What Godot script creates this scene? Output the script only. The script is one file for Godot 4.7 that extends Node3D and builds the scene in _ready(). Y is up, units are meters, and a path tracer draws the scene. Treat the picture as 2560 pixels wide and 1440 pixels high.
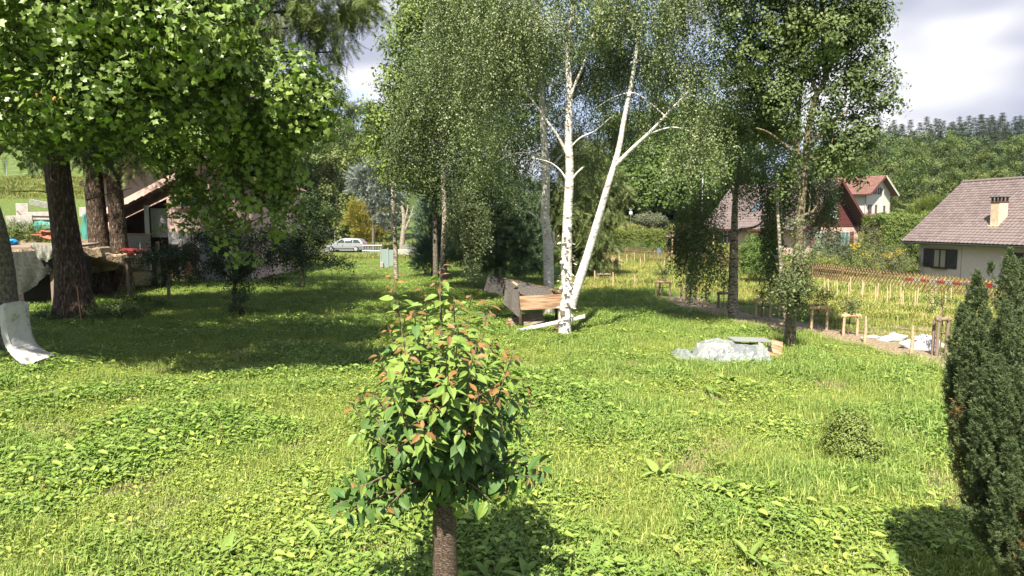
extends Node3D
# A weedy sloping garden with tall trees, a young cherry tree in front, houses and a wooded hill behind.

const CAM_H := 3.4
const FOCAL := 1707.0
const TILT := 0.0981

var rng := RandomNumberGenerator.new()
var noise := FastNoiseLite.new()
var clump := FastNoiseLite.new()
var M := {}
var S := {}
var used := {}


class Buf:
	var v := PackedVector3Array()
	var n := PackedVector3Array()
	var c := PackedColorArray()
	var i := PackedInt32Array()

	func tri(p: Vector3, q: Vector3, r: Vector3, col: Color) -> void:
		var k := v.size()
		v.append(p); v.append(q); v.append(r)
		c.append(col); c.append(col); c.append(col)
		i.append(k); i.append(k + 1); i.append(k + 2)

	func quad(p: Vector3, q: Vector3, r: Vector3, s: Vector3, col: Color) -> void:
		var k := v.size()
		v.append(p); v.append(q); v.append(r); v.append(s)
		for j in 4: c.append(col)
		i.append(k); i.append(k + 1); i.append(k + 2)
		i.append(k); i.append(k + 2); i.append(k + 3)

	func box(t: Transform3D, size: Vector3, col := Color.WHITE, bevel := 0.0) -> void:
		var h := size * 0.5
		if bevel <= 0.0:
			var p: Array[Vector3] = []
			for s in 8:
				p.append(t * Vector3(h.x if s & 1 else -h.x, h.y if s & 2 else -h.y, h.z if s & 4 else -h.z))
			quad(p[4], p[6], p[7], p[5], col)
			quad(p[1], p[3], p[2], p[0], col)
			quad(p[5], p[7], p[3], p[1], col)
			quad(p[0], p[2], p[6], p[4], col)
			quad(p[6], p[2], p[3], p[7], col)
			quad(p[0], p[4], p[5], p[1], col)
			return
		var b := minf(bevel, minf(h.x, minf(h.y, h.z)) * 0.9)
		var inner := h - Vector3(b, b, b)
		var f: Array = []
		for ax in 3:
			for sg in [-1.0, 1.0]:
				var u := (ax + 1) % 3
				var w := (ax + 2) % 3
				var q: Array[Vector3] = []
				for k in [[-1, -1], [-1, 1], [1, 1], [1, -1]]:
					var pt := Vector3.ZERO
					pt[ax] = sg * h[ax]
					pt[u] = k[0] * inner[u]
					pt[w] = k[1] * inner[w]
					q.append(t * pt)
				if sg > 0: quad(q[0], q[1], q[2], q[3], col)
				else: quad(q[3], q[2], q[1], q[0], col)
		for ax in 3:
			var u := (ax + 1) % 3
			var w := (ax + 2) % 3
			for su in [-1.0, 1.0]:
				for sw in [-1.0, 1.0]:
					var q: Array[Vector3] = []
					for k in [[-1, 0], [1, 0], [1, 1], [-1, 1]]:
						var pt := Vector3.ZERO
						pt[ax] = k[0] * inner[ax]
						pt[u] = su * (h[u] if k[1] == 0 else inner[u])
						pt[w] = sw * (inner[w] if k[1] == 0 else h[w])
						q.append(t * pt)
					if su * sw > 0: quad(q[3], q[2], q[1], q[0], col)
					else: quad(q[0], q[1], q[2], q[3], col)
		for s in 8:
			var sx := 1.0 if s & 1 else -1.0
			var sy := 1.0 if s & 2 else -1.0
			var sz := 1.0 if s & 4 else -1.0
			var pa := t * Vector3(sx * h.x, sy * inner.y, sz * inner.z)
			var pb := t * Vector3(sx * inner.x, sy * h.y, sz * inner.z)
			var pc := t * Vector3(sx * inner.x, sy * inner.y, sz * h.z)
			if sx * sy * sz > 0: tri(pa, pc, pb, col)
			else: tri(pa, pb, pc, col)

	func tube(pts: PackedVector3Array, rads: PackedFloat32Array, sides: int, col := Color.WHITE, rough := 0.0, cap := true, flute := 0.0, flutes := 7) -> void:
		var base := v.size()
		var up := Vector3(0.31, 0.02, 0.95)
		for k in pts.size():
			var a := pts[maxi(k - 1, 0)]
			var b := pts[mini(k + 1, pts.size() - 1)]
			var t := (b - a).normalized()
			var x := up.cross(t)
			if x.length() < 0.05: x = Vector3.RIGHT.cross(t)
			x = x.normalized()
			var y := t.cross(x).normalized()
			for s in sides + 1:
				var an := TAU * s / sides
				var d := x * cos(an) + y * sin(an)
				var wob := 1.0
				if rough > 0.0:
					wob += rough * sin((s % sides) * 2.39 + k * 1.7) * sin(k * 0.9 + (s % sides) * 1.3)
				if flute > 0.0:
					wob += flute * sin(an * flutes + sin(k * 0.35) * 0.8) * (0.6 + 0.4 * sin(an * 2.0 + 1.0))
				v.append(pts[k] + d * rads[k] * wob)
				n.append(d)
				c.append(col)
		for k in pts.size() - 1:
			for s in sides:
				var p := base + k * (sides + 1) + s
				var q := p + sides + 1
				i.append(p); i.append(q); i.append(q + 1)
				i.append(p); i.append(q + 1); i.append(p + 1)
		if cap:
			for e in [0, pts.size() - 1]:
				var t2: Vector3 = (pts[e] - pts[1 if e == 0 else e - 1]).normalized()
				var m := v.size()
				v.append(pts[e]); n.append(t2); c.append(col)
				var ring: int = base + e * (sides + 1)
				for s in sides + 1:
					v.append(v[ring + s]); n.append(t2); c.append(col)
				for s in sides:
					if e == 0:
						i.append(m); i.append(m + 1 + s); i.append(m + 2 + s)
					else:
						i.append(m); i.append(m + 2 + s); i.append(m + 1 + s)

	func mesh() -> ArrayMesh:
		var a := []
		a.resize(Mesh.ARRAY_MAX)
		a[Mesh.ARRAY_VERTEX] = v
		if n.size() == v.size() and n.size() > 0: a[Mesh.ARRAY_NORMAL] = n
		if c.size() == v.size(): a[Mesh.ARRAY_COLOR] = c
		a[Mesh.ARRAY_INDEX] = i
		var m := ArrayMesh.new()
		m.add_surface_from_arrays(Mesh.PRIMITIVE_TRIANGLES, a)
		return m

	func smooth_mesh() -> ArrayMesh:
		n = PackedVector3Array()
		var st := SurfaceTool.new()
		st.create_from(mesh(), 0)
		st.generate_normals()
		return st.commit()


class Spots:
	var f := PackedFloat32Array()
	var count := 0

	func add(b: Basis, o: Vector3, c: Color) -> void:
		f.append_array(PackedFloat32Array([b.x.x, b.y.x, b.z.x, o.x, b.x.y, b.y.y, b.z.y, o.y, b.x.z, b.y.z, b.z.z, o.z, c.r, c.g, c.b, 1.0]))
		count += 1


# ---- naming and placing ----
func numbered(called: String) -> String:
	if not used.has(called):
		used[called] = 0
		return called
	used[called] += 1
	return "%s_%03d" % [called, used[called]]

func tag(o: Node3D, label: String, category: String, group := "", kind := "") -> Node3D:
	if label: o.set_meta("label", label)
	if category: o.set_meta("category", category)
	if group: o.set_meta("group", group)
	if kind: o.set_meta("kind", kind)
	return o

func thing(called: String, label: String, category: String, at := Vector3.ZERO, turn := 0.0, group := "") -> Node3D:
	var o := Node3D.new()
	o.name = numbered(called)
	add_child(o, true)
	o.position = at
	o.rotation.y = turn
	return tag(o, label, category, group)

func obj(called: String, mesh: Mesh, mat: Material, parent: Node3D = null) -> MeshInstance3D:
	var o := MeshInstance3D.new()
	o.mesh = mesh
	o.material_override = mat
	if parent == null:
		o.name = numbered(called)
		add_child(o, true)
	else:
		var nm := called
		var k := 0
		while parent.has_node(nm):
			k += 1
			nm = "%s_%03d" % [called, k]
		o.name = nm
		parent.add_child(o, true)
	return o

var part_count := {}
func quick(called: String, mesh: Mesh, mat: Material, parent: Node3D, t: Transform3D) -> MeshInstance3D:
	var key := "%d/%s" % [parent.get_instance_id(), called]
	var k: int = part_count.get(key, 0)
	part_count[key] = k + 1
	var o := MeshInstance3D.new()
	o.mesh = mesh
	o.material_override = mat
	o.name = called if k == 0 else "%s_%03d" % [called, k]
	o.transform = t
	parent.add_child(o, true)
	return o

func boxed(called: String, size: Vector3, t: Transform3D, mat: Material, parent: Node3D, bevel := 0.0) -> MeshInstance3D:
	var b := Buf.new()
	b.box(Transform3D.IDENTITY, size, Color.WHITE, bevel)
	return quick(called, b.mesh(), mat, parent, t)

func many(called: String, mesh: Mesh, mat: Material, sp: Spots, parent: Node3D = null) -> MultiMeshInstance3D:
	if sp.count == 0: return null
	var mm := MultiMesh.new()
	mm.transform_format = MultiMesh.TRANSFORM_3D
	mm.use_colors = true
	mm.mesh = mesh
	mm.instance_count = sp.count
	mm.buffer = sp.f
	var o := MultiMeshInstance3D.new()
	o.multimesh = mm
	o.material_override = mat
	if parent == null:
		o.name = numbered(called)
		add_child(o, true)
	else:
		var nm := called
		var k := 0
		while parent.has_node(nm):
			k += 1
			nm = "%s_%03d" % [called, k]
		o.name = nm
		parent.add_child(o, true)
	o.set_meta("kind", "stuff")
	total_copies += sp.count
	return o

var total_copies := 0

func structure(o: Node3D) -> Node3D:
	o.set_meta("kind", "structure")
	return o

# ---- where things stand: a viewing direction and a distance give a place in the garden ----
func P(px: float, py: float, d: float) -> Vector3:
	var u := (px - 1280.0) / FOCAL
	var w := (720.0 - py) / FOCAL
	var t := d / (cos(TILT) + w * sin(TILT))
	return Vector3(u * t, CAM_H + (w * cos(TILT) - sin(TILT)) * t, -d)

func G(px: float, py: float) -> Vector3:
	var lo := 2.0
	var hi := 400.0
	var d := 2.0
	while d < 400.0:
		var q := P(px, py, d)
		if q.y <= ht(q.x, q.z):
			hi = d
			break
		lo = d
		d *= 1.04
	for k in 24:
		var m := (lo + hi) * 0.5
		var q := P(px, py, m)
		if q.y <= ht(q.x, q.z): hi = m
		else: lo = m
	var r := P(px, py, hi)
	r.y = ht(r.x, r.z)
	return r

func on_ground(x: float, z: float) -> Vector3:
	return Vector3(x, ht(x, z), z)

func ht(x: float, z: float) -> float:
	var d := -z
	var y := 0.07 * noise.get_noise_2d(x * 6.0, z * 6.0) + 0.03 * noise.get_noise_2d(x * 22.0 + 50.0, z * 22.0)
	y -= 0.5 * smoothstep(8.0, 30.0, x) * smoothstep(8.0, 24.0, d)
	y += 0.085 * maxf(0.0, minf(d, 140.0) - 50.0) * smoothstep(-5.0, 12.0, x)
	y += 0.2 * maxf(0.0, minf(d, 160.0) - 52.0) * (1.0 - smoothstep(-46.0, -26.0, x))
	y += 0.05 * maxf(0.0, minf(d, 270.0) - 98.0)
	return y

func R(a: float, b: float) -> float:
	return rng.randf_range(a, b)

func rdir() -> Vector3:
	var z := R(-1.0, 1.0)
	var a := R(0.0, TAU)
	var r := sqrt(maxf(0.0, 1.0 - z * z))
	return Vector3(r * cos(a), z, r * sin(a))

func aim(y: Vector3, spin: float, s := 1.0) -> Basis:
	y = y.normalized()
	var x := Vector3.UP.cross(y)
	if x.length() < 0.01: x = Vector3.RIGHT
	x = x.normalized()
	var z := x.cross(y)
	return Basis(x, y, z).rotated(y, spin).scaled(Vector3(s, s, s))

func T(p: Vector3, turn := 0.0, pitch := 0.0, roll := 0.0) -> Transform3D:
	return Transform3D(Basis.from_euler(Vector3(pitch, turn, roll)), p)

func along(a: Vector3, b: Vector3, roll := 0.0) -> Transform3D:
	# local y runs from a to b, origin in the middle
	return Transform3D(aim(b - a, roll), (a + b) * 0.5)

func path(pts: Array, per := 4) -> PackedVector3Array:
	var r := PackedVector3Array()
	for k in pts.size() - 1:
		var a: Vector3 = pts[maxi(k - 1, 0)]
		var b: Vector3 = pts[k]
		var c: Vector3 = pts[k + 1]
		var d: Vector3 = pts[mini(k + 2, pts.size() - 1)]
		for j in per:
			r.append(b.cubic_interpolate(c, a, d, float(j) / per))
	r.append(pts[-1])
	return r

func radii(count: int, a: float, b: float, power := 1.0) -> PackedFloat32Array:
	var r := PackedFloat32Array()
	for k in count:
		r.append(lerpf(a, b, pow(float(k) / (count - 1), power)))
	return r

# ---- materials ----
func ramp(cols: Array, at: Array = []) -> Gradient:
	var g := Gradient.new()
	var offs := PackedFloat32Array()
	var cc := PackedColorArray()
	for k in cols.size():
		offs.append(at[k] if at.size() else float(k) / (cols.size() - 1))
		cc.append(cols[k])
	g.offsets = offs
	g.colors = cc
	return g

func noise_tex(freq: float, g: Gradient, seed_no: int, kind := FastNoiseLite.TYPE_SIMPLEX_SMOOTH, oct := 5, size := 256, normal := false) -> NoiseTexture2D:
	var f := FastNoiseLite.new()
	f.noise_type = kind
	f.seed = seed_no
	f.frequency = freq
	f.fractal_octaves = oct
	f.fractal_gain = 0.6
	var t := NoiseTexture2D.new()
	t.width = size
	t.height = size
	t.seamless = true
	t.noise = f
	if normal:
		t.as_normal_map = true
		t.bump_strength = 6.0
	else:
		t.color_ramp = g
	return t

func lin(r: float, g: float, b: float) -> Color:
	return Color(r, g, b).linear_to_srgb()

func mat(c: Color, rough := 0.8, metal := 0.0) -> StandardMaterial3D:
	var m := StandardMaterial3D.new()
	m.albedo_color = c
	m.roughness = rough
	m.metallic = metal
	return m

func tri_mat(tex: Texture2D, scale: Vector3, rough := 0.9, bump: Texture2D = null, bump_amount := 1.0, world := false) -> StandardMaterial3D:
	var m := StandardMaterial3D.new()
	m.albedo_texture = tex
	m.roughness = rough
	m.uv1_triplanar = true
	m.uv1_world_triplanar = world
	m.uv1_scale = scale
	m.vertex_color_use_as_albedo = true
	m.metallic_specular = 0.3
	if bump:
		m.normal_enabled = true
		m.normal_texture = bump
		m.normal_scale = bump_amount
	return m

func leaf_mat(rough := 0.5, through := 0.6, spec := 0.4, tint := Color(0.75, 0.95, 0.25)) -> StandardMaterial3D:
	var m := StandardMaterial3D.new()
	m.albedo_color = Color.WHITE
	m.vertex_color_use_as_albedo = true
	m.roughness = rough
	m.metallic_specular = spec
	m.cull_mode = BaseMaterial3D.CULL_DISABLED
	m.backlight_enabled = true
	m.backlight = Color(tint.r * through, tint.g * through, tint.b * through)
	return m

func materials() -> void:
	M.leaf = leaf_mat(0.5, 0.65, 0.4)
	M.glossy_leaf = leaf_mat(0.42, 0.65, 0.45)
	M.birch_leaf = leaf_mat(0.42, 0.7, 0.5)
	M.grass = leaf_mat(0.55, 0.6, 0.35)
	M.needle = leaf_mat(0.55, 0.2, 0.35)
	M.cherry = leaf_mat(0.5, 0.6, 0.35)
	var rough_n := noise_tex(0.03, null, 5, FastNoiseLite.TYPE_SIMPLEX_SMOOTH, 5, 256, true)
	var streak_n := noise_tex(0.05, null, 15, FastNoiseLite.TYPE_CELLULAR, 3, 256, true)
	M.redwood_bark = tri_mat(noise_tex(0.035, ramp([lin(0.025, 0.017, 0.012), lin(0.07, 0.048, 0.034), lin(0.13, 0.095, 0.07), lin(0.36, 0.33, 0.31)], [0.2, 0.5, 0.74, 0.88]), 3), Vector3(1.5, 0.33, 1.5), 0.95, rough_n, 1.5)
	M.grey_bark = tri_mat(noise_tex(0.04, ramp([lin(0.04, 0.036, 0.026), lin(0.12, 0.105, 0.075), lin(0.26, 0.24, 0.2)], [0.15, 0.5, 0.9]), 4), Vector3(1.6, 0.7, 1.6), 0.95, rough_n, 1.2)
	M.birch_bark = tri_mat(noise_tex(0.022, ramp([lin(0.03, 0.025, 0.02), lin(0.2, 0.16, 0.12), lin(0.46, 0.41, 0.36), lin(0.6, 0.57, 0.54)], [0.13, 0.21, 0.3, 0.62]), 7, FastNoiseLite.TYPE_SIMPLEX_SMOOTH, 5), Vector3(0.55, 1.15, 0.55), 0.7, rough_n, 0.8)
	M.dull_birch_bark = tri_mat(noise_tex(0.025, ramp([lin(0.04, 0.033, 0.025), lin(0.17, 0.14, 0.1), lin(0.4, 0.35, 0.28), lin(0.52, 0.48, 0.42)], [0.25, 0.42, 0.56, 0.85]), 8), Vector3(1.1, 1.6, 1.1), 0.85, rough_n, 1.0)
	M.oak_bark = tri_mat(noise_tex(0.035, ramp([lin(0.055, 0.043, 0.026), lin(0.15, 0.12, 0.072), lin(0.28, 0.25, 0.19)], [0.2, 0.5, 0.85]), 9), Vector3(1.8, 0.8, 1.8), 0.9, rough_n, 1.4)
	M.cherry_bark = tri_mat(noise_tex(0.04, ramp([lin(0.03, 0.02, 0.014), lin(0.075, 0.052, 0.038), lin(0.14, 0.105, 0.085), lin(0.42, 0.38, 0.35)], [0.25, 0.5, 0.72, 0.9]), 11), Vector3(3.0, 8.0, 3.0), 0.6, rough_n, 1.0)
	M.twig = mat(lin(0.13, 0.09, 0.06), 0.85)
	M.grass_ground = tri_mat(noise_tex(0.02, ramp([lin(0.04, 0.06, 0.015), lin(0.08, 0.12, 0.026), lin(0.12, 0.155, 0.036), lin(0.17, 0.14, 0.065)], [0.2, 0.5, 0.72, 0.95]), 21, FastNoiseLite.TYPE_SIMPLEX_SMOOTH, 6, 512), Vector3(0.3, 0.3, 0.3), 1.0, rough_n, 1.0, true)
	M.dirt = tri_mat(noise_tex(0.03, ramp([lin(0.11, 0.08, 0.05), lin(0.24, 0.185, 0.12), lin(0.36, 0.3, 0.21)], [0.2, 0.5, 0.85]), 22, FastNoiseLite.TYPE_SIMPLEX_SMOOTH, 6, 512), Vector3(0.7, 0.7, 0.7), 1.0, rough_n, 1.5, true)
	M.asphalt = tri_mat(noise_tex(0.1, ramp([lin(0.12, 0.12, 0.12), lin(0.2, 0.2, 0.195)]), 23), Vector3(0.5, 0.5, 0.5), 0.95, null, 1.0, true)
	M.raw_wood = tri_mat(noise_tex(0.03, ramp([lin(0.4, 0.24, 0.12), lin(0.56, 0.37, 0.21), lin(0.66, 0.48, 0.3)]), 24), Vector3(3.0, 0.5, 3.0), 0.75, rough_n, 0.3)
	M.ply = tri_mat(noise_tex(0.012, ramp([lin(0.22, 0.13, 0.075), lin(0.34, 0.22, 0.135), lin(0.42, 0.3, 0.205)], [0.25, 0.5, 0.8]), 25), Vector3(0.3, 3.0, 0.3), 0.55)
	M.grey_wood = tri_mat(noise_tex(0.03, ramp([lin(0.1, 0.075, 0.055), lin(0.22, 0.17, 0.13), lin(0.34, 0.28, 0.23)]), 26), Vector3(0.6, 4.0, 4.0), 0.9, rough_n, 0.5)
	M.dark_wood = tri_mat(noise_tex(0.03, ramp([lin(0.035, 0.022, 0.018), lin(0.08, 0.05, 0.04)]), 27), Vector3(0.6, 3.0, 0.6), 0.9)
	M.post_wood = tri_mat(noise_tex(0.03, ramp([lin(0.26, 0.18, 0.11), lin(0.44, 0.32, 0.2), lin(0.54, 0.42, 0.29)]), 28), Vector3(3.0, 0.7, 3.0), 0.85, rough_n, 0.5)
	M.stake_wood = mat(lin(0.56, 0.42, 0.27), 0.85)
	M.old_post = tri_mat(noise_tex(0.03, ramp([lin(0.15, 0.11, 0.085), lin(0.27, 0.21, 0.165)]), 29), Vector3(3.0, 0.7, 3.0), 0.9)
	M.fence_wood = tri_mat(noise_tex(0.05, ramp([lin(0.13, 0.07, 0.042), lin(0.2, 0.12, 0.072), lin(0.32, 0.225, 0.15)]), 30), Vector3(1.0, 1.0, 1.0), 0.8)
	M.felt = tri_mat(noise_tex(0.05, ramp([lin(0.04, 0.035, 0.032), lin(0.085, 0.075, 0.068), lin(0.15, 0.145, 0.11)], [0.2, 0.55, 0.9]), 31), Vector3(1.2, 1.2, 1.2), 0.9, rough_n, 0.8)
	M.black_felt = tri_mat(noise_tex(0.05, ramp([lin(0.02, 0.018, 0.017), lin(0.045, 0.041, 0.037), lin(0.085, 0.085, 0.065)], [0.2, 0.6, 0.95]), 51), Vector3(1.2, 1.2, 1.2), 0.9, rough_n, 0.8)
	M.thatch = mat(lin(0.3, 0.24, 0.16), 1.0)
	M.foam = tri_mat(noise_tex(0.012, ramp([lin(0.32, 0.29, 0.25), lin(0.5, 0.49, 0.47), lin(0.56, 0.555, 0.54)], [0.15, 0.36, 0.8]), 32), Vector3(0.9, 0.9, 0.9), 0.95, rough_n, 0.5)
	M.white_paint = mat(lin(0.52, 0.52, 0.51), 0.6)
	M.white_board = tri_mat(noise_tex(0.02, ramp([lin(0.26, 0.24, 0.22), lin(0.42, 0.4, 0.39)]), 33), Vector3(0.6, 0.6, 0.6), 0.8)
	M.dark_cloth = tri_mat(noise_tex(0.02, ramp([lin(0.018, 0.02, 0.017), lin(0.055, 0.06, 0.05)]), 34), Vector3(1.0, 1.0, 1.0), 0.9, rough_n, 0.8)
	M.grey_cloth = tri_mat(noise_tex(0.02, ramp([lin(0.13, 0.13, 0.11), lin(0.3, 0.3, 0.26)]), 35), Vector3(1.0, 1.0, 1.0), 0.85, rough_n, 0.8)
	M.black = mat(lin(0.012, 0.012, 0.012), 0.8)
	M.rubber = mat(lin(0.02, 0.02, 0.02), 0.8)
	M.silver = mat(lin(0.25, 0.26, 0.275), 0.35, 0.4)
	M.metal = mat(lin(0.5, 0.5, 0.5), 0.4, 0.6)
	M.grey_plastic = mat(lin(0.28, 0.28, 0.28), 0.6)
	M.car_glass = mat(lin(0.03, 0.045, 0.04), 0.08)
	M.red_lamp = mat(lin(0.45, 0.03, 0.02), 0.3)
	M.glass = mat(lin(0.07, 0.09, 0.11), 0.06)
	M.curtain_glass = mat(lin(0.34, 0.34, 0.3), 0.2)
	M.blue_curtain = mat(lin(0.03, 0.22, 0.34), 0.5)
	M.pink_wall = tri_mat(noise_tex(0.03, ramp([lin(0.5, 0.35, 0.3), lin(0.58, 0.42, 0.37)]), 36), Vector3(0.5, 0.5, 0.5), 0.9)
	M.pale_wall = tri_mat(noise_tex(0.03, ramp([lin(0.56, 0.48, 0.47), lin(0.65, 0.57, 0.56)]), 37), Vector3(0.4, 0.4, 0.4), 0.9)
	M.white_wall = tri_mat(noise_tex(0.03, ramp([lin(0.46, 0.46, 0.41), lin(0.52, 0.52, 0.47)]), 38), Vector3(0.4, 0.4, 0.4), 0.9)
	M.grey_wall = tri_mat(noise_tex(0.03, ramp([lin(0.24, 0.23, 0.22), lin(0.34, 0.33, 0.32)]), 39), Vector3(0.4, 0.4, 0.4), 0.9)
	M.concrete = tri_mat(noise_tex(0.04, ramp([lin(0.26, 0.25, 0.23), lin(0.4, 0.39, 0.36)]), 40), Vector3(0.8, 0.8, 0.8), 0.9)
	M.roof_tile = tri_mat(noise_tex(0.06, ramp([lin(0.1, 0.075, 0.07), lin(0.155, 0.125, 0.12), lin(0.24, 0.2, 0.19)], [0.1, 0.5, 0.95]), 41), Vector3(1.0, 1.0, 1.0), 0.85)
	M.roof_under = mat(lin(0.1, 0.07, 0.065), 0.95)
	M.red_tile = tri_mat(noise_tex(0.06, ramp([lin(0.14, 0.075, 0.06), lin(0.22, 0.125, 0.105)]), 42), Vector3(1.0, 1.0, 1.0), 0.85)
	M.orange_tile = mat(lin(0.3, 0.11, 0.06), 0.85)
	M.brown_board = tri_mat(noise_tex(0.04, ramp([lin(0.075, 0.025, 0.022), lin(0.14, 0.055, 0.048)]), 43), Vector3(0.6, 3.0, 0.6), 0.7)
	M.shutter_brown = mat(lin(0.15, 0.045, 0.04), 0.65)
	M.shutter_dark = mat(lin(0.03, 0.032, 0.038), 0.6)
	M.gutter = mat(lin(0.025, 0.035, 0.032), 0.4)
	M.frame_brown = mat(lin(0.09, 0.03, 0.02), 0.6)
	M.chimney = tri_mat(noise_tex(0.02, ramp([lin(0.5, 0.36, 0.22), lin(0.66, 0.58, 0.46)]), 44), Vector3(0.7, 0.7, 0.7), 0.7)
	M.copper = mat(lin(0.36, 0.16, 0.09), 0.6)
	M.red_paint = mat(lin(0.5, 0.035, 0.035), 0.5)
	M.red_plastic = mat(lin(0.5, 0.05, 0.03), 0.5)
	M.blue_plastic = mat(lin(0.02, 0.22, 0.55), 0.4)
	M.teal_plastic = mat(lin(0.06, 0.24, 0.2), 0.6)
	M.brick = tri_mat(noise_tex(0.05, ramp([lin(0.28, 0.1, 0.06), lin(0.4, 0.17, 0.1)]), 45), Vector3(2.0, 2.0, 2.0), 0.9)
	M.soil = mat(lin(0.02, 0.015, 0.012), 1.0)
	var sheet := StandardMaterial3D.new()
	sheet.albedo_color = Color(lin(0.3, 0.33, 0.34), 0.5)
	sheet.transparency = BaseMaterial3D.TRANSPARENCY_ALPHA
	sheet.roughness = 0.3
	sheet.metallic_specular = 0.6
	sheet.cull_mode = BaseMaterial3D.CULL_DISABLED
	sheet.normal_enabled = true
	sheet.normal_texture = rough_n
	sheet.uv1_triplanar = true
	sheet.normal_scale = 1.2
	M.plastic_sheet = sheet
	M.fleece = tri_mat(noise_tex(0.03, ramp([lin(0.4, 0.4, 0.4), lin(0.48, 0.48, 0.49)]), 46), Vector3(1.0, 1.0, 1.0), 0.8, rough_n, 0.3)
	M.cabinet = mat(lin(0.2, 0.27, 0.25), 0.5)
	M.flower = leaf_mat(0.7, 0.3, 0.2)

# ---- leaves, sprays, grass ----
func leaf(b: Buf, t: Transform3D, prof: Array, length: float, width: float, fold: float, curl: float, col: Color) -> void:
	# local z runs along the leaf, y is its upper side
	var pl := Vector3.ZERO
	var pm := Vector3.ZERO
	var pr := Vector3.ZERO
	for k in prof.size():
		var s: float = prof[k][0]
		var w: float = prof[k][1] * width
		var m := Vector3(0, -curl * length * s * s, s * length)
		var l := t * (m + Vector3(-w, fold * w, 0))
		var r := t * (m + Vector3(w, fold * w, 0))
		m = t * m
		if k > 0:
			var w0: float = prof[k - 1][1]
			if w0 <= 0.0:
				b.tri(pm, l, m, col)
				b.tri(pm, m, r, col)
			elif w <= 0.0:
				b.tri(pl, m, pm, col)
				b.tri(pm, m, pr, col)
			else:
				b.quad(pl, l, m, pm, col)
				b.quad(pm, m, r, pr, col)
		pl = l
		pm = m
		pr = r

const OVAL := [[0.0, 0.0], [0.35, 1.0], [0.7, 0.75], [1.0, 0.0]]
const DIAMOND := [[0.0, 0.0], [0.4, 1.0], [1.0, 0.0]]
const CHERRY := [[0.0, 0.0], [0.16, 0.6], [0.38, 1.0], [0.62, 0.9], [0.82, 0.45], [1.0, 0.0]]
const DOCK := [[0.0, 0.12], [0.1, 0.12], [0.2, 0.8], [0.38, 1.0], [0.65, 0.85], [0.85, 0.5], [1.0, 0.0]]

func tulip_leaf(b: Buf, t: Transform3D, s: float, fold: float, curl: float, col: Color) -> void:
	for side in [-1.0, 1.0]:
		var f := func(x: float, z: float) -> Vector3: return t * Vector3(side * x * s, fold * x * s - curl * z * z * s, z * s)
		var B: Vector3 = f.call(0.0, 0.0)
		var m: Vector3 = f.call(0.0, 0.38)
		var tp: Vector3 = f.call(0.0, 0.8)
		var a: Vector3 = f.call(0.3, -0.04)
		var c1: Vector3 = f.call(0.6, 0.26)
		var c2: Vector3 = f.call(0.36, 0.5)
		var d: Vector3 = f.call(0.46, 0.98)
		b.tri(B, a, m, col)
		b.tri(a, c1, m, col)
		b.tri(c1, c2, m, col)
		b.tri(m, c2, tp, col)
		b.tri(c2, d, tp, col)

func vary(c: Color, a := 0.18) -> Color:
	var k := R(1.0 - a, 1.0 + a)
	return Color(c.r * k * R(0.93, 1.07), c.g * k, c.b * k * R(0.9, 1.1))

func leaf_turn(az: float, lift: float, roll := 0.0) -> Basis:
	# z points out at azimuth az, raised by lift; y stays upwards
	return Basis(Vector3.UP, az) * Basis(Vector3.RIGHT, -lift) * Basis(Vector3.BACK, roll)

func twig(b: Buf, a: Vector3, c: Vector3, w: float, col: Color) -> void:
	var d := (c - a).normalized()
	var x := d.cross(Vector3(0.3, 0.2, 0.9)).normalized() * w
	var y := d.cross(x).normalized() * w
	b.tri(a + x, c, a - x * 0.5 + y, col)
	b.tri(a - x * 0.5 + y, c, a - x * 0.5 - y, col)
	b.tri(a - x * 0.5 - y, c, a + x, col)

func sprig(n: int, length: float, size: float, kind: String, col: Color, twig_col: Color) -> ArrayMesh:
	# a leafy shoot that grows along y
	var b := Buf.new()
	twig(b, Vector3.ZERO, Vector3(0, length, 0), 0.006, twig_col)
	for k in n:
		var s := R(0.55, 1.15) * size
		var y := length * (k + 0.6) / n
		var az := k * 2.4 + R(-0.4, 0.4)
		var lift := R(-0.5, 0.65)
		var stalk := R(0.3, 0.8) * size
		var t := Transform3D(leaf_turn(az, lift, R(-0.6, 0.6)), Vector3(0, y, 0) + Vector3(sin(az), sin(lift), cos(az)) * stalk)
		var c := vary(col)
		match kind:
			"tulip": tulip_leaf(b, t, s, R(0.1, 0.5), R(0.0, 0.35), c)
			"oval": leaf(b, t, OVAL, s, s * 0.3, R(0.1, 0.5), R(0.0, 0.4), c)
			"lobed": leaf(b, t, [[0.0, 0.0], [0.25, 0.9], [0.42, 0.6], [0.62, 1.0], [1.0, 0.0]], s, s * 0.38, R(0.1, 0.5), R(0.0, 0.4), c)
			_: leaf(b, t, DIAMOND, s, s * 0.32, R(0.0, 0.5), R(0.0, 0.4), c)
	return b.mesh()

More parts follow.
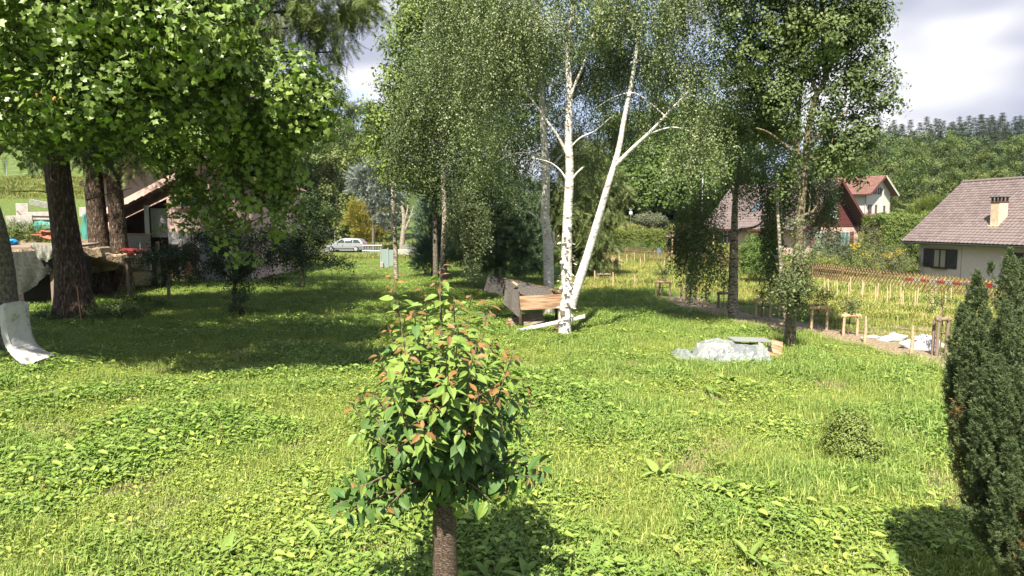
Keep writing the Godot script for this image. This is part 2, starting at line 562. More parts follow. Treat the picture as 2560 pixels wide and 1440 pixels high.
func strand(n: int, length: float, size: float, col: Color, twig_col: Color, sway := 0.12) -> ArrayMesh:
	# a hanging twig along y; leaves hang from it
	var b := Buf.new()
	var prev := Vector3.ZERO
	for k in 4:
		var q := Vector3(R(-sway, sway) * 0.5, length * (k + 1) / 4.0, R(-sway, sway) * 0.5)
		twig(b, prev, q, 0.004, twig_col)
		prev = q
	for k in n:
		var y := length * (k + R(0.0, 1.0)) / n
		var az := R(0, TAU)
		var s := R(0.7, 1.2) * size
		var out := Vector3(sin(az), 0, cos(az))
		var dirv := (out * R(0.3, 1.0) + Vector3(0, R(0.2, 1.0), 0)).normalized()
		var t := Transform3D(aim(dirv, R(0, TAU)) * Basis(Vector3.RIGHT, PI / 2).inverse(), Vector3(R(-sway, sway) * 0.5, y, R(-sway, sway) * 0.5) + out * R(0.0, 0.07))
		leaf(b, t, DIAMOND, s, s * 0.36, R(0.0, 0.4), R(0.0, 0.3), vary(col, 0.25))
	return b.mesh()

func feather(n: int, length: float, leaflet: float, width: float, col: Color, droop := 0.15) -> ArrayMesh:
	# a flat conifer spray along y with two rows of side shoots
	var b := Buf.new()
	for k in n:
		var f := float(k) / n
		var y := length * f
		for side in [-1.0, 1.0]:
			var l := leaflet * (1.0 - 0.7 * f) * R(0.75, 1.15)
			var a := Vector3(0, y, -droop * f * f * length)
			var e := a + Vector3(side * l * 0.85, l * 0.6, -droop * l + R(-0.2, 0.2) * l)
			var w := Vector3(0, width, R(-0.5, 0.5) * width)
			b.tri(a - w, e, a + w, vary(col, 0.22))
			if l > leaflet * 0.5:
				var h := a.lerp(e, 0.55)
				b.tri(h - w * 0.7, h + Vector3(side * l * 0.1, l * 0.45, R(-0.15, 0.15) * l), h + w * 0.4, vary(col, 0.22))
	return b.mesh()

func brush(n: int, length: float, needle: float, width: float, col: Color) -> ArrayMesh:
	# a round needle shoot along y
	var b := Buf.new()
	for k in n:
		var f := R(0.05, 1.0)
		var az := R(0, TAU)
		var out := Vector3(sin(az), R(0.35, 1.1), cos(az)).normalized()
		var a := Vector3(0, length * f, 0)
		var x := out.cross(rdir()).normalized() * width
		var e := a + out * needle * R(0.7, 1.2)
		b.quad(a - x, e - x * 0.4, e + x * 0.4, a + x, vary(col, 0.25))
	return b.mesh()

func leaf_clump(n: int, radius: float, size: float, col: Color) -> ArrayMesh:
	# a ball of leaf faces, for trees far off
	var b := Buf.new()
	for k in n:
		var d := rdir()
		d.y = d.y * 0.7 + 0.12
		var p := d * radius * pow(R(0.1, 1.0), 0.4)
		var t := Transform3D(leaf_turn(R(0, TAU), R(-0.7, 0.4), R(-0.7, 0.7)), p)
		leaf(b, t, DIAMOND, size * R(0.6, 1.2), size * 0.36, R(0.0, 0.4), 0.2, vary(col, 0.25))
	return b.mesh()

func grass_tuft(n: int, height: float, spread: float, width: float, cols: Array) -> ArrayMesh:
	var b := Buf.new()
	for k in n:
		var az := R(0, TAU)
		var o := Vector3(sin(az), 0, cos(az)) * spread * sqrt(R(0, 1))
		var la := R(0, TAU)
		var lean := Vector3(sin(la), 0, cos(la)) * R(0.1, 0.75)
		var h := height * R(0.5, 1.15)
		var m := o + Vector3(0, h * 0.6, 0) + lean * h * 0.3
		var e := o + Vector3(0, h * R(0.7, 1.0), 0) + lean * h * 0.95
		var x := Vector3(cos(la + R(-0.8, 0.8)), 0, -sin(la)) * width * R(0.7, 1.3)
		var c := vary(cols[k % cols.size()], 0.25)
		b.quad(o - x, m - x * 0.8, m + x * 0.8, o + x, c)
		b.tri(m - x * 0.8, e, m + x * 0.8, c)
	return b.mesh()

func weed_clump(n: int, size: float, spread: float, height: float, cols: Array, slim := 0.36) -> ArrayMesh:
	var b := Buf.new()
	for k in n:
		var az := R(0, TAU)
		var r := spread * sqrt(R(0, 1))
		var o := Vector3(sin(az) * r, height * R(0.25, 1.0) * (1.1 - 0.5 * r / spread), cos(az) * r)
		var s := size * R(0.6, 1.3)
		var t := Transform3D(leaf_turn(az + R(-1.2, 1.2), R(-0.3, 0.7), R(-0.5, 0.5)), o)
		leaf(b, t, OVAL, s, s * slim, R(0.1, 0.5), R(0.1, 0.5), vary(cols[k % cols.size()], 0.22))
	return b.mesh()

# ---- crowns ----
# blobs: [pixel x, pixel y, distance, radius, (height ratio)], or [Vector3, radius, (ratio)]
func blob_list(raw: Array) -> Array:
	var r := []
	for q in raw:
		if q[0] is Vector3:
			r.append([q[0], q[1], q[2] if q.size() > 2 else 0.85])
		else:
			r.append([P(q[0], q[1], q[2]), q[3], q[4] if q.size() > 4 else 0.85])
	return r

func fill(sp: Spots, blobs: Array, per: float, ca: Color, cb: Color, how := {}) -> void:
	var hang: float = how.get("hang", 0.0)
	var up: float = how.get("up", 0.35)
	var s0: float = how.get("s0", 0.8)
	var s1: float = how.get("s1", 1.2)
	var gap: float = how.get("gap", -0.2)
	var gf: float = how.get("freq", 14.0)
	var inner: float = how.get("inner", 0.35)
	for q in blobs:
		var c: Vector3 = q[0]
		var r: float = q[1]
		var ry: float = q[2]
		var n := int(per * 4.0 * PI * r * r * lerpf(ry, 1.0, 0.4))
		for k in n:
			var d := rdir()
			var f := pow(rng.randf(), inner)
			var wob := 1.0 + 0.28 * clump.get_noise_3d(c.x * 9.0 + d.x * 55.0, c.y * 9.0 + d.y * 55.0, c.z * 9.0 + d.z * 55.0)
			var p := c + Vector3(d.x * r, d.y * r * ry, d.z * r) * f * wob
			var g := clump.get_noise_3d(p.x * gf, p.y * gf, p.z * gf)
			if g < gap and rng.randf() < 0.85: continue
			var t := clampf(0.5 + 0.5 * clump.get_noise_3d(p.x * 5.0 + 70.0, p.y * 5.0, p.z * 5.0) + R(-0.3, 0.3), 0.0, 1.0)
			var col := ca.lerp(cb, t) * R(0.85, 1.15)
			var s := R(s0, s1)
			var y := d + Vector3(0, up, 0) + rdir() * 0.5
			if hang > 0.0: y = (rdir() * (1.0 - hang) + Vector3(d.x * 0.25, -hang * 1.3, d.z * 0.25))
			sp.add(aim(y, R(0, TAU), s), p, col)

func crown(parent: Node3D, raw: Array, per: float, mesh: Mesh, m: Material, ca: Color, cb: Color, how := {}, called := "crown") -> void:
	var sp := Spots.new()
	fill(sp, blob_list(raw), per, ca, cb, how)
	many(called, mesh, m, sp, parent)

func limbs(parent: Node3D, list: Array, m: Material, called := "trunk", sides := 10) -> void:
	# list: [[points], radius at foot, radius at tip]; the first is the trunk, the others its boughs
	var b := Buf.new()
	for q in list:
		var pts := path(q[0], 5)
		b.tube(pts, radii(pts.size(), q[1], q[2], 0.85), sides, Color.WHITE, 0.05)
	obj(called, b.mesh(), m, parent)

func bough_to(start: Vector3, end: Vector3, r0: float, r1: float, lift := 0.4) -> Array:
	var m := start.lerp(end, 0.5) + Vector3(R(-0.2, 0.2), lift, R(-0.2, 0.2))
	return [[start, m, end], r0, r1]

func _ready() -> void:
	# camera
	var cam := Camera3D.new()
	cam.name = "camera"
	cam.fov = rad_to_deg(2.0 * atan(720.0 / FOCAL))
	cam.position = Vector3(0, CAM_H, 0)
	cam.rotation = Vector3(-TILT, 0, 0)
	cam.near = 0.1
	cam.far = 1500.0
	add_child(cam)
	cam.current = true
	# sky, exposure
	var env := Environment.new()
	env.background_mode = Environment.BG_SKY
	env.sky = Sky.new()
	env.sky.sky_material = sky_material()
	env.tonemap_mode = Environment.TONE_MAPPER_LINEAR
	env.tonemap_exposure = 2.95
	env.fog_enabled = true
	env.fog_density = 0.00008
	env.fog_light_color = Color(0.86, 0.9, 0.97)
	env.sdfgi_enabled = true
	env.ssao_enabled = true
	env.ssil_enabled = true
	var we := WorldEnvironment.new()
	we.name = "world_environment"
	we.environment = env
	add_child(we)
	# sun
	var sun := DirectionalLight3D.new()
	sun.name = "sun"
	sun.light_energy = 1.55
	sun.light_color = Color(1.0, 0.965, 0.9)
	sun.light_angular_distance = 0.5
	sun.shadow_enabled = true
	var az := deg_to_rad(17.0)
	var el := deg_to_rad(53.5)
	var to := Vector3(sin(az) * cos(el), -sin(el), -cos(az) * cos(el))
	sun.basis = Basis.looking_at(to, Vector3.UP)
	add_child(sun)

	rng.seed = 20240611
	noise.seed = 3
	noise.noise_type = FastNoiseLite.TYPE_SIMPLEX_SMOOTH
	noise.frequency = 0.02
	noise.fractal_octaves = 2
	clump.seed = 8
	clump.noise_type = FastNoiseLite.TYPE_SIMPLEX_SMOOTH
	clump.frequency = 0.05
	clump.fractal_octaves = 2
	materials()
	shapes()
	# the setting
	ground()
	hillside()
	houses()
	# trees and plants
	big_trees()
	small_trees()
	shrubs()
	cherry_tree()
	yew()
	# objects
	hutch()
	wood_heap()
	mattress()
	junk_yard()
	street()
	lattice_fence()
	orchard()
	# the meadow
	meadow()
	dock_plants()
	print("copies ", total_copies)

func sky_material() -> PanoramaSkyMaterial:
	var w := 1024
	var h := 512
	var img := Image.create(w, h, false, Image.FORMAT_RGBF)
	var f := FastNoiseLite.new()
	f.seed = 12
	f.noise_type = FastNoiseLite.TYPE_SIMPLEX_SMOOTH
	f.frequency = 1.0
	f.fractal_octaves = 5
	f.fractal_gain = 0.52
	var g := FastNoiseLite.new()
	g.seed = 31
	g.frequency = 0.8
	g.fractal_octaves = 4
	for y in h:
		var el := (0.5 - (y + 0.5) / h) * PI
		var up := maxf(sin(el), 0.0)
		for x in w:
			var a := ((x + 0.5) / w - 0.5) * TAU
			var d := Vector3(sin(a) * cos(el), sin(el), -cos(a) * cos(el))
			var blue := Color(0.17, 0.25, 0.43).lerp(Color(0.31, 0.35, 0.43), pow(1.0 - up, 3.0))
			var q := Vector3(d.x, d.y * 2.2, d.z) * 1.9
			var n := f.get_noise_3d(q.x, q.y, q.z)
			var cover := smoothstep(-0.28, 0.06, n)
			var shade := smoothstep(-0.22, 0.24, g.get_noise_3d(q.x * 1.3, q.y * 1.6 + 4.0, q.z * 1.3) + n * 0.5)
			var cloud := Color(0.375, 0.375, 0.385).lerp(Color(0.2, 0.21, 0.26), shade)
			img.set_pixel(x, y, blue.lerp(cloud, cover))
	var m := PanoramaSkyMaterial.new()
	m.panorama = ImageTexture.create_from_image(img)
	return m

func shapes() -> void:
	var tw := Color(0.09, 0.06, 0.04)
	var one := Color(1, 1, 1)
	S.tulip = sprig(7, 0.32, 0.128, "tulip", one, tw)
	S.oak = sprig(10, 0.28, 0.085, "lobed", one, tw)
	S.maple = sprig(9, 0.4, 0.14, "lobed", one, tw)
	S.oval = sprig(11, 0.35, 0.085, "oval", one, tw)
	S.small = sprig(14, 0.22, 0.045, "diamond", one, tw)
	S.birch = strand(34, 0.95, 0.066, one, Color(0.3, 0.22, 0.18))
	S.weep = strand(56, 1.7, 0.072, one, Color(0.2, 0.14, 0.1), 0.2)
	S.redwood = feather(13, 0.5, 0.14, 0.011, one, 0.35)
	S.spruce = feather(11, 0.55, 0.2, 0.016, one, 0.3)
	S.pine = brush(46, 0.25, 0.13, 0.006, one)
	S.yew = brush(34, 0.09, 0.024, 0.0026, one)
	S.cedar = feather(10, 0.6, 0.16, 0.02, one, 0.1)
	S.far = leaf_clump(46, 1.0, 0.42, one)
	S.farther = leaf_clump(60, 1.4, 0.55, one)
	S.hedge = leaf_clump(26, 0.2, 0.08, one)
	S.bush = leaf_clump(30, 0.28, 0.1, one)

# ---- ground ----
func axis_list(from: float, to: float, fine_a: float, fine_b: float, step: float) -> PackedFloat32Array:
	var r := PackedFloat32Array()
	var x := fine_a
	var s := step
	var back := PackedFloat32Array()
	while x > from:
		s *= 1.13
		x -= s
		back.append(maxf(x, from))
	back.reverse()
	r.append_array(back)
	x = fine_a
	while x < fine_b:
		r.append(x)
		x += step
	s = step
	while x < to:
		r.append(x)
		s *= 1.13
		x += s
	r.append(to)
	return r

func ground() -> void:
	var xs := axis_list(-420.0, 420.0, -22.0, 24.0, 0.5)
	var zs := axis_list(-700.0, 60.0, -46.0, 0.0, 0.5)
	var b := Buf.new()
	for z in zs:
		for x in xs:
			b.v.append(Vector3(x, ht(x, z), z))
			b.c.append(field_tint(x, z))
	var w := xs.size()
	for r in zs.size() - 1:
		for k in w - 1:
			var p := r * w + k
			b.i.append(p); b.i.append(p + 1); b.i.append(p + w + 1)
			b.i.append(p); b.i.append(p + w + 1); b.i.append(p + w)
	var o := obj("ground", b.smooth_mesh(), M.grass_ground)
	tag(o, "grassy garden ground rising to the wooded hill", "ground", "", "structure")
	# the trodden path beside the young trees
	var mid := [G(1700, 742), G(1790, 778), G(1880, 795), G(1980, 815), G(2080, 832), G(2200, 858), G(2330, 890), G(2480, 935), G(2640, 990)]
	S.path = path(mid, 6)
	strip("dirt_path", S.path, 0.8, M.dirt, 0.012, "bare brown dirt path beside the staked young trees", "path")
	var road := [Vector3(-30, 0, -76.5), Vector3(-20, 0, -77.5), Vector3(-4, 0, -79), Vector3(14, 0, -84), Vector3(40, 0, -95)]
	strip("road", path(road, 10), 2.8, M.asphalt, 0.05, "grey asphalt road passing behind the garden", "road")

func field_tint(x: float, z: float) -> Color:
	var t := noise.get_noise_2d(x * 9.0, z * 9.0)
	var c := Color(1, 1, 1).lerp(Color(1.15, 0.95, 0.9), clampf(t, 0, 1))
	if -z > 55.0 and x > 0.0: c = c.lerp(Color(2.2, 1.6, 1.3), 0.5)
	if x < -30.0 and -z > 52.0: c = c.lerp(Color(2.0, 1.7, 1.0), 0.6)
	return c

func strip(called: String, pts: PackedVector3Array, half: float, m: Material, lift: float, label: String, category: String) -> void:
	var b := Buf.new()
	var n := 7
	for k in pts.size():
		var t := (pts[mini(k + 1, pts.size() - 1)] - pts[maxi(k - 1, 0)])
		t.y = 0
		var s := t.normalized().cross(Vector3.UP)
		for j in n:
			var w := (float(j) / (n - 1) - 0.5) * 2.0
			var wide := half * (1.0 + 0.35 * noise.get_noise_2d(pts[k].x * 25.0 + w * 400.0, pts[k].z * 25.0))
			var p := pts[k] + s * w * wide
			p.y = ht(p.x, p.z) + lift * (1.0 - w * w * 0.8)
			b.v.append(p)
			b.c.append(Color.WHITE)
	for k in pts.size() - 1:
		for j in n - 1:
			var p := k * n + j
			b.i.append(p); b.i.append(p + n); b.i.append(p + n + 1)
			b.i.append(p); b.i.append(p + n + 1); b.i.append(p + 1)
	var o := obj(called, b.smooth_mesh(), m)
	tag(o, label, category, "", "structure")

func off_path(x: float, z: float) -> float:
	var best := 1e9
	for p in S.path:
		best = minf(best, Vector2(p.x - x, p.z - z).length_squared())
	return sqrt(best)

# ---- the meadow: grass and weeds ----
func meadow() -> void:
	var g1 := Color(0.16, 0.235, 0.05)
	var g2 := Color(0.195, 0.275, 0.068)
	var g3 := Color(0.26, 0.32, 0.115)
	var dry := Color(0.3, 0.24, 0.12)
	var short_m := grass_tuft(18, 0.14, 0.15, 0.004, [g1, g2, g1, g3])
	var long_m := grass_tuft(18, 0.27, 0.16, 0.005, [g1, g2, g3, g2])
	var field_m := grass_tuft(18, 0.27, 0.3, 0.009, [Color(0.17, 0.21, 0.05), Color(0.21, 0.24, 0.06), Color(0.14, 0.19, 0.045), Color(0.3, 0.27, 0.11)])
	var far_m := grass_tuft(22, 0.28, 0.5, 0.016, [Color(0.17, 0.2, 0.05), Color(0.13, 0.17, 0.04), Color(0.27, 0.24, 0.1)])
	var weed_m := weed_clump(26, 0.038, 0.17, 0.13, [Color(0.13, 0.2, 0.042), Color(0.165, 0.24, 0.05), Color(0.2, 0.27, 0.066)], 0.3)
	var weed_b := weed_clump(12, 0.085, 0.18, 0.17, [Color(0.15, 0.225, 0.046), Color(0.18, 0.255, 0.056), Color(0.21, 0.285, 0.07)], 0.24)
	var straw_m := grass_tuft(14, 0.09, 0.16, 0.004, [dry, Color(0.24, 0.18, 0.09), g3])
	var s_short := Spots.new()
	var s_long := Spots.new()
	var s_field := Spots.new()
	var s_far := Spots.new()
	var s_weed := Spots.new()
	var s_weed_b := Spots.new()
	var s_straw := Spots.new()
	var bands := [[3.0, 7.0, 230.0], [7.0, 11.0, 260.0], [11.0, 17.0, 150.0], [17.0, 26.0, 85.0], [26.0, 40.0, 34.0], [40.0, 60.0, 12.0], [60.0, 100.0, 3.5]]
	for bd in bands:
		var d0: float = bd[0]
		var d1: float = bd[1]
		var wide := 0.8 * d1 + 2.0
		var n := int((d1 - d0) * wide * 2.0 * bd[2])
		for k in n:
			var d := R(d0, d1)
			var x := R(-wide, wide)
			if absf(x) > 0.8 * d + 2.0: continue
			var z := -d
			var p := on_ground(x, z)
			var a := noise.get_noise_2d(x * 16.0, z * 16.0)
			var bb := noise.get_noise_2d(x * 40.0 + 300.0, z * 40.0)
			var e := noise.get_noise_2d(x * 5.0 - 200.0, z * 5.0)
			var basis := Basis(Vector3.UP, R(0, TAU)) * Basis(Vector3.RIGHT, R(-0.2, 0.2))
			var s := R(0.7, 1.25)
			var p1 := noise.get_noise_2d(x * 11.0 + 500.0, z * 13.0 - 300.0) + 0.6 * noise.get_noise_2d(x * 30.0 - 60.0, z * 34.0)
			var lush := clampf(0.5 + p1 * 1.3 + R(-0.2, 0.2), 0.0, 1.0)
			var tint := Color(1.24, 1.1, 0.96).lerp(Color(0.9, 0.95, 0.8), lush) * R(0.85, 1.15)
			s *= lerpf(0.75, 1.3, lush)
			if d > 60.0:
				if d < 66.0 or d > 82.0 or x > 0.0: s_far.add(basis.scaled(Vector3.ONE * s * 1.3), p, tint)
				continue
			var off := 99.0
			if x > 4.0 and d > 10.0 and d < 34.0: off = off_path(x, z)
			if off < 0.75 and rng.randf() < 0.95: continue
			if off < 1.6 and rng.randf() < 0.6: continue
			var beyond := x > 4.0 and off < 90.0 and beyond_path(x, z) or (x > 3.5 and d > 33.0)
			if beyond:
				var bare := noise.get_noise_2d(x * 14.0 + 90.0, z * 14.0)
				if off < 4.0 and bare > 0.0 and rng.randf() < 0.8: continue
				s_field.add(basis.scaled(Vector3.ONE * s * (0.55 if off < 4.0 else 1.0)), p, tint * 1.1)
				continue
			var dryness := noise.get_noise_2d(x * 24.0 + 800.0, z * 24.0 + 60.0)
			if dryness > 0.3:
				if rng.randf() < smoothstep(0.3, 0.5, dryness) * 0.85:
					s_straw.add(basis.scaled(Vector3.ONE * s), p, Color(1, 1, 1) * R(0.7, 1.2))
					continue
			var pick := a * 0.7 + bb * 0.5 + R(-0.6, 0.6)
			pick += lerpf(-0.15, 0.28, smoothstep(-1.0, 4.0, x)) * (1.0 if d < 22.0 else 0.5)
			if pick < -0.2:
				if rng.randf() < 0.2: s_weed_b.add(basis.scaled(Vector3.ONE * s), p, tint)
				else: s_weed.add(basis.scaled(Vector3.ONE * s * 1.1), p, tint)
				if rng.randf() < 0.7: s_short.add(basis.scaled(Vector3.ONE * s * 1.15), p + Vector3(R(-0.08, 0.08), 0, R(-0.08, 0.08)), tint)
			elif pick < 0.05:
				s_weed.add(basis.scaled(Vector3.ONE * s), p, tint)
				s_short.add(basis.scaled(Vector3.ONE * s), p + Vector3(R(-0.08, 0.08), 0, R(-0.08, 0.08)), tint)
			elif pick < 0.5: s_short.add(basis.scaled(Vector3.ONE * s), p, tint)
			else: s_long.add(basis.scaled(Vector3.ONE * s * 0.8), p, tint)
	var s_clover := Spots.new()
	for k in 420:
		var cd := R(5.8, 20.0)
		var cx := R(-0.8, 0.75) * cd
		if noise.get_noise_2d(cx * 18.0 + 31.0, cd * 18.0) < 0.05: continue
		s_clover.add(Basis().scaled(Vector3.ONE * R(0.7, 1.2)), on_ground(cx, -cd) + Vector3(0, R(0.09, 0.15), 0), Color(0.6, 0.58, 0.54))
	tag(many("clover_flowers", leaf_clump(12, 0.011, 0.014, Color(1, 1, 1)), M.flower, s_clover), "tiny white clover heads dotted over the lawn", "flowers", "", "stuff")
	for q in [["grass", short_m, s_short], ["long_grass", long_m, s_long], ["field_grass", field_m, s_field], ["meadow_grass", far_m, s_far], ["weeds", weed_m, s_weed], ["broadleaf_weeds", weed_b, s_weed_b], ["dry_grass", straw_m, s_straw]]:
		var o = many(q[0], q[1], M.grass, q[2])
		if o == null: continue
		var lab: String = {"grass": "short green grass over the whole sunny garden lawn", "long_grass": "clumps of longer bending grass in the lawn", "field_grass": "tall yellowish grass of the plot behind the dirt path",
			"meadow_grass": "thin meadow grass far off beside the road", "weeds": "low small leaved weeds mixed into the garden lawn", "broadleaf_weeds": "broad leaved weeds standing in patches of the lawn", "dry_grass": "dry straw coloured tufts in worn lawn patches"}[q[0]]
		tag(o, lab, "grass" if "grass" in q[0] else "weeds", "", "stuff")

func beyond_path(x: float, z: float) -> bool:
	# on the far side of the dirt path
	var best := 1e9
	var at := 0
	for k in S.path.size():
		var q: float = Vector2(S.path[k].x - x, S.path[k].z - z).length_squared()
		if q < best:
			best = q
			at = k
	var a: Vector3 = S.path[maxi(at - 1, 0)]
	var c: Vector3 = S.path[mini(at + 1, S.path.size() - 1)]
	return (c.x - a.x) * (z - a.z) - (c.z - a.z) * (x - a.x) < 0.0

func dock_plants() -> void:
	var cols := [Color(0.16, 0.235, 0.052), Color(0.2, 0.275, 0.065), Color(0.135, 0.21, 0.046)]
	var kinds: Array[Mesh] = []
	for k in 5:
		var b := Buf.new()
		leaf(b, Transform3D.IDENTITY, DOCK, 0.25, 0.034 + 0.006 * k, R(0.05, 0.4), R(0.25, 0.6), cols[k % 3])
		kinds.append(b.mesh())
	var sb := Buf.new()
	for k in 40:
		var y := R(0.12, 0.5)
		sb.tri(Vector3(R(-0.02, 0.02), y, R(-0.02, 0.02)), Vector3(R(-0.03, 0.03), y + 0.02, R(-0.03, 0.03)), Vector3(R(-0.02, 0.02), y + 0.01, R(-0.03, 0.03)), vary(Color(0.2, 0.14, 0.06)))
	twig(sb, Vector3.ZERO, Vector3(0, 0.52, 0), 0.005, Color(0.22, 0.15, 0.06))
	var stalk := sb.mesh()
	var n := 0
	var tries := 0
	while n < 100 and tries < 4000:
		tries += 1
		var d := R(5.8, 17.0)
		if rng.randf() > 6.0 / d: continue
		var x := R(-0.78, 0.62) * d
		var z := -d
		var a := noise.get_noise_2d(x * 16.0, z * 16.0)
		if a > 0.0 and rng.randf() < 0.93: continue
		if x > 0.8 and rng.randf() < 0.6: continue
		if Vector2(x + 0.56, z + 5.5).length() < 0.5: continue
		n += 1
		var o := thing("dock_plant", "broad leaved dock plant with long pointed leaves in the sunny lawn", "plant", on_ground(x, z), R(0, TAU), "dock plants scattered through the lawn")
		var m := rng.randi_range(6, 10)
		var s := R(0.5, 1.1)
		for k in m:
			var az := k * 2.4 + R(-0.4, 0.4)
			var t := Transform3D(leaf_turn(az, R(0.35, 1.2), R(-0.3, 0.3)).scaled(Vector3.ONE * s * R(0.6, 1.1)), Vector3(sin(az), 0, cos(az)) * 0.04 + Vector3(0, R(0.03, 0.1), 0))
			quick("leaf", kinds[rng.randi() % 5], M.grass, o, t)
		if rng.randf() < 0.16: quick("stalk", stalk, M.grass, o, Transform3D(Basis.from_euler(Vector3(R(-0.2, 0.2), 0, R(-0.2, 0.2))).scaled(Vector3.ONE * R(0.8, 1.3)), Vector3.ZERO))

# ---- the wooded hill ----
func far_tree(called: String, tall: float, wide: float, ca: Color, cb: Color, n: int, seed_no: int) -> Node3D:
	var o := Node3D.new()
	o.name = called
	rng.seed = seed_no
	var b := Buf.new()
	b.tube(PackedVector3Array([Vector3(0, -1.0, 0), Vector3(0.1, tall * 0.25, 0), Vector3(0, tall * 0.5, 0.1)]), PackedFloat32Array([0.3, 0.24, 0.06]), 7)
	obj("trunk", b.mesh(), M.grey_bark, o)
	var sp := Spots.new()
	var blobs := []
	for k in 15:
		var f := R(0.12, 0.9)
		var w := wide * sqrt(sin(PI * clampf(f * 0.85 + 0.12, 0.0, 1.0)))
		var a := R(0, TAU)
		blobs.append([Vector3(sin(a) * w * 0.6, tall * f, cos(a) * w * 0.6), wide * R(0.36, 0.55), 0.75])
	blobs.append([Vector3(0, tall * 0.88, 0), wide * 0.45, 0.9])
	var area := 0.0
	for q in blobs: area += 4.0 * PI * q[1] * q[1]
	fill(sp, blobs, n / area, ca, cb, {"up": 0.5, "s0": 0.7, "s1": 1.25, "gap": -0.3, "freq": 6.0, "inner": 0.25})
	many("crown", S.far, M.leaf, sp, o)
	return o

func far_spruce(called: String, tall: float, wide: float, ca: Color, cb: Color, seed_no: int) -> Node3D:
	var o := Node3D.new()
	o.name = called
	rng.seed = seed_no
	var b := Buf.new()
	b.tube(PackedVector3Array([Vector3(0, -1.0, 0), Vector3(0, tall * 0.97, 0)]), PackedFloat32Array([0.28, 0.04]), 6)
	obj("trunk", b.mesh(), M.grey_bark, o)
	var sp := Spots.new()
	for k in 1000:
		var f := pow(rng.randf(), 1.15)
		var r := wide * (1.0 - f) * R(0.25, 1.1)
		var a := R(0, TAU)
		var out := Vector3(sin(a), 0, cos(a))
		sp.add(aim(out + Vector3(0, R(-0.55, 0.0), 0), R(-0.4, 0.4), R(2.6, 4.2) * (1.15 - 0.7 * f)), Vector3(0, tall * (0.08 + 0.92 * f), 0) + out * r * 0.6, ca.lerp(cb, rng.randf()) * R(0.8, 1.2))
	many("crown", S.spruce, M.needle, sp, o)
	return o

func hillside() -> void:
	var kinds := [
		[far_tree("hillside_tree", 14.0, 4.2, Color(0.06, 0.095, 0.02), Color(0.095, 0.125, 0.03), 170, 1), "mid green rounded tree"],
		[far_tree("hillside_tree", 15.5, 4.6, Color(0.055, 0.095, 0.02), Color(0.09, 0.13, 0.028), 190, 2), "dark green spreading tree"],
		[far_tree("hillside_tree", 13.0, 4.0, Color(0.095, 0.125, 0.026), Color(0.13, 0.155, 0.038), 160, 3), "yellow green tree"],
		[far_tree("hillside_tree", 16.5, 4.4, Color(0.085, 0.12, 0.025), Color(0.105, 0.15, 0.03), 190, 4), "tall leafy green tree"],
		[far_tree("hillside_tree", 12.0, 4.4, Color(0.08, 0.11, 0.03), Color(0.115, 0.145, 0.042), 160, 5), "pale green low crowned tree"]]
	rng.seed = 77
	var first := [true, true, true, true, true]
	var rows := [101.0, 108.0, 117.0, 128.0, 142.0, 160.0, 182.0, 206.0]
	for d0 in rows:
		var x: float = -0.86 * d0 - 5.0
		while x < 0.86 * d0 + 6.0:
			var d: float = d0 + R(-3.0, 3.0)
			var xx := x + R(-1.8, 1.8)
			x += (6.2 if x < 0.35 * d0 else 5.2) + (d0 - 100.0) * 0.03
			var px := 1280.0 + xx / d * FOCAL
			if absf(xx - 46.0) < 9.0 and d < 104.0: continue
			if d0 > 110.0 and not ((px > 640.0 and px < 1000.0) or px > 2020.0): continue
			if d0 < 110.0 and px > 980.0 and px < 1480.0: continue
			if px < 330.0 and d < 112.0: continue
			var k := rng.randi() % 5
			if px > 700.0 and px < 960.0 and rng.randf() < 0.6: k = [2, 3, 4][rng.randi() % 3]
			var o: Node3D = kinds[k][0]
			if not first[k]: o = o.duplicate()
			first[k] = false
			o.name = numbered("hillside_tree")
			add_child(o, true)
			var s := R(0.85, 1.2)
			if px > 600.0 and px < 1000.0: s *= 0.95
			if px > 1960.0: s *= lerpf(0.45, 0.92, clampf((d - 100.0) / 85.0, 0, 1))
			o.transform = Transform3D(Basis(Vector3.UP, R(0, TAU)).scaled(Vector3(s, s * R(0.92, 1.08), s)), on_ground(xx, -d))
			var place := " in the mixed wood on the slope above the tiled house"
			if px < 330.0: place = " at the wood edge above the steep meadow"
			elif px < 1100.0: place = " on the wooded bank behind the silver car"
			elif px < 2020.0: place = " at the wood edge behind the brown house"
			elif d < 125.0: place = " at the foot of the wood close behind the white house"
			tag(o, String(kinds[k][1]) + place, "tree", "leafy trees of the hillside wood")
	var proto := far_spruce("spruce_tree", 23.0, 6.4, Color(0.026, 0.05, 0.018), Color(0.055, 0.08, 0.028), 9)
	rng.seed = 78
	for k in 84:
		var o: Node3D = proto if k == 0 else proto.duplicate()
		o.name = numbered("spruce_tree")
		add_child(o, true)
		var d := R(205.0, 262.0)
		var px := lerpf(2120.0, 2720.0, (k + R(-0.4, 0.4)) / 84.0)
		var s := R(0.85, 1.12) * lerpf(0.8, 1.12, (d - 205.0) / 57.0)
		o.transform = Transform3D(Basis(Vector3.UP, R(0, TAU)).scaled(Vector3(s, s, s)), on_ground((px - 1280.0) / FOCAL * d, -d))
		tag(o, "dark pointed spruce on the ridge above the leafy wood", "spruce", "spruces along the top of the hill")

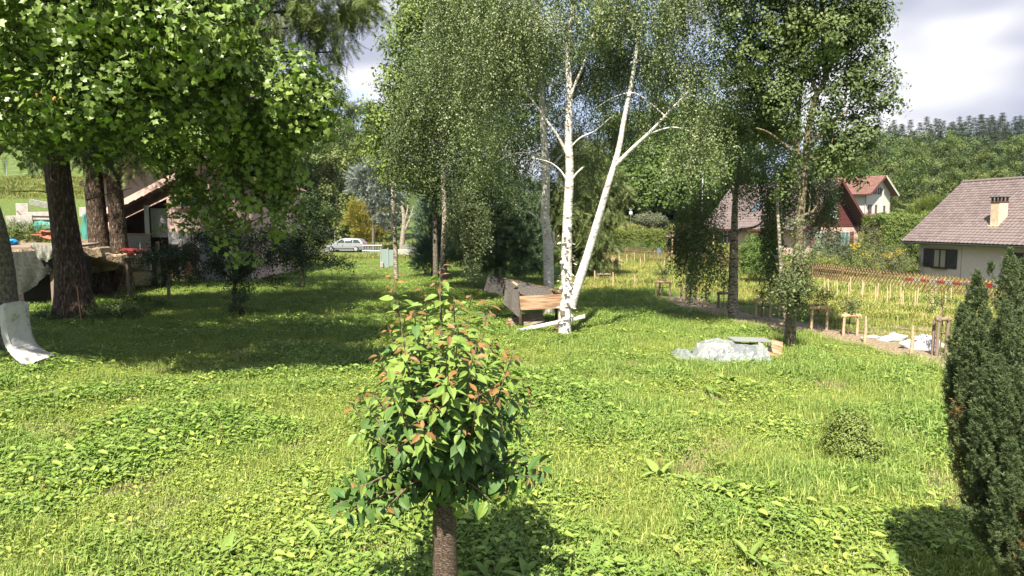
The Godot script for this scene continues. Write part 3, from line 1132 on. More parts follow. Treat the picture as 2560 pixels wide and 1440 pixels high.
# ---- the big garden trees ----
func big_trees() -> void:
	tulip_tree()
	redwoods()
	birches()
	oak()
	rng.seed = 501
	# the pale green maple behind the birches
	var mp := thing("maple_tree", "tall light green maple behind the birches with a thin pale trunk", "tree")
	var f := G(990, 697)
	limbs(mp, [[[f - Vector3(0, 0.3, 0), P(988, 600, -f.z), P(982, 480, -f.z), P(985, 300, -f.z), P(1010, 80, -f.z)], 0.16, 0.06],
		bough_to(P(984, 420, -f.z), P(1080, 300, 37), 0.06, 0.02), bough_to(P(986, 330, -f.z), P(940, 250, 37), 0.05, 0.02), bough_to(P(990, 250, -f.z), P(1050, 100, 37), 0.05, 0.02)], M.dull_birch_bark)
	crown(mp, [[1030, 90, 36, 1.6], [1000, 215, 36, 1.25], [960, 262, 36, 0.85], [932, 292, 36, 0.5], [1070, 40, 36, 1.8], [1020, 300, 36, 1.7], [955, 345, 37, 0.8], [955, 395, 37, 1.0], [1050, 420, 37, 1.4], [1090, 290, 37, 2.4], [1120, 150, 37, 2.8], [1150, 30, 37, 2.6], [1120, -90, 37, 2.6], [1050, -20, 36, 1.2], [980, 440, 37.5, 0.7], [1250, 120, 38, 2.6], [1120, -220, 37, 2.6]],
		15.0, S.maple, M.leaf, Color(0.14, 0.205, 0.038), Color(0.2, 0.265, 0.056), {"gap": -0.12, "freq": 9.0, "s0": 0.9, "s1": 1.5})

func tulip_tree() -> void:
	rng.seed = 300
	var t := thing("tulip_tree", "large tulip tree with lobed leaves leaning over the mattress, trunk cut by the frame", "tree")
	var foot := Vector3(-12.95, 0, -17.3)
	foot.y = ht(foot.x, foot.z)
	var up := func(h: float, dx: float, dz: float) -> Vector3: return foot + Vector3(dx, h, dz)
	var a: Vector3 = up.call(2.5, 0.0, 0.0)
	var b2: Vector3 = up.call(4.5, -0.1, 0.3)
	var c: Vector3 = up.call(7.0, 0.0, 0.6)
	var d: Vector3 = up.call(10.0, 0.3, 0.9)
	var e: Vector3 = up.call(14.0, 0.4, 1.0)
	limbs(t, [[[foot - Vector3(0, 0.4, 0), foot + Vector3(0.03, 0.6, 0), a, b2, c, d, e], 0.36, 0.08],
		bough_to(b2, P(200, 240, 12.5), 0.09, 0.03), bough_to(c, P(520, 300, 13.5), 0.12, 0.03, -0.2), bough_to(c, P(700, 260, 13.8), 0.12, 0.02), bough_to(c, P(430, 120, 12.8), 0.12, 0.03),
		bough_to(P(520, 300, 13.5), P(590, 420, 14.0), 0.04, 0.02, 0.1), bough_to(P(590, 420, 14.0), P(605, 610, 14.0), 0.025, 0.008, 0.0), bough_to(P(520, 300, 13.5), P(640, 430, 13.8), 0.04, 0.015), bough_to(d, P(250, 30, 12.5), 0.12, 0.03), bough_to(d, P(560, 120, 13.4), 0.1, 0.02)], M.grey_bark, "trunk", 14)
	var bl := [[30, 60, 11.6, 0.9], [110, 30, 11.5, 0.8], [200, 55, 11.6, 0.7], [150, 90, 11.8, 0.5], [290, 20, 11.7, 0.7], [50, 120, 11.9, 0.45], [45, 240, 11.6, 0.5], [30, 290, 11.6, 0.45], [120, 255, 11.5, 0.5], [185, 215, 11.6, 0.5], [240, 250, 11.5, 0.5], [300, 225, 11.7, 0.45], [90, 325, 11.9, 0.32], [160, 300, 11.8, 0.4], [260, 300, 11.9, 0.35],
		[430, 70, 11.6, 0.6], [480, 110, 11.5, 0.6], [530, 70, 11.7, 0.5], [390, 130, 11.8, 0.4], [400, 20, 11.7, 0.6], [470, 20, 11.7, 0.6], [540, 150, 11.8, 0.45], [450, 180, 11.8, 0.45], [500, 215, 12.0, 0.45], [370, 230, 11.9, 0.42], [420, 275, 12.1, 0.4],
		[600, 180, 12.6, 0.55], [660, 215, 12.6, 0.55], [710, 200, 12.7, 0.45], [745, 240, 12.7, 0.5], [790, 275, 12.8, 0.38], [818, 255, 12.8, 0.2], [690, 270, 12.7, 0.5], [620, 260, 12.7, 0.5], [750, 310, 12.9, 0.4], [700, 345, 13.0, 0.4], [570, 300, 13.0, 0.5], [640, 330, 13.2, 0.5],
		[640, 400, 13.8, 0.6], [710, 410, 13.9, 0.5], [580, 410, 14.0, 0.5], [690, 470, 14.1, 0.42], [620, 490, 14.0, 0.5], [720, 530, 14.2, 0.3], [590, 560, 14.0, 0.38], [650, 550, 14.0, 0.42], [605, 625, 14.0, 0.22], [680, 560, 14.1, 0.26], [500, 330, 14.2, 0.5], [540, 370, 14.3, 0.45], [470, 520, 14.4, 0.2], [520, 440, 14.2, 0.28], [430, 400, 14.4, 0.25], [545, 480, 14.2, 0.3], [400, 350, 14.6, 0.35], [450, 430, 14.3, 0.3], [500, 395, 14.3, 0.3], [480, 470, 14.4, 0.24], [440, 505, 14.5, 0.18], [432, 560, 14.6, 0.16], [540, 540, 14.3, 0.25],
		[150, 150, 15.2, 1.2], [300, 140, 15.4, 1.3], [400, 200, 15.6, 1.2], [100, 40, 15, 1.5], [550, 240, 15.6, 1.2], [240, 300, 15.0, 0.8], [340, 310, 15.2, 0.7], [430, 310, 15.2, 0.7], [100, 300, 14.6, 0.8], [620, 330, 16, 1.0], [700, 250, 16, 0.9]]
	crown(t, bl, 32.0, S.tulip, M.glossy_leaf, Color(0.088, 0.145, 0.026), Color(0.17, 0.235, 0.046), {"up": 0.2, "gap": -0.06, "freq": 15.0, "s0": 0.75, "s1": 1.2, "inner": 0.3}, "crown")
	var tws := Buf.new()
	for q in blob_list(bl):
		var ce: Vector3 = q[0]
		var from := ce + Vector3(R(-0.6, 0.1), R(-0.3, 0.1), -1.1)
		for k in 3:
			var pts := path([from, from.lerp(ce, 0.5) + Vector3(0, 0.1, 0), ce + rdir() * q[1] * 0.8], 3)
			tws.tube(pts, radii(pts.size(), 0.02, 0.005), 5)
	obj("twigs", tws.mesh(), M.twig, t)
	# the high crown above
	var high := []
	for k in 300:
		var hp := Vector3(R(-19.0, -2.0), R(7.5, 15.0), -R(11.0, 22.0))
		var e2 := Vector3((hp.x + 10.0) / 8.5, (hp.y - 11.5) / 5.0, (hp.z + 16.5) / 5.5)
		if e2.length() > 1.15 or -hp.z - 12.3 < 0.7 * (hp.y - 6.0) or hp.y - 1.7 < CAM_H + 0.335 * -hp.z or (hp.x > -9.5 and hp.y > 11.5): continue
		high.append([hp, R(1.4, 1.9), 0.8])
	for k in 90:
		var hp := Vector3(R(-19.5, -9.8), R(5.2, 11.5), -R(9.0, 16.0))
		if hp.x + 1.5 > -0.76 * -hp.z or -hp.z + 0.695 * hp.y < 17.3: continue
		high.append([hp, R(1.2, 1.6), 0.8])
	crown(t, high, 8.0, S.tulip, M.glossy_leaf, Color(0.075, 0.14, 0.024), Color(0.14, 0.215, 0.036), {"up": 0.2, "gap": -0.35, "freq": 10.0, "s0": 1.3, "s1": 1.9, "inner": 0.5}, "crown")
	crown(t, [[60, -90, 13.2, 1.2], [260, -90, 13.2, 1.2], [430, -70, 13.3, 1.2], [540, -40, 13.4, 0.8], [150, -220, 15, 1.8], [380, -220, 15, 1.8], [-110, 60, 12.6, 1.2], [-100, 200, 12.3, 0.9], [-60, 330, 13, 0.7], [-90, -90, 13.4, 1.5]],
		10.0, S.tulip, M.glossy_leaf, Color(0.075, 0.14, 0.024), Color(0.14, 0.215, 0.036), {"up": 0.2, "gap": -0.25, "freq": 12.0, "s0": 0.9, "s1": 1.4}, "crown")
	# the leaves nearest the eye, one by one
	var leaves: Array[Mesh] = []
	for k in 6:
		var lb := Buf.new()
		tulip_leaf(lb, Transform3D.IDENTITY, 0.135, R(0.1, 0.5), R(0.0, 0.35), vary(Color(0.17, 0.235, 0.046)))
		leaves.append(lb.mesh())
	var near := blob_list(bl.slice(0, 34))
	for k in 260:
		var q: Array = near[k % near.size()]
		var ce: Vector3 = q[0]
		var toward := Vector3(0, CAM_H + 3.0, 0) - ce
		var dr := (toward.normalized() + rdir() * 0.85).normalized()
		var p := ce + dr * float(q[1]) * R(0.95, 1.12)
		quick("leaf", leaves[k % 6], M.glossy_leaf, t, Transform3D(leaf_turn(R(0, TAU), R(-1.2, 0.1), R(-0.7, 0.7)).scaled(Vector3.ONE * R(0.7, 1.15)), p))
	# the yellow cup flowers
	for q in [[92, 245, 11.3], [132, 252, 11.25], [156, 251, 11.3], [185, 262, 11.3], [752, 236, 13.1], [666, 158, 12.6], [640, 452, 12.9], [785, 272, 13.3], [618, 268, 12.6]]:
		var fb := Buf.new()
		for k in 6:
			leaf(fb, Transform3D(leaf_turn(k * TAU / 6.0, 1.0), Vector3.ZERO), OVAL, 0.075, 0.026, 0.5, -0.4, vary(Color(0.5, 0.4, 0.12)) if k % 2 else Color(0.55, 0.3, 0.1))
		quick("flower", fb.mesh(), M.flower, t, Transform3D(Basis.from_euler(Vector3(R(-0.4, 0.4), 0, R(-0.4, 0.4))), P(q[0], q[1], q[2])))

func redwood_trunk(foot: Vector3, top: Vector3, r: float, seed_no: int) -> ArrayMesh:
	var b := Buf.new()
	var n := 26
	var pts := PackedVector3Array()
	var rr := PackedFloat32Array()
	for k in n:
		var f := float(k) / (n - 1)
		pts.append(foot.lerp(top, f * f * 0.6 + f * 0.4) + Vector3(sin(f * 5.0 + seed_no) * 0.06, 0, 0))
		var h := pts[-1].y - foot.y
		rr.append(r * (0.62 + 0.68 * exp(-maxf(h, 0.0) / 0.9)) * (1.0 - 0.75 * clampf(h / 22.0, 0, 1)))
	b.tube(pts, rr, 40, Color.WHITE, 0.0, false, 0.1, 7)
	return b.mesh()

func redwoods() -> void:
	rng.seed = 320
	var dark := Color(0.075, 0.115, 0.03)
	var lite := Color(0.19, 0.24, 0.065)
	var how := {"hang": 0.55, "gap": -0.02, "freq": 13.0, "s0": 0.8, "s1": 1.4}
	var fa := G(188, 800)
	var a := thing("redwood_tree", "thick fluted brown redwood trunk with a red rod leaning on its foot", "tree")
	obj("trunk", redwood_trunk(fa - Vector3(0, 0.4, 0), fa + Vector3(-0.8, 17, 0), 0.72, 1), M.redwood_bark, a)
	var top := func(h: float) -> Vector3: return fa + Vector3(-0.047 * h, h, 0)
	limbs(a, [bough_to(top.call(9.5), P(760, 28, 22), 0.12, 0.03, 0.2), bough_to(top.call(9.0), P(720, 70, 22), 0.09, 0.03, 0.2), bough_to(top.call(11), P(900, -20, 22), 0.1, 0.02, 0.3), bough_to(top.call(12.5), P(800, -160, 22), 0.1, 0.02, 0.3), bough_to(top.call(8.2), P(830, 130, 22), 0.07, 0.02, 0.3), bough_to(P(225, 395, 23.5), P(320, 330, 23), 0.09, 0.04, 0.1), bough_to(P(215, 500, 23.5), P(330, 470, 22.5), 0.03, 0.01, 0.0), bough_to(P(140, 490, 23.6), P(20, 480, 23), 0.03, 0.008, 0.1)], M.redwood_bark, "bough", 7)
	crown(a, [[620, 40, 22, 1.2], [690, 20, 22, 1.2], [770, 15, 22, 1.2], [850, 10, 22, 1.2], [895, 0, 22, 0.7], [868, 55, 22, 0.65], [850, 105, 22, 0.55], [832, 150, 22, 0.45], [805, 115, 22, 0.65], [720, 110, 22.4, 0.6], [640, 110, 22.5, 0.9], [835, 190, 22, 0.28], [800, 60, 22.2, 1.0], [915, -30, 22, 0.5], [590, -60, 22, 1.6], [720, -90, 22, 1.7], [860, -100, 22, 1.6], [820, -250, 22, 2.0], [640, -250, 22, 2.2], [560, 90, 22.5, 1.0], [500, -50, 22.5, 2.0], [420, -250, 23, 2.4], [300, -380, 23, 3.0]],
		21.0, S.redwood, M.grass, dark, lite, how)
	crown(a, [[330, 330, 24, 1.6], [420, 320, 25, 1.3], [220, 345, 25, 1.2], [330, 250, 25, 2.0], [100, 340, 25, 1.4], [500, 310, 25, 1.1], [560, 440, 26, 0.8]],
		20.0, S.redwood, M.needle, dark, Color(0.05, 0.08, 0.02), how)
	var fb := G(275, 738)
	var b := thing("redwood_tree", "second redwood trunk, broad and double, standing behind the first", "tree")
	obj("trunk", redwood_trunk(fb - Vector3(0.15, 0.4, 0), fb + Vector3(-0.9, 18, 0), 0.72, 3), M.redwood_bark, b)
	obj("trunk", redwood_trunk(fb + Vector3(0.5, -0.4, -0.15), fb + Vector3(0.0, 16, -0.3), 0.6, 6), M.redwood_bark, b)
	crown(b, [[300, 300, 31, 2.6], [180, 260, 31, 2.6], [420, 250, 31, 2.8], [300, 150, 31, 3.2], [150, 100, 31, 3.2], [480, 120, 31, 3.0], [540, 0, 31, 3.0], [300, -50, 31, 3.5]],
		9.0, S.redwood, M.needle, dark, lite, {"hang": 0.5, "gap": -0.2, "freq": 8.0, "s0": 1.2, "s1": 2.0})
	var rod := Buf.new()
	var r0 := G(221, 812) + Vector3(0, 0, 0.35)
	rod.tube(PackedVector3Array([r0, r0 + Vector3(-0.27, 1.3, -0.3)]), PackedFloat32Array([0.016, 0.016]), 7)
	tag(obj("garden_rod", rod.mesh(), M.copper), "thin rusty red rod leaning on the front redwood trunk", "rod")

func birches() -> void:
	rng.seed = 340
	var ca := Color(0.12, 0.16, 0.06)
	var cb := Color(0.235, 0.285, 0.125)
	var how := {"hang": 0.75, "gap": -0.05, "freq": 13.0, "s0": 0.7, "s1": 1.2, "inner": 0.45}
	# the white birch with two stems
	var f := G(1415, 838)
	var d := -f.z
	var t := thing("birch_tree", "white birch with two peeling stems beside the hutch", "birch")
	var fork := P(1417, 742, d)
	limbs(t, [[[f - Vector3(0, 0.3, 0), P(1411, 800, d), fork, P(1416, 640, d), P(1419, 540, d), P(1424, 430, d), P(1421, 330, d), P(1424, 230, d + 0.1), P(1420, 120, d + 0.2), P(1440, -60, d), P(1450, -300, d)], 0.215, 0.05],
		[[P(1425, 770, d), P(1440, 725, d), P(1468, 640, d), P(1495, 550, d - 0.1), P(1515, 480, d - 0.2), P(1545, 380, d - 0.3), P(1560, 300, d - 0.3), P(1580, 200, d - 0.4), P(1600, 60, d - 0.4), P(1620, -150, d - 0.4)], 0.16, 0.03],
		[[P(1540, 412, d - 0.3), P(1580, 372, d - 0.5), P(1625, 330, d - 0.7), P(1662, 290, d - 0.8), P(1720, 230, d - 0.9)], 0.07, 0.025],
		[[P(1620, 335, d - 0.7), P(1680, 318, d - 0.7), P(1730, 330, d - 0.7)], 0.03, 0.01],
		[[P(1662, 290, d - 0.8), P(1610, 245, d - 0.6), P(1575, 232, d - 0.5), P(1530, 245, d - 0.3), P(1490, 270, d - 0.3)], 0.022, 0.008],
		[[P(1424, 400, d), P(1400, 350, d), P(1365, 300, d - 0.1), P(1330, 250, d - 0.2), P(1290, 205, d - 0.3)], 0.055, 0.02],
		[[P(1335, 262, d - 0.2), P(1305, 262, d - 0.3), P(1270, 275, d - 0.4)], 0.02, 0.006],
		[[P(1424, 245, d), P(1440, 205, d), P(1470, 130, d), P(1500, 20, d)], 0.05, 0.02],
		[[P(1424, 460, d), P(1440, 435, d - 0.1), P(1458, 418, d - 0.1)], 0.04, 0.02],
		[[P(1418, 452, d), P(1400, 425, d + 0.1), P(1372, 405, d + 0.1), P(1330, 395, d)], 0.03, 0.012],
		[[P(1425, 370, d), P(1450, 345, d), P(1490, 325, d), P(1530, 290, d)], 0.028, 0.01]], M.birch_bark, "trunk", 14)
	var cr := [[1240, 60, 19.6, 1.5], [1150, 90, 19.8, 1.2], [1340, 20, 19.5, 1.3], [1470, 10, 19.3, 1.2], [1600, 10, 19.2, 1.3], [1500, 60, 21.0, 1.2], [1630, 110, 18.9, 0.6], [1720, 60, 19.4, 1.5], [1230, 190, 19.6, 1.0], [1160, 220, 19.8, 0.8], [1290, 150, 19.8, 0.9], [1520, 150, 21.2, 0.9], [1650, 180, 20.4, 1.0], [1730, 190, 19.4, 1.0], [1710, 290, 19.6, 0.7], [1640, 270, 20.6, 0.5], [1760, 300, 19.4, 0.7], [1790, 150, 19.4, 1.0], [1700, 370, 19.6, 0.45], [1775, 370, 19.4, 0.45], [1590, 130, 21.5, 1.1], [1380, 130, 21.5, 0.9], [1450, 170, 22.0, 0.8], [1200, 290, 19.8, 0.65], [1270, 260, 20.6, 0.5], [1100, 150, 20, 0.9],
		[1250, -120, 20, 2.0], [1450, -120, 20.6, 2.0], [1650, -120, 20, 2.0], [1350, -330, 20, 2.2], [1580, -330, 20, 2.2], [1450, -560, 20.5, 2.0], [1800, -30, 19.5, 1.3], [1110, 0, 20, 1.2]]
	crown(t, cr, 14.0, S.birch, M.birch_leaf, ca, cb, how)
	var peel := Buf.new()
	for k in 84:
		var q := P(R(1400, 1430), R(560, 820), d)
		var a := R(-1.6, 1.6)
		var nrm := Vector3(sin(a), 0, cos(a))
		var at := Vector3(f.x + (q.x - f.x) * 0.3, q.y, f.z) + nrm * 0.2
		var w := R(0.02, 0.07)
		var sd := nrm.cross(Vector3.UP) * w
		var e := nrm * R(0.03, 0.09) + Vector3(0, R(-0.06, 0.03), 0)
		peel.quad(at - sd, at - sd + e, at + sd * 0.4 + e * 1.3, at + sd, Color(0.7, 0.58, 0.46) if k % 3 else Color(0.75, 0.72, 0.68))
	obj("peeling_bark", peel.mesh(), M.flower, t)
	var scar := Buf.new()
	scar.box(T(P(1406, 783, d - 0.2) + Vector3(0, 0, 0.02), 0.2), Vector3(0.14, 0.17, 0.05), Color.WHITE, 0.02)
	obj("bark_scar", scar.mesh(), M.oak_bark, t)
	# the single birch behind
	var g := G(1372, 792)
	var e := -g.z
	var t2 := thing("birch_tree", "single pale birch stem standing behind the hutch", "birch")
	limbs(t2, [[[g - Vector3(0, 0.3, 0), P(1372, 700, e), P(1370, 620, e), P(1363, 540, e), P(1365, 450, e), P(1362, 380, e), P(1356, 280, e), P(1352, 200, e), P(1340, 60, e), P(1330, -100, e)], 0.21, 0.06],
		[[P(1363, 575, e), P(1348, 548, e), P(1322, 530, e)], 0.05, 0.02], [[P(1376, 640, e), P(1384, 600, e + 0.1), P(1383, 580, e + 0.1)], 0.06, 0.04],
		[[P(1362, 450, e), P(1385, 410, e), P(1410, 380, e), P(1430, 340, e)], 0.05, 0.02], [[P(1358, 300, e), P(1372, 260, e), P(1385, 200, e)], 0.06, 0.02], [[P(1360, 405, e), P(1330, 385, e - 0.2), P(1285, 384, e - 0.3), P(1240, 405, e - 0.4)], 0.035, 0.01]], M.birch_bark, "trunk", 12)
	crown(t2, [[1290, 330, 24.5, 1.0], [1230, 400, 24.5, 0.8], [1330, 200, 25, 1.4], [1400, 280, 25.5, 1.1], [1470, 330, 25.5, 1.2], [1520, 250, 25, 1.3], [1250, 310, 25, 1.2], [1300, 100, 25, 1.8], [1500, 100, 25, 2.0], [1560, 330, 25.5, 1.0], [1320, 430, 25, 0.6], [1480, 420, 26, 0.9], [1330, 390, 26, 0.8], [1420, 350, 26.5, 0.8]],
		11.0, S.birch, M.birch_leaf, Color(0.08, 0.125, 0.035), Color(0.155, 0.21, 0.06), how)
	# the pair of stems in the middle distance
	var m := G(1110, 716)
	var h := -m.z
	var t3 := thing("birch_tree", "pale birch stem of the close pair, crown drooping low", "birch")
	limbs(t3, [[[m - Vector3(0, 0.3, 0), P(1109, 640, h), P(1112, 560, h), P(1110, 480, h), P(1105, 350, h), P(1110, 200, h), P(1130, 0, h)], 0.2, 0.06], bough_to(P(1110, 470, h), P(1180, 430, 30), 0.06, 0.02, 0.8), bough_to(P(1108, 400, h), P(1040, 330, 30), 0.06, 0.02, 0.8)], M.dull_birch_bark, "trunk", 10)
	crown(t3, [[1060, 240, 30, 1.6], [1110, 200, 30, 1.7], [1180, 200, 29, 1.5], [1040, 330, 30, 1.1], [1070, 400, 30, 0.95], [1150, 370, 29.5, 1.3], [1140, 450, 30, 0.8], [1210, 430, 29, 0.9], [1010, 400, 31, 0.8], [1090, 120, 30, 1.5], [1220, 320, 29, 1.2], [1180, 500, 29.5, 0.6], [1000, 330, 31, 0.8], [1260, 470, 29, 0.6]],
		11.0, S.birch, M.birch_leaf, ca, Color(0.13, 0.18, 0.06), {"hang": 0.6, "gap": -0.14, "freq": 10.0, "s0": 1.0, "s1": 1.5, "inner": 0.5})
	crown(t3, [[1165, 480, 28, 0.4], [1195, 520, 28, 0.4], [1160, 560, 28, 0.35], [1190, 600, 28, 0.35], [1205, 560, 28, 0.3], [1175, 630, 28, 0.25], [1130, 540, 29, 0.3]],
		60.0, S.birch, M.birch_leaf, ca, Color(0.1, 0.13, 0.05), {"hang": 0.9, "gap": -0.4, "s0": 0.8, "s1": 1.2})
	var m2 := G(1089, 706)
	var h2 := -m2.z
	var t4 := thing("dark_trunk_tree", "dark slim trunk of the close pair beside the pale birch stem", "tree")
	limbs(t4, [[[m2 - Vector3(0, 0.3, 0), P(1088, 600, h2), P(1085, 480, h2), P(1080, 300, h2), P(1090, 100, h2)], 0.17, 0.06]], M.grey_bark, "trunk", 9)
	crown(t4, [[1090, 300, 38, 2.2], [1170, 300, 38, 2.2], [1060, 440, 38, 1.3], [1130, 470, 38, 1.3], [1220, 420, 38, 1.6], [1300, 300, 38, 2.2], [1270, 180, 38, 2.4], [1160, 160, 38, 2.4]], 8.0, S.maple, M.leaf, Color(0.06, 0.1, 0.024), Color(0.11, 0.165, 0.036), {"gap": -0.2, "freq": 8.0, "s0": 1.0, "s1": 1.6})
	# the weeping birch on the other side
	var w := G(1832, 792)
	var k := -w.z
	var t5 := thing("weeping_birch", "weeping birch with long dark curtains of twigs over the grass", "birch")
	limbs(t5, [[[w - Vector3(0, 0.3, 0), P(1833, 700, k), P(1835, 620, k), P(1836, 570, k), P(1838, 500, k), P(1845, 440, k), P(1850, 390, k)], 0.2, 0.05],
		[[P(1836, 592, k), P(1850, 575, k), P(1868, 572, k), P(1900, 560, k), P(1930, 520, k)], 0.09, 0.02], [[P(1834, 590, k), P(1822, 588, k), P(1808, 592, k)], 0.08, 0.05], bough_to(P(1838, 500, k), P(1760, 470, 23), 0.05, 0.015, 0.6), bough_to(P(1842, 460, k), P(1930, 430, 23), 0.05, 0.015, 0.5), bough_to(P(1842, 460, k), P(2050, 440, 23), 0.04, 0.012, 0.5)], M.dull_birch_bark, "trunk", 12)
	var sp := Spots.new()
	for c in [[1735, 520, 23.5, 0.5, 60], [1770, 490, 23, 0.45, 50], [1715, 545, 23.8, 0.35, 50], [1755, 590, 22.8, 0.3, 46], [1720, 600, 23.5, 0.28, 36], [1795, 590, 23, 0.22, 22], [1850, 400, 23.5, 0.6, 34], [1900, 400, 23.2, 0.7, 50], [1950, 420, 23, 0.6, 70], [1935, 500, 22.6, 0.32, 60], [1925, 580, 22.6, 0.25, 50], [1940, 620, 22.6, 0.2, 32], [2040, 450, 22.5, 0.45, 60], [2070, 470, 22.5, 0.3, 36], [2000, 440, 23, 0.5, 50], [1690, 570, 24, 0.22, 16], [2085, 500, 22.5, 0.15, 10], [1735, 660, 22.9, 0.14, 12], [1770, 650, 22.8, 0.14, 12], [1810, 640, 22.9, 0.12, 8]]:
		var ce := P(c[0], c[1], c[2])
		for j in int(c[4]):
			var dv := rdir()
			var p := ce + Vector3(dv.x * c[3], dv.y * c[3] * 0.9 + 0.2, dv.z * c[3] * 1.3)
			var tone := Color(0.065, 0.1, 0.03).lerp(Color(0.15, 0.2, 0.062), pow(rng.randf(), 1.4))
			sp.add(aim(Vector3(R(-0.1, 0.1), -1, R(-0.1, 0.1)), R(0, TAU), R(0.6, 1.15)), p, tone)
	many("crown", S.weep, M.birch_leaf, sp, t5)

func oak() -> void:
	rng.seed = 360
	var f := G(1978, 872)
	var d := -f.z
	var t := thing("oak_tree", "tall oak with a lichened fork and leafy shoots round its lower trunk", "tree")
	limbs(t, [[[f - Vector3(0, 0.3, 0), P(1978, 800, d), P(1985, 720, d), P(1993, 640, d), P(1999, 560, d), P(2007, 480, d), P(2014, 410, d), P(2018, 350, d), P(2026, 300, d), P(2040, 240, d), P(2062, 195, d), P(2060, 100, d), P(2050, -60, d), P(2040, -300, d)], 0.14, 0.045],
		[[P(2010, 430, d), P(1996, 390, d + 0.1), P(1992, 330, d + 0.2), P(2000, 250, d + 0.2), P(2010, 160, d + 0.2)], 0.09, 0.03], [[P(2016, 375, d), P(2040, 350, d - 0.2), P(2065, 320, d - 0.3), P(2100, 290, d - 0.4), P(2150, 250, d - 0.4)], 0.06, 0.015],
		[[P(2000, 540, d), P(2030, 530, d - 0.1), P(2045, 505, d - 0.1), P(2040, 470, d - 0.1)], 0.05, 0.012], [[P(2040, 515, d - 0.1), P(2055, 515, d - 0.1), P(2050, 495, d - 0.1)], 0.02, 0.008], [[P(2020, 545, d), P(2026, 500, d), P(2020, 475, d)], 0.025, 0.008],
		[[P(1999, 470, d), P(1990, 440, d), P(1993, 415, d)], 0.07, 0.05], [[P(2016, 400, d), P(2050, 395, d - 0.2), P(2078, 360, d - 0.3), P(2085, 320, d - 0.3)], 0.03, 0.01], [[P(1998, 390, d), P(1960, 360, d + 0.2), P(1920, 330, d + 0.3), P(1890, 320, d + 0.4)], 0.05, 0.015], [[P(2062, 195, d), P(2100, 120, d), P(2140, 60, d)], 0.06, 0.02], [[P(2045, 240, d), P(2020, 180, d), P(1980, 100, d)], 0.06, 0.02]], M.oak_bark, "trunk", 14)
	crown(t, [[2090, 40, 18, 1.0], [2150, 50, 18, 0.6], [2185, 40, 18, 0.3], [2120, 130, 18, 0.7], [2060, 90, 18, 1.0], [2160, 200, 17.9, 0.55], [2215, 215, 17.9, 0.35], [2235, 250, 17.9, 0.22], [2110, 240, 18, 0.65], [2170, 280, 18, 0.42], [2150, 350, 17.9, 0.4], [2110, 390, 18, 0.4], [2180, 330, 18, 0.28], [2080, 180, 18.4, 0.6], [1960, 60, 18.6, 1.1], [1890, 130, 18.6, 0.8], [1930, 220, 18.8, 0.7], [1860, 240, 19.2, 0.6], [1950, 300, 18.8, 0.5], [1890, 320, 19.6, 0.5], [1990, 160, 18.8, 0.8], [2030, 0, 18.4, 1.0], [2060, -150, 18, 1.6], [1900, -120, 18.5, 1.6], [2160, -90, 18, 0.8], [2050, -380, 18, 1.8], [1850, 20, 18.8, 0.9], [2100, 320, 18.5, 0.4], [2060, 420, 18.6, 0.3], [2080, 330, 18.5, 0.4], [2085, 400, 18.4, 0.35], [1960, 260, 18.4, 0.5], [2080, 250, 18.4, 0.4], [1950, 340, 18.6, 0.4], [2000, 330, 17.6, 0.25], [2050, 300, 17.5, 0.22], [2030, 390, 17.6, 0.16], [1975, 420, 17.7, 0.2], [1960, 470, 17.8, 0.18], [2075, 430, 17.6, 0.25], [1985, 520, 17.7, 0.14], [2130, 440, 18.3, 0.22], [1830, 340, 20.0, 0.4], [2205, 270, 18, 0.25], [2195, 130, 18, 0.2], [1960, 380, 19.5, 0.4]],
		46.0, S.oak, M.leaf, Color(0.068, 0.102, 0.03), Color(0.135, 0.18, 0.05), {"gap": -0.06, "freq": 17.0, "s0": 0.8, "s1": 1.25, "inner": 0.35})
	crown(t, [[1850, 300, 23, 0.9], [1800, 330, 23, 0.7], [1880, 380, 23, 0.5], [1840, 200, 22, 1.0], [1900, 240, 22, 0.8], [1920, 330, 22, 0.6], [1820, 120, 22, 1.0], [1960, 400, 23, 0.4]], 18.0, S.oak, M.leaf, Color(0.13, 0.19, 0.03), Color(0.17, 0.22, 0.05), {"gap": -0.1})
	# shoots round the lower trunk
	crown(t, [[1992, 600, 17.6, 0.22], [1985, 640, 17.6, 0.28], [2005, 650, 17.55, 0.26], [1990, 690, 17.5, 0.3], [1970, 720, 17.6, 0.3], [2000, 720, 17.5, 0.3], [1985, 750, 17.55, 0.26], [2005, 770, 17.6, 0.2], [1950, 740, 17.6, 0.2], [1990, 560, 17.7, 0.16]],
		60.0, S.oval, M.leaf, Color(0.09, 0.12, 0.04), Color(0.15, 0.18, 0.07), {"gap": -0.15, "s0": 0.6, "s1": 1.05, "up": 0.0}, "shoots")
	var g := G(1962, 848)
	var e := -g.z
	var t2 := thing("young_birch", "thin birch stem with black bands close behind the oak", "birch")
	limbs(t2, [[[g - Vector3(0, 0.2, 0), P(1966, 800, e), P(1955, 740, e), P(1952, 660, e), P(1945, 540, e), P(1940, 440, e)], 0.095, 0.03]], M.dull_birch_bark, "trunk", 10)

# ---- smaller trees and shrubs ----
func bushy(called: String, label: String, category: String, raw: Array, per: float, mesh: Mesh, m: Material, ca: Color, cb: Color, how := {}, group := "", stem := 0.05) -> Node3D:
	var bl := blob_list(raw)
	var c: Vector3 = bl[0][0]
	var o := thing(called, label, category, Vector3.ZERO, 0.0, group)
	var foot := on_ground(c.x, c.z)
	var list := [[[foot - Vector3(0, 0.2, 0), foot.lerp(c, 0.5) + Vector3(0.03, 0, 0.02), c], stem, stem * 0.4]]
	for k in mini(4, bl.size() - 1): list.append(bough_to(foot.lerp(c, 0.6), bl[k + 1][0], stem * 0.6, stem * 0.15, 0.05))
	limbs(o, list, M.grey_bark, "stem", 6)
	crown(o, raw, per, mesh, m, ca, cb, how, "foliage")
	return o

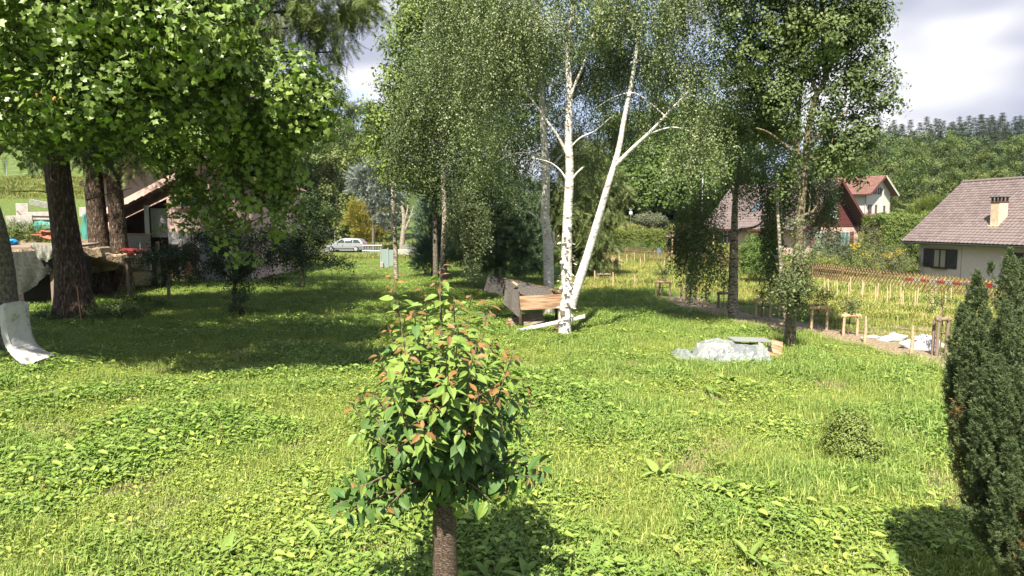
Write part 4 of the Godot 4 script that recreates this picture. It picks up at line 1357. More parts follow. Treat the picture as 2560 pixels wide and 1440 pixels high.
func small_trees() -> void:
	rng.seed = 400
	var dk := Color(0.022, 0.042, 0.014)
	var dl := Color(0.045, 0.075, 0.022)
	# two dark little trees in the shade on the far side of the lawn
	var f := G(588, 770)
	var d := -f.z
	var a := thing("small_dark_tree", "low dark leaved tree spreading in the shade beneath the tulip tree", "tree")
	limbs(a, [[[f - Vector3(0, 0.2, 0), P(586, 730, d), P(590, 690, d), P(592, 640, d)], 0.1, 0.04], [[P(590, 715, d), P(570, 690, d), P(520, 660, d), P(440, 640, d), P(380, 640, d)], 0.06, 0.012], [[P(592, 705, d), P(620, 680, d), P(680, 650, d), P(730, 630, d)], 0.06, 0.012], [[P(590, 690, d), P(560, 620, d), P(520, 590, d)], 0.05, 0.012], [[P(590, 690, d), P(640, 620, d), P(660, 590, d)], 0.05, 0.012]], M.grey_bark, "trunk", 8)
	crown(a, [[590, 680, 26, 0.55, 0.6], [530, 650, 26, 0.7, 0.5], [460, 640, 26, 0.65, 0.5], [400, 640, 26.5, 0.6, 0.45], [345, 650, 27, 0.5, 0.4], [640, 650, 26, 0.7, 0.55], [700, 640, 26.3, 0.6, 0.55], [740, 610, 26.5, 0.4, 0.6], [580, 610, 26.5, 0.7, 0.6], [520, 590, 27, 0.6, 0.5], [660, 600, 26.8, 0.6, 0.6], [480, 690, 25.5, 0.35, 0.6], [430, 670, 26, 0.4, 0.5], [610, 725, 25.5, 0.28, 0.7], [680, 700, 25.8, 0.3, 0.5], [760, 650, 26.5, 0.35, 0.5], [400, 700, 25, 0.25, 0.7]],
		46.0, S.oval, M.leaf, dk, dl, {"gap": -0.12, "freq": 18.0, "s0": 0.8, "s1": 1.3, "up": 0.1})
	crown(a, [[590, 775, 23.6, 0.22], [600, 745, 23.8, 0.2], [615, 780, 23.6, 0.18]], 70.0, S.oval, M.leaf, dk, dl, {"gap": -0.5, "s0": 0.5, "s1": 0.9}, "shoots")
	var g := G(757, 720)
	var e := -g.z
	var b := thing("small_dark_tree", "slender dark tree with level branches between the tulip tree and the car", "tree")
	limbs(b, [[[g - Vector3(0, 0.2, 0), P(757, 680, e), P(758, 620, e), P(760, 560, e), P(765, 520, e)], 0.1, 0.03], [[P(758, 640, e), P(800, 650, e), P(850, 660, e), P(885, 660, e)], 0.04, 0.01], [[P(758, 620, e), P(720, 600, e), P(690, 600, e)], 0.04, 0.01]], M.grey_bark, "trunk", 8)
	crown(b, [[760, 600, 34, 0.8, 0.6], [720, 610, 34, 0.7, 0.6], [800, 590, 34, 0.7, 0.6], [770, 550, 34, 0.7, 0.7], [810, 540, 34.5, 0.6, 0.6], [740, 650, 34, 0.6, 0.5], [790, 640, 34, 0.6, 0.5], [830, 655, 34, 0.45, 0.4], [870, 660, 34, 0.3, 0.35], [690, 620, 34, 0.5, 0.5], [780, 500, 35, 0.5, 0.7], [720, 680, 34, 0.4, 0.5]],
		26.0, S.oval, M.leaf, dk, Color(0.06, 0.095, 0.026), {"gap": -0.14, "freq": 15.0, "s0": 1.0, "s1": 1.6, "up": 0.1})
	# conifers in the middle
	rng.seed = 410
	bushy("blue_juniper", "bluish green conifer behind the close pair of stems", "conifer", [[1080, 600, 42, 1.1, 1.2], [1070, 550, 42, 0.8, 1.2], [1090, 640, 42, 1.2, 0.8], [1060, 630, 42, 0.8], [1100, 560, 42, 0.7, 1.2], [1075, 510, 42, 0.5, 1.3], [1060, 660, 42, 0.7, 0.6], [1105, 600, 42, 0.9, 1.2]], 40.0, S.cedar, M.needle, Color(0.085, 0.15, 0.105), Color(0.15, 0.23, 0.16), {"gap": -0.3, "s0": 0.6, "s1": 1.0}, "", 0.12)
	bushy("pine_tree", "broad dark pine behind the hutch reaching down to the grass", "pine", [[1240, 600, 34, 1.5], [1300, 590, 34, 1.2], [1260, 530, 34, 1.3], [1310, 530, 34, 0.9], [1200, 560, 34, 1.2], [1210, 640, 34, 1.0, 0.7], [1290, 640, 34, 1.2, 0.7], [1330, 630, 34.5, 0.8, 0.8], [1160, 620, 35, 0.9], [1270, 480, 34.5, 0.8], [1230, 450, 35, 1.2], [1320, 480, 35, 0.8], [1180, 500, 36, 1.4]],
		44.0, S.pine, M.needle, Color(0.055, 0.095, 0.045), Color(0.13, 0.19, 0.09), {"gap": -0.2, "freq": 10.0, "s0": 0.9, "s1": 1.4, "up": 0.6}, "", 0.16)
	bushy("drooping_cypress", "large olive green cypress with drooping sprays between the birch stems", "cypress", [[1430, 560, 40, 1.6, 1.2], [1500, 520, 40, 1.2], [1540, 540, 39.5, 0.7, 0.6], [1490, 590, 39.5, 1.1], [1520, 600, 39, 0.6], [1470, 640, 39.5, 0.9], [1400, 480, 40, 1.4], [1350, 580, 39, 0.6, 0.6], [1330, 585, 39, 0.4, 0.4], [1380, 620, 39, 0.9], [1440, 460, 40, 1.6], [1500, 440, 40, 1.2], [1350, 660, 38.5, 0.5], [1450, 380, 41, 1.6], [1550, 480, 40, 0.7], [1390, 540, 39, 0.9], [1530, 650, 39.5, 0.4]],
		26.0, S.spruce, M.needle, Color(0.055, 0.08, 0.022), Color(0.12, 0.15, 0.045), {"hang": 0.5, "gap": -0.1, "freq": 10.0, "s0": 0.9, "s1": 1.7}, "", 0.2)
	bushy("golden_conifer", "golden yellow conifer on the slope behind the silver car", "conifer", [[915, 560, 84, 1.5], [895, 535, 84, 1.1], [935, 535, 84, 1.1], [950, 558, 84, 1.0], [885, 552, 84, 0.9], [910, 588, 84, 1.2, 0.7], [928, 512, 84, 0.8], [895, 515, 84, 0.7], [960, 545, 84, 0.6], [940, 580, 84, 1.0]], 24.0, S.spruce, M.needle, Color(0.2, 0.19, 0.03), Color(0.32, 0.28, 0.05), {"gap": -0.12, "s0": 1.1, "s1": 1.9, "up": 0.7}, "", 0.15)
	bushy("blue_cedar", "silvery blue cedar with level sprays behind the golden conifer", "cedar", [[930, 450, 76, 2.0, 0.5], [910, 440, 76, 1.5, 0.4], [900, 470, 76, 1.3, 0.4], [940, 490, 76, 1.8, 0.4], [960, 430, 76, 1.5, 0.6], [925, 420, 76, 1.0, 0.5], [960, 520, 76, 1.4, 0.5], [975, 470, 76, 1.6, 0.9], [970, 550, 76, 1.0, 0.5]], 10.0, S.cedar, M.needle, Color(0.12, 0.15, 0.13), Color(0.2, 0.23, 0.205), {"gap": -0.1, "freq": 10.0, "s0": 1.4, "s1": 2.4, "up": 0.1}, "", 0.2)
	# the lopped tree beside the golden conifer
	var q := G(1003, 630)
	var dd := -q.z
	var c := thing("lopped_tree", "bare lopped pinkish trunk with three cut limbs near the road", "tree")
	limbs(c, [[[q - Vector3(0, 0.4, 0), P(1006, 600, dd), P(1010, 560, dd), P(1008, 530, dd), P(1003, 515, dd)], 0.32, 0.16], [[P(1010, 580, dd), P(1022, 555, dd), P(1030, 530, dd), P(1034, 515, dd)], 0.16, 0.08], [[P(1010, 560, dd), P(1018, 530, dd), P(1020, 512, dd)], 0.14, 0.08]], M.dull_birch_bark, "trunk", 9)
	# dark wood edge behind the signs
	rng.seed = 430
	var ed := [[1560, 470, 88, 3.0], [1620, 470, 89, 3.0], [1680, 460, 90, 3.2], [1740, 470, 90, 3.0], [1590, 420, 92, 4.0], [1690, 400, 93, 4.5], [1780, 420, 94, 4.5], [1600, 500, 87, 1.3, 0.6], [1660, 500, 88, 1.4, 0.6], [1720, 502, 88, 1.4, 0.6]]
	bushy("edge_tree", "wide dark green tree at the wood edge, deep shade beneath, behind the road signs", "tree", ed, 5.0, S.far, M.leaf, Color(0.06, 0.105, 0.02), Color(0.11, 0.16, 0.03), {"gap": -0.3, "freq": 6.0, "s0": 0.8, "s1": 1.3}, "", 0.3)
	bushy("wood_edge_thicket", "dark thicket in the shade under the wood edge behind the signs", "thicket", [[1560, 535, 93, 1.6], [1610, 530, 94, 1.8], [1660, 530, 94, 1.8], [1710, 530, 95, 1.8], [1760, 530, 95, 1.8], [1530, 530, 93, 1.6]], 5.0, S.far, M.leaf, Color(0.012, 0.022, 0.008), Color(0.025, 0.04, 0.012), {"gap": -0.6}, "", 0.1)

func shrubs() -> void:
	rng.seed = 440
	var ca := Color(0.085, 0.13, 0.03)
	var cb := Color(0.13, 0.18, 0.045)
	bushy("round_shrub", "round bright green shrub standing before the lattice fence beside the weeping birch", "shrub", [[1888, 632, 37, 0.75], [1870, 650, 37, 0.6], [1905, 650, 37, 0.6], [1890, 610, 37, 0.55], [1880, 670, 37, 0.7, 0.6], [1905, 675, 37, 0.6, 0.6], [1875, 620, 37, 0.4], [1912, 622, 37, 0.4]], 46.0, S.small, M.leaf, Color(0.09, 0.15, 0.026), Color(0.13, 0.2, 0.04), {"gap": -0.35, "s0": 1.1, "s1": 1.9})
	var list := [
		[[[2065, 610, 48, 1.1], [2095, 615, 48, 1.1], [2050, 630, 47, 0.8], [2085, 640, 47, 0.9], [2115, 640, 47, 0.8]], "grey green garden shrub under the shuttered window of the brown house", Color(0.075, 0.105, 0.05), Color(0.13, 0.16, 0.09)],
		[[[2050, 660, 43, 0.8], [2075, 665, 43, 0.8], [2030, 660, 43, 0.6]], "yellow green shrub close behind the lattice fence next to the oak", Color(0.12, 0.15, 0.03), Color(0.17, 0.19, 0.05)],
		[[[2140, 630, 47, 0.9], [2165, 640, 46, 0.8], [2150, 660, 45, 0.9]], "flowering shrub with yellow blossom at the corner of the brown house", Color(0.1, 0.13, 0.035), Color(0.16, 0.18, 0.05)],
		[[[2210, 650, 46, 1.0], [2235, 655, 45, 0.8], [2190, 665, 45, 0.8]], "low mixed flower shrub in the middle of the garden border", Color(0.1, 0.12, 0.045), Color(0.17, 0.18, 0.08)],
		[[[2255, 640, 48, 1.0], [2270, 660, 47, 0.8], [2240, 670, 46, 0.6]], "tall flower shrub with yellow blossom nearest the dark shuttered house", Color(0.09, 0.12, 0.035), Color(0.15, 0.17, 0.05)],
		[[[2170, 605, 50, 0.9, 1.4], [2160, 625, 50, 0.8]], "brownish green upright shrub beside the gable corner of the brown house", Color(0.11, 0.11, 0.045), Color(0.16, 0.15, 0.07)]]
	for q in list:
		bushy("garden_shrub", q[1], "shrub", q[0], 26.0, S.oval, M.leaf, q[2], q[3], {"gap": -0.3, "s0": 0.7, "s1": 1.2}, "shrubs of the garden border behind the lattice fence")
	# yellow flower heads
	var sp := Spots.new()
	for k in 140:
		var c: Array = [[2140, 615, 46], [2165, 635, 45], [2220, 640, 45], [2235, 640, 45], [2255, 625, 47], [2088, 652, 43], [2060, 655, 42.4], [2205, 665, 44.5]][rng.randi() % 8]
		sp.add(aim(Vector3.UP + rdir() * 0.5, 0, R(0.5, 1.0)), P(c[0] + R(-14, 14), c[1] + R(-9, 9), c[2]), Color(0.5, 0.38, 0.04) * R(0.8, 1.1))
	var fm := leaf_clump(10, 0.1, 0.09, Color(1, 1, 1))
	tag(many("yellow_flowers", fm, M.flower, sp), "yellow flower heads over the garden border shrubs", "flowers", "", "stuff")
	hedge("clipped_hedge", "clipped yellow green hedge behind the far end of the lattice fence", G(1490, 634), G(1700, 634), 1.75, 1.0, Color(0.075, 0.11, 0.014), Color(0.13, 0.16, 0.02))
	hedge("laurel_hedge", "tall loose green hedge between the white house and the tiled house", Vector3(29.5, 0, -56), Vector3(43, 0, -61), 3.6, 2.2, Color(0.1, 0.15, 0.024), Color(0.15, 0.2, 0.036))
	for k in 5:
		var px: float = [2300, 2316, 2330, 2343, 2272][k]
		var top: float = [500, 494, 490, 492, 520][k]
		bushy("thuja", "one of the narrow yellow green thujas rising over the tall hedge", "thuja", [[px, top + 45, 58, 0.6, 2.4], [px, top + 22, 58, 0.42, 2.0], [px, top + 70, 58, 0.6, 2.0]], 34.0, S.spruce, M.needle, Color(0.1, 0.14, 0.025), Color(0.14, 0.18, 0.035), {"gap": -0.5, "s0": 0.5, "s1": 0.9, "up": 1.4}, "thujas over the tall hedge")
	bushy("willow_bush", "grey green bush before the wood edge close to the road signs", "bush", [[1640, 555, 80, 1.2, 0.7], [1620, 550, 80, 1.0, 0.7], [1655, 560, 80, 0.8], [1600, 548, 80, 0.8, 0.6]], 14.0, S.bush, M.leaf, Color(0.1, 0.12, 0.06), Color(0.16, 0.17, 0.1), {"gap": -0.4, "s0": 1.0, "s1": 1.8})
	bushy("garden_plants", "leafy vegetable plants between the clipped hedge and the lattice fence", "plants", [[1560, 622, 57, 0.6, 0.6], [1590, 620, 57, 0.6, 0.6], [1620, 625, 56, 0.6, 0.6], [1650, 620, 56, 0.5, 0.6], [1540, 628, 56, 0.4, 0.6], [1605, 615, 58, 0.5]], 24.0, S.oval, M.leaf, ca, cb, {"gap": -0.2, "s0": 0.8, "s1": 1.3})
	# the small round shrub on the lawn
	var s := G(2128, 1150)
	bushy("lawn_shrub", "small round dense leaved shrub alone on the open lawn", "shrub", [[s + Vector3(0.0, 0.3, 0), 0.27, 1.0], [s + Vector3(-0.12, 0.2, 0.05), 0.22], [s + Vector3(0.14, 0.22, 0), 0.22], [s + Vector3(0, 0.48, 0), 0.17], [s + Vector3(0.05, 0.12, 0.1), 0.24], [s + Vector3(-0.16, 0.44, 0), 0.1], [s + Vector3(0.16, 0.46, 0), 0.1]], 430.0, S.small, M.leaf, Color(0.1, 0.15, 0.028), Color(0.2, 0.25, 0.06), {"gap": -0.5, "s0": 0.6, "s1": 1.0}, "", 0.015)
	# undergrowth at the foot of the pale wall and in the shade
	bushy("weed_bank", "green weeds growing over the tarpaulin covered heap", "weeds", [[60, 580, 30, 0.5, 0.7], [30, 570, 30, 0.4, 0.8], [90, 575, 30.5, 0.4], [120, 588, 30, 0.35, 0.6], [30, 590, 29.5, 0.35], [70, 590, 29.5, 0.4, 0.6], [135, 580, 30, 0.3]], 60.0, S.small, M.leaf, Color(0.1, 0.15, 0.03), Color(0.17, 0.2, 0.06), {"gap": -0.3, "s0": 0.9, "s1": 1.5}, "", 0.02)
	bushy("nettle_patch", "dark nettles round the feet of the redwoods", "weeds", [[150, 800, 23, 0.3, 0.5], [250, 790, 23.4, 0.5, 0.5], [300, 780, 24, 0.6, 0.4], [340, 790, 23.6, 0.5, 0.4], [200, 810, 22.6, 0.3, 0.6], [280, 810, 23, 0.5, 0.4], [120, 790, 23, 0.3, 0.6], [330, 745, 28, 0.5, 0.5], [380, 760, 27, 0.4, 0.5]], 60.0, S.small, M.leaf, Color(0.05, 0.085, 0.02), Color(0.09, 0.135, 0.03), {"gap": -0.4, "s0": 1.0, "s1": 1.7}, "", 0.01)

func hedge(called: String, label: String, a: Vector3, b: Vector3, tall: float, thick: float, ca: Color, cb: Color) -> void:
	var o := thing(called, label, "hedge")
	var sp := Spots.new()
	var l := a.distance_to(b)
	var dirv := (b - a).normalized()
	var side := dirv.cross(Vector3.UP).normalized()
	var n := int(l * tall * 150.0)
	for k in n:
		var f := rng.randf()
		var w := R(-1, 1)
		var y := R(0.0, 1.0)
		if rng.randf() < 0.45: y = R(0.88, 1.03)
		else: w = (1.0 if rng.randf() < 0.7 else -1.0) * R(0.75, 1.05)
		var base := a.lerp(b, f)
		var bump := 1.0 + 0.12 * clump.get_noise_2d(f * l * 12.0, w * 20.0)
		var p := Vector3(base.x, ht(base.x, base.z), base.z) + side * w * thick * 0.5 + Vector3(0, y * tall * bump, 0)
		sp.add(aim(side * w + Vector3(0, 0.5, 0) + rdir() * 0.5, R(0, TAU), R(0.9, 1.6)), p, ca.lerp(cb, rng.randf()) * R(0.8, 1.2))
	many("foliage", S.hedge, M.leaf, sp, o)

# ---- the young cherry tree in front ----
func cherry_tree() -> void:
	rng.seed = 460
	var d := 5.5
	var top := P(1108, 1165, d)
	var foot := on_ground(top.x + 0.02, -d + 0.02)
	var t := thing("cherry_tree", "young cherry tree with bronze shoot tips alone in front", "cherry tree")
	var lst := [[[foot - Vector3(0, 0.2, 0), foot.lerp(top, 0.35) + Vector3(-0.005, 0, 0), foot.lerp(top, 0.7), top + Vector3(0, 0.22, 0)], 0.115, 0.09]]
	limbs(t, lst, M.cherry_bark, "trunk", 18)
	var green: Array[Mesh] = []
	var bright: Array[Mesh] = []
	var bronze: Array[Mesh] = []
	for k in 6:
		var b := Buf.new()
		leaf(b, Transform3D.IDENTITY, CHERRY, 0.14, 0.031, R(0.1, 0.4), R(0.15, 0.55), vary(Color(0.07, 0.135, 0.034)))
		green.append(b.mesh())
		b = Buf.new()
		leaf(b, Transform3D.IDENTITY, CHERRY, 0.125, 0.03, R(0.1, 0.5), R(0.15, 0.5), vary(Color(0.155, 0.23, 0.045)))
		bright.append(b.mesh())
		b = Buf.new()
		leaf(b, Transform3D.IDENTITY, CHERRY, 0.08, 0.017, R(0.2, 0.7), R(0.1, 0.5), vary(Color(0.2, 0.11, 0.04)))
		bronze.append(b.mesh())
	var all := []
	var shoots := Buf.new()
	var list := []
	# upright and spreading shoots to where the crown ends: pixel x, pixel y, distance
	for q in [[1100, 690, 5.5], [1140, 700, 5.4], [1060, 705, 5.6], [990, 715, 5.6], [1180, 720, 5.7], [1030, 750, 5.1], [960, 790, 5.4], [1220, 765, 5.4], [1150, 760, 5.0], [930, 850, 5.5], [1080, 770, 5.0], [1240, 830, 5.6], [1000, 830, 4.9], [1200, 830, 5.0], [950, 900, 5.2], [1270, 900, 5.3], [1120, 850, 4.8], [1050, 880, 4.75], [910, 960, 5.4], [1310, 960, 5.4], [1180, 900, 4.8], [1330, 985, 5.6], [980, 940, 4.8], [1250, 960, 4.9], [890, 1020, 5.5], [1200, 980, 4.75], [1030, 980, 4.7], [900, 1080, 5.2], [1280, 1040, 5.2], [960, 1040, 4.8], [1120, 950, 4.7], [1076, 985, 4.65], [1000, 1110, 4.9], [1230, 1080, 5.0], [1060, 1080, 4.7], [1160, 1060, 4.75], [940, 1140, 5.3], [1100, 720, 6.1], [1000, 780, 6.2], [1200, 800, 6.2], [950, 900, 6.2], [1260, 930, 6.2], [920, 1010, 6.1], [1290, 1060, 6.0], [1100, 820, 6.4], [1020, 1000, 6.3], [1180, 1000, 6.3], [1150, 1120, 5.9], [1040, 900, 5.3], [1150, 850, 5.4], [1090, 960, 5.5], [1200, 920, 5.6], [1010, 890, 5.8]]:
		list.append([P(q[0], q[1], q[2]), R(0.55, 0.85)])
	# the mantle of leaves lower down
	for k in 9:
		var an := k * 2.4
		var hy := R(960.0, 1090.0)
		list.append([P(1100 + sin(an) * R(90.0, 200.0), hy, 5.5 + cos(an) * R(0.3, 0.7)), R(0.3, 0.5)])
	# low side branches
	for q in [[825, 1265, 5.3], [860, 1285, 5.1], [900, 1220, 5.2], [960, 1275, 5.0], [1345, 1170, 5.4], [1270, 1240, 5.2], [1225, 1250, 5.1], [1310, 1190, 5.6], [930, 1180, 5.7], [1220, 1160, 5.7], [1050, 1220, 5.2], [1150, 1240, 5.25], [870, 1240, 5.6], [1090, 1190, 5.1], [1130, 1200, 5.1], [840, 1240, 5.5], [1330, 1190, 5.2], [1260, 1200, 5.3],  [1150, 1265, 5.2], [1050, 1275, 5.3]]:
		list.append([P(q[0], q[1], q[2]), 0.12])
	for q in list:
		if q[1] > 0.3 and rng.randf() < 0.14: continue
		var e: Vector3 = q[0]
		e += (e - top) * R(-0.12, 0.1)
		var rise: float = q[1]
		var st := top + Vector3(R(-0.05, 0.05), R(-0.12, 0.2), R(-0.05, 0.05))
		if rise < 0.2: st -= Vector3(0, R(0.05, 0.2), 0)
		var m := st.lerp(e, 0.5)
		if rise > 0.3: m = st + (e - st) * Vector3(0.62, 0.42, 0.62)
		else: m += Vector3(0, 0.07, 0)
		var pts := path([st, m, e], 6)
		shoots.tube(pts, radii(pts.size(), 0.014, 0.003), 6, Color.WHITE)
		var l := st.distance_to(e)
		var n := int(l / 0.023) + 4
		for k in n:
			var f := lerpf(0.22, 1.0, float(k) / (n - 1))
			var x := f * (pts.size() - 1)
			var i0 := mini(int(x), pts.size() - 2)
			var p := pts[i0].lerp(pts[i0 + 1], x - i0)
			var axis := (pts[i0 + 1] - pts[i0]).normalized()
			var az := k * 2.4 + R(-0.5, 0.5)
			var out := (aim(axis, az).x + axis * R(0.1, 0.5)).normalized()
			out.y -= R(-0.1, 0.45)
			out = out.normalized()
			var upv := (Vector3(0, 1, 0.25) + axis * 0.3 + rdir() * 0.7).normalized()
			var xx := upv.cross(out).normalized()
			var bs := Basis(xx, out.cross(xx).normalized(), out)
			var tip := f > 0.93
			var mid := f > 0.66
			var mesh: Mesh
			if (tip or (f > 0.86 and rng.randf() < 0.35)) and rng.randf() < lerpf(0.35, 0.95, smoothstep(1.5, 2.2, p.y)): mesh = bronze[rng.randi() % 6]
			elif mid and rng.randf() < smoothstep(1.3, 2.3, p.y) * 0.8 + 0.15: mesh = bright[rng.randi() % 6]
			elif rng.randf() < 0.12: mesh = bright[rng.randi() % 6]
			else: mesh = green[rng.randi() % 6]
			all.append([Transform3D(bs.scaled(Vector3.ONE * R(0.6, 1.2)), p + out * 0.025), mesh, p.distance_to(Vector3(0, CAM_H, 0)) + R(0.0, 0.5)])
	obj("shoots", shoots.mesh(), M.twig, t)
	all.sort_custom(func(u, w): return u[2] < w[2])
	var rest := {}
	for k in all.size():
		var q: Array = all[k]
		if k < 300:
			quick("leaf", q[1], M.cherry, t, q[0])
		else:
			if not rest.has(q[1]): rest[q[1]] = Spots.new()
			rest[q[1]].add(q[0].basis, q[0].origin, Color.WHITE)
	for mesh in rest: many("foliage", mesh, M.cherry, rest[mesh], t)

# ---- the yew at the edge ----
func yew() -> void:
	rng.seed = 480
	var at := Vector3(4.82, 0, -5.65)
	var sp := []
	for q in [[2380, 775, 5.35], [2418, 690, 5.5], [2455, 668, 5.6], [2499, 636, 5.45], [2530, 662, 5.55], [2560, 674, 5.5], [2602, 645, 5.6], [2640, 655, 5.5], [2404, 800, 5.1], [2446, 790, 5.0], [2486, 770, 4.95], [2530, 780, 4.95], [2575, 760, 4.95], [2620, 770, 5.0], [2366, 880, 5.4], [2385, 960, 5.1], [2428, 940, 4.9], [2470, 900, 4.82], [2515, 930, 4.8], [2560, 900, 4.8], [2405, 1080, 5.0], [2455, 1090, 4.85], [2500, 1120, 4.78], [2550, 1090, 4.75], [2480, 1240, 4.85], [2540, 1260, 4.8],
		[2440, 840, 5.7], [2490, 800, 5.8], [2550, 790, 5.8], [2610, 790, 5.8], [2400, 900, 5.6], [2470, 860, 5.4], [2540, 850, 5.4]]:
		var e := P(q[0], q[1], q[2])
		sp.append([e.x + 0.08 - at.x, e.y, e.z - at.z])
	column("yew_tree", "dark columnar yew with many spires at the edge of the lawn", at, 0.92, sp, 1000)
	column("tall_yew", "taller dark yew standing beyond the edge of the picture", Vector3(9.2, 0, -10.6), 1.0, [[-0.4, 6.4, 0], [0.2, 6.8, 0.2], [0.4, 6.3, -0.3], [-0.2, 6.0, 0.5], [-0.6, 5.2, 0.3], [0.0, 5.6, -0.5]], 500)

func column(called: String, label: String, at: Vector3, wide: float, spires: Array, per: int) -> void:
	at.y = ht(at.x, at.z)
	var o := thing(called, label, "yew")
	var stems := []
	var sp := Spots.new()
	var dead := Spots.new()
	for q in spires:
		var tall: float = q[1]
		var e := at + Vector3(q[0] * wide / 0.92, tall, q[2])
		var b0 := at + Vector3(q[0] * 0.15, 0.1, q[2] * 0.15)
		var m := at + Vector3(q[0] * 0.86, tall * 0.55, q[2] * 0.86)
		var pts := path([b0, m, e], 10)
		stems.append([[b0, b0.lerp(m, 0.6), b0.lerp(m, 0.6).lerp(e, 0.3)], 0.03, 0.006])
		for k in per:
			var f := pow(R(0.02, 1.0), 0.75)
			var x := f * (pts.size() - 1)
			var i0 := mini(int(x), pts.size() - 2)
			var p := pts[i0].lerp(pts[i0 + 1], x - i0)
			var a := R(0, TAU)
			var out := Vector3(sin(a), 0, cos(a))
			var below := (1.0 - f) * tall
			var r := minf(0.088, 0.012 + 0.17 * below) * (0.8 + 0.35 * clump.get_noise_3d(p.x * 60.0 + out.x * 20.0, p.y * 60.0, p.z * 60.0 + out.z * 20.0)) * R(0.55, 1.1)
			r *= 0.45 + 0.55 * smoothstep(0.0, 0.3, f)
			var pos := p + out * r
			var g := clump.get_noise_3d(pos.x * 75.0, pos.y * 26.0, pos.z * 75.0)
			if g < -0.27: continue
			var bs := aim(Vector3(0, 1.0, 0) + out * R(0.1, 0.7) * clampf(below * 2.0, 0.1, 1.0) + rdir() * 0.25, R(0, TAU), R(0.65, 1.1) * lerpf(0.65, 1.0, clampf(below * 2.5, 0, 1)))
			var rust := clump.get_noise_3d(pos.x * 34.0 + 40.0, pos.y * 9.0, pos.z * 34.0)
			if rust > 0.06 and r < 0.06 and f < 0.85 and rng.randf() < 0.5: dead.add(bs, pos, Color(0.2, 0.135, 0.05) * R(0.5, 1.2))
			else: sp.add(bs, pos, Color(0.046, 0.072, 0.028).lerp(Color(0.115, 0.15, 0.062), rng.randf()) * R(0.8, 1.2))
	limbs(o, stems, M.oak_bark, "stem", 6)
	many("foliage", S.yew, M.needle, sp, o)
	many("dead_needles", S.yew, M.needle, dead, o)

# ---- houses ----
# local axes: x along the ridge from 0 to l, the front wall at z = 0, the back wall at z = -d
func frame_at(corner: Vector3, xdir: Vector3) -> Transform3D:
	var x := xdir.normalized()
	return Transform3D(Basis(x, Vector3.UP, x.cross(Vector3.UP)), corner)

func house_walls(o: Node3D, l: float, d: float, hw: float, rise: float, m: Material) -> void:
	var b := Buf.new()
	var p := [Vector3(0, -2, 0), Vector3(l, -2, 0), Vector3(l, -2, -d), Vector3(0, -2, -d), Vector3(0, hw, 0), Vector3(l, hw, 0), Vector3(l, hw, -d), Vector3(0, hw, -d), Vector3(0, hw + rise, -d / 2), Vector3(l, hw + rise, -d / 2)]
	var w := Color.WHITE
	b.quad(p[0], p[4], p[5], p[1], w)
	b.quad(p[1], p[5], p[6], p[2], w)
	b.quad(p[2], p[6], p[7], p[3], w)
	b.quad(p[3], p[7], p[4], p[0], w)
	b.tri(p[5], p[9], p[6], w)
	b.tri(p[7], p[8], p[4], w)
	b.quad(p[4], p[8], p[9], p[5], w)
	b.quad(p[6], p[9], p[8], p[7], w)
	obj("wall", b.mesh(), m, o)

func roof_side(o: Node3D, l: float, d: float, hw: float, rise: float, over: float, gable: float, front: bool, m: Material, trim: Material) -> Transform3D:
	var p := atan2(rise, d / 2)
	var down := Vector3(0, -sin(p), cos(p) if front else -cos(p))
	var n := Vector3(0, cos(p), sin(p) if front else -sin(p))
	var x := n.cross(down)
	var at := Vector3(-gable if front else l + gable, hw + rise, -d / 2) + n * 0.16
	var t := Transform3D(Basis(x, n, down), at)
	var len := (d / 2) / cos(p) + over / cos(p)
	var wide := l + gable * 2.0
	boxed("roof", Vector3(wide, 0.14, len), t * Transform3D(Basis(), Vector3(wide / 2, -0.08, len / 2)), m, o)
	boxed("gutter", Vector3(wide, 0.13, 0.13), t * Transform3D(Basis(x, n, down).inverse() * Basis(x, Vector3.UP, x.cross(Vector3.UP)), Vector3(wide / 2, -0.1, len + 0.07)), trim, o, 0.04)
	for e in [0.0, wide]:
		boxed("bargeboard", Vector3(0.05, 0.24, len), t * Transform3D(Basis(), Vector3(e + (0.028 if e > 0 else -0.028), -0.11, len / 2)), trim, o)
	return t

func tile_mesh(w: float, l: float) -> ArrayMesh:
	var b := Buf.new()
	var prof := [[-0.5, 0.0], [-0.3, 0.035], [-0.08, 0.035], [0.1, 0.005], [0.5, 0.0]]
	for k in 4:
		var a := Vector3(prof[k][0] * w, prof[k][1], 0)
		var c := Vector3(prof[k + 1][0] * w, prof[k + 1][1], 0)
		var dn := Vector3(0, 0.045, l)
		b.quad(a + dn, a, c, c + dn, Color.WHITE)
		b.quad(Vector3(a.x, -0.01, l), a + dn, c + dn, Vector3(c.x, -0.01, l), Color.WHITE)
	return b.mesh()

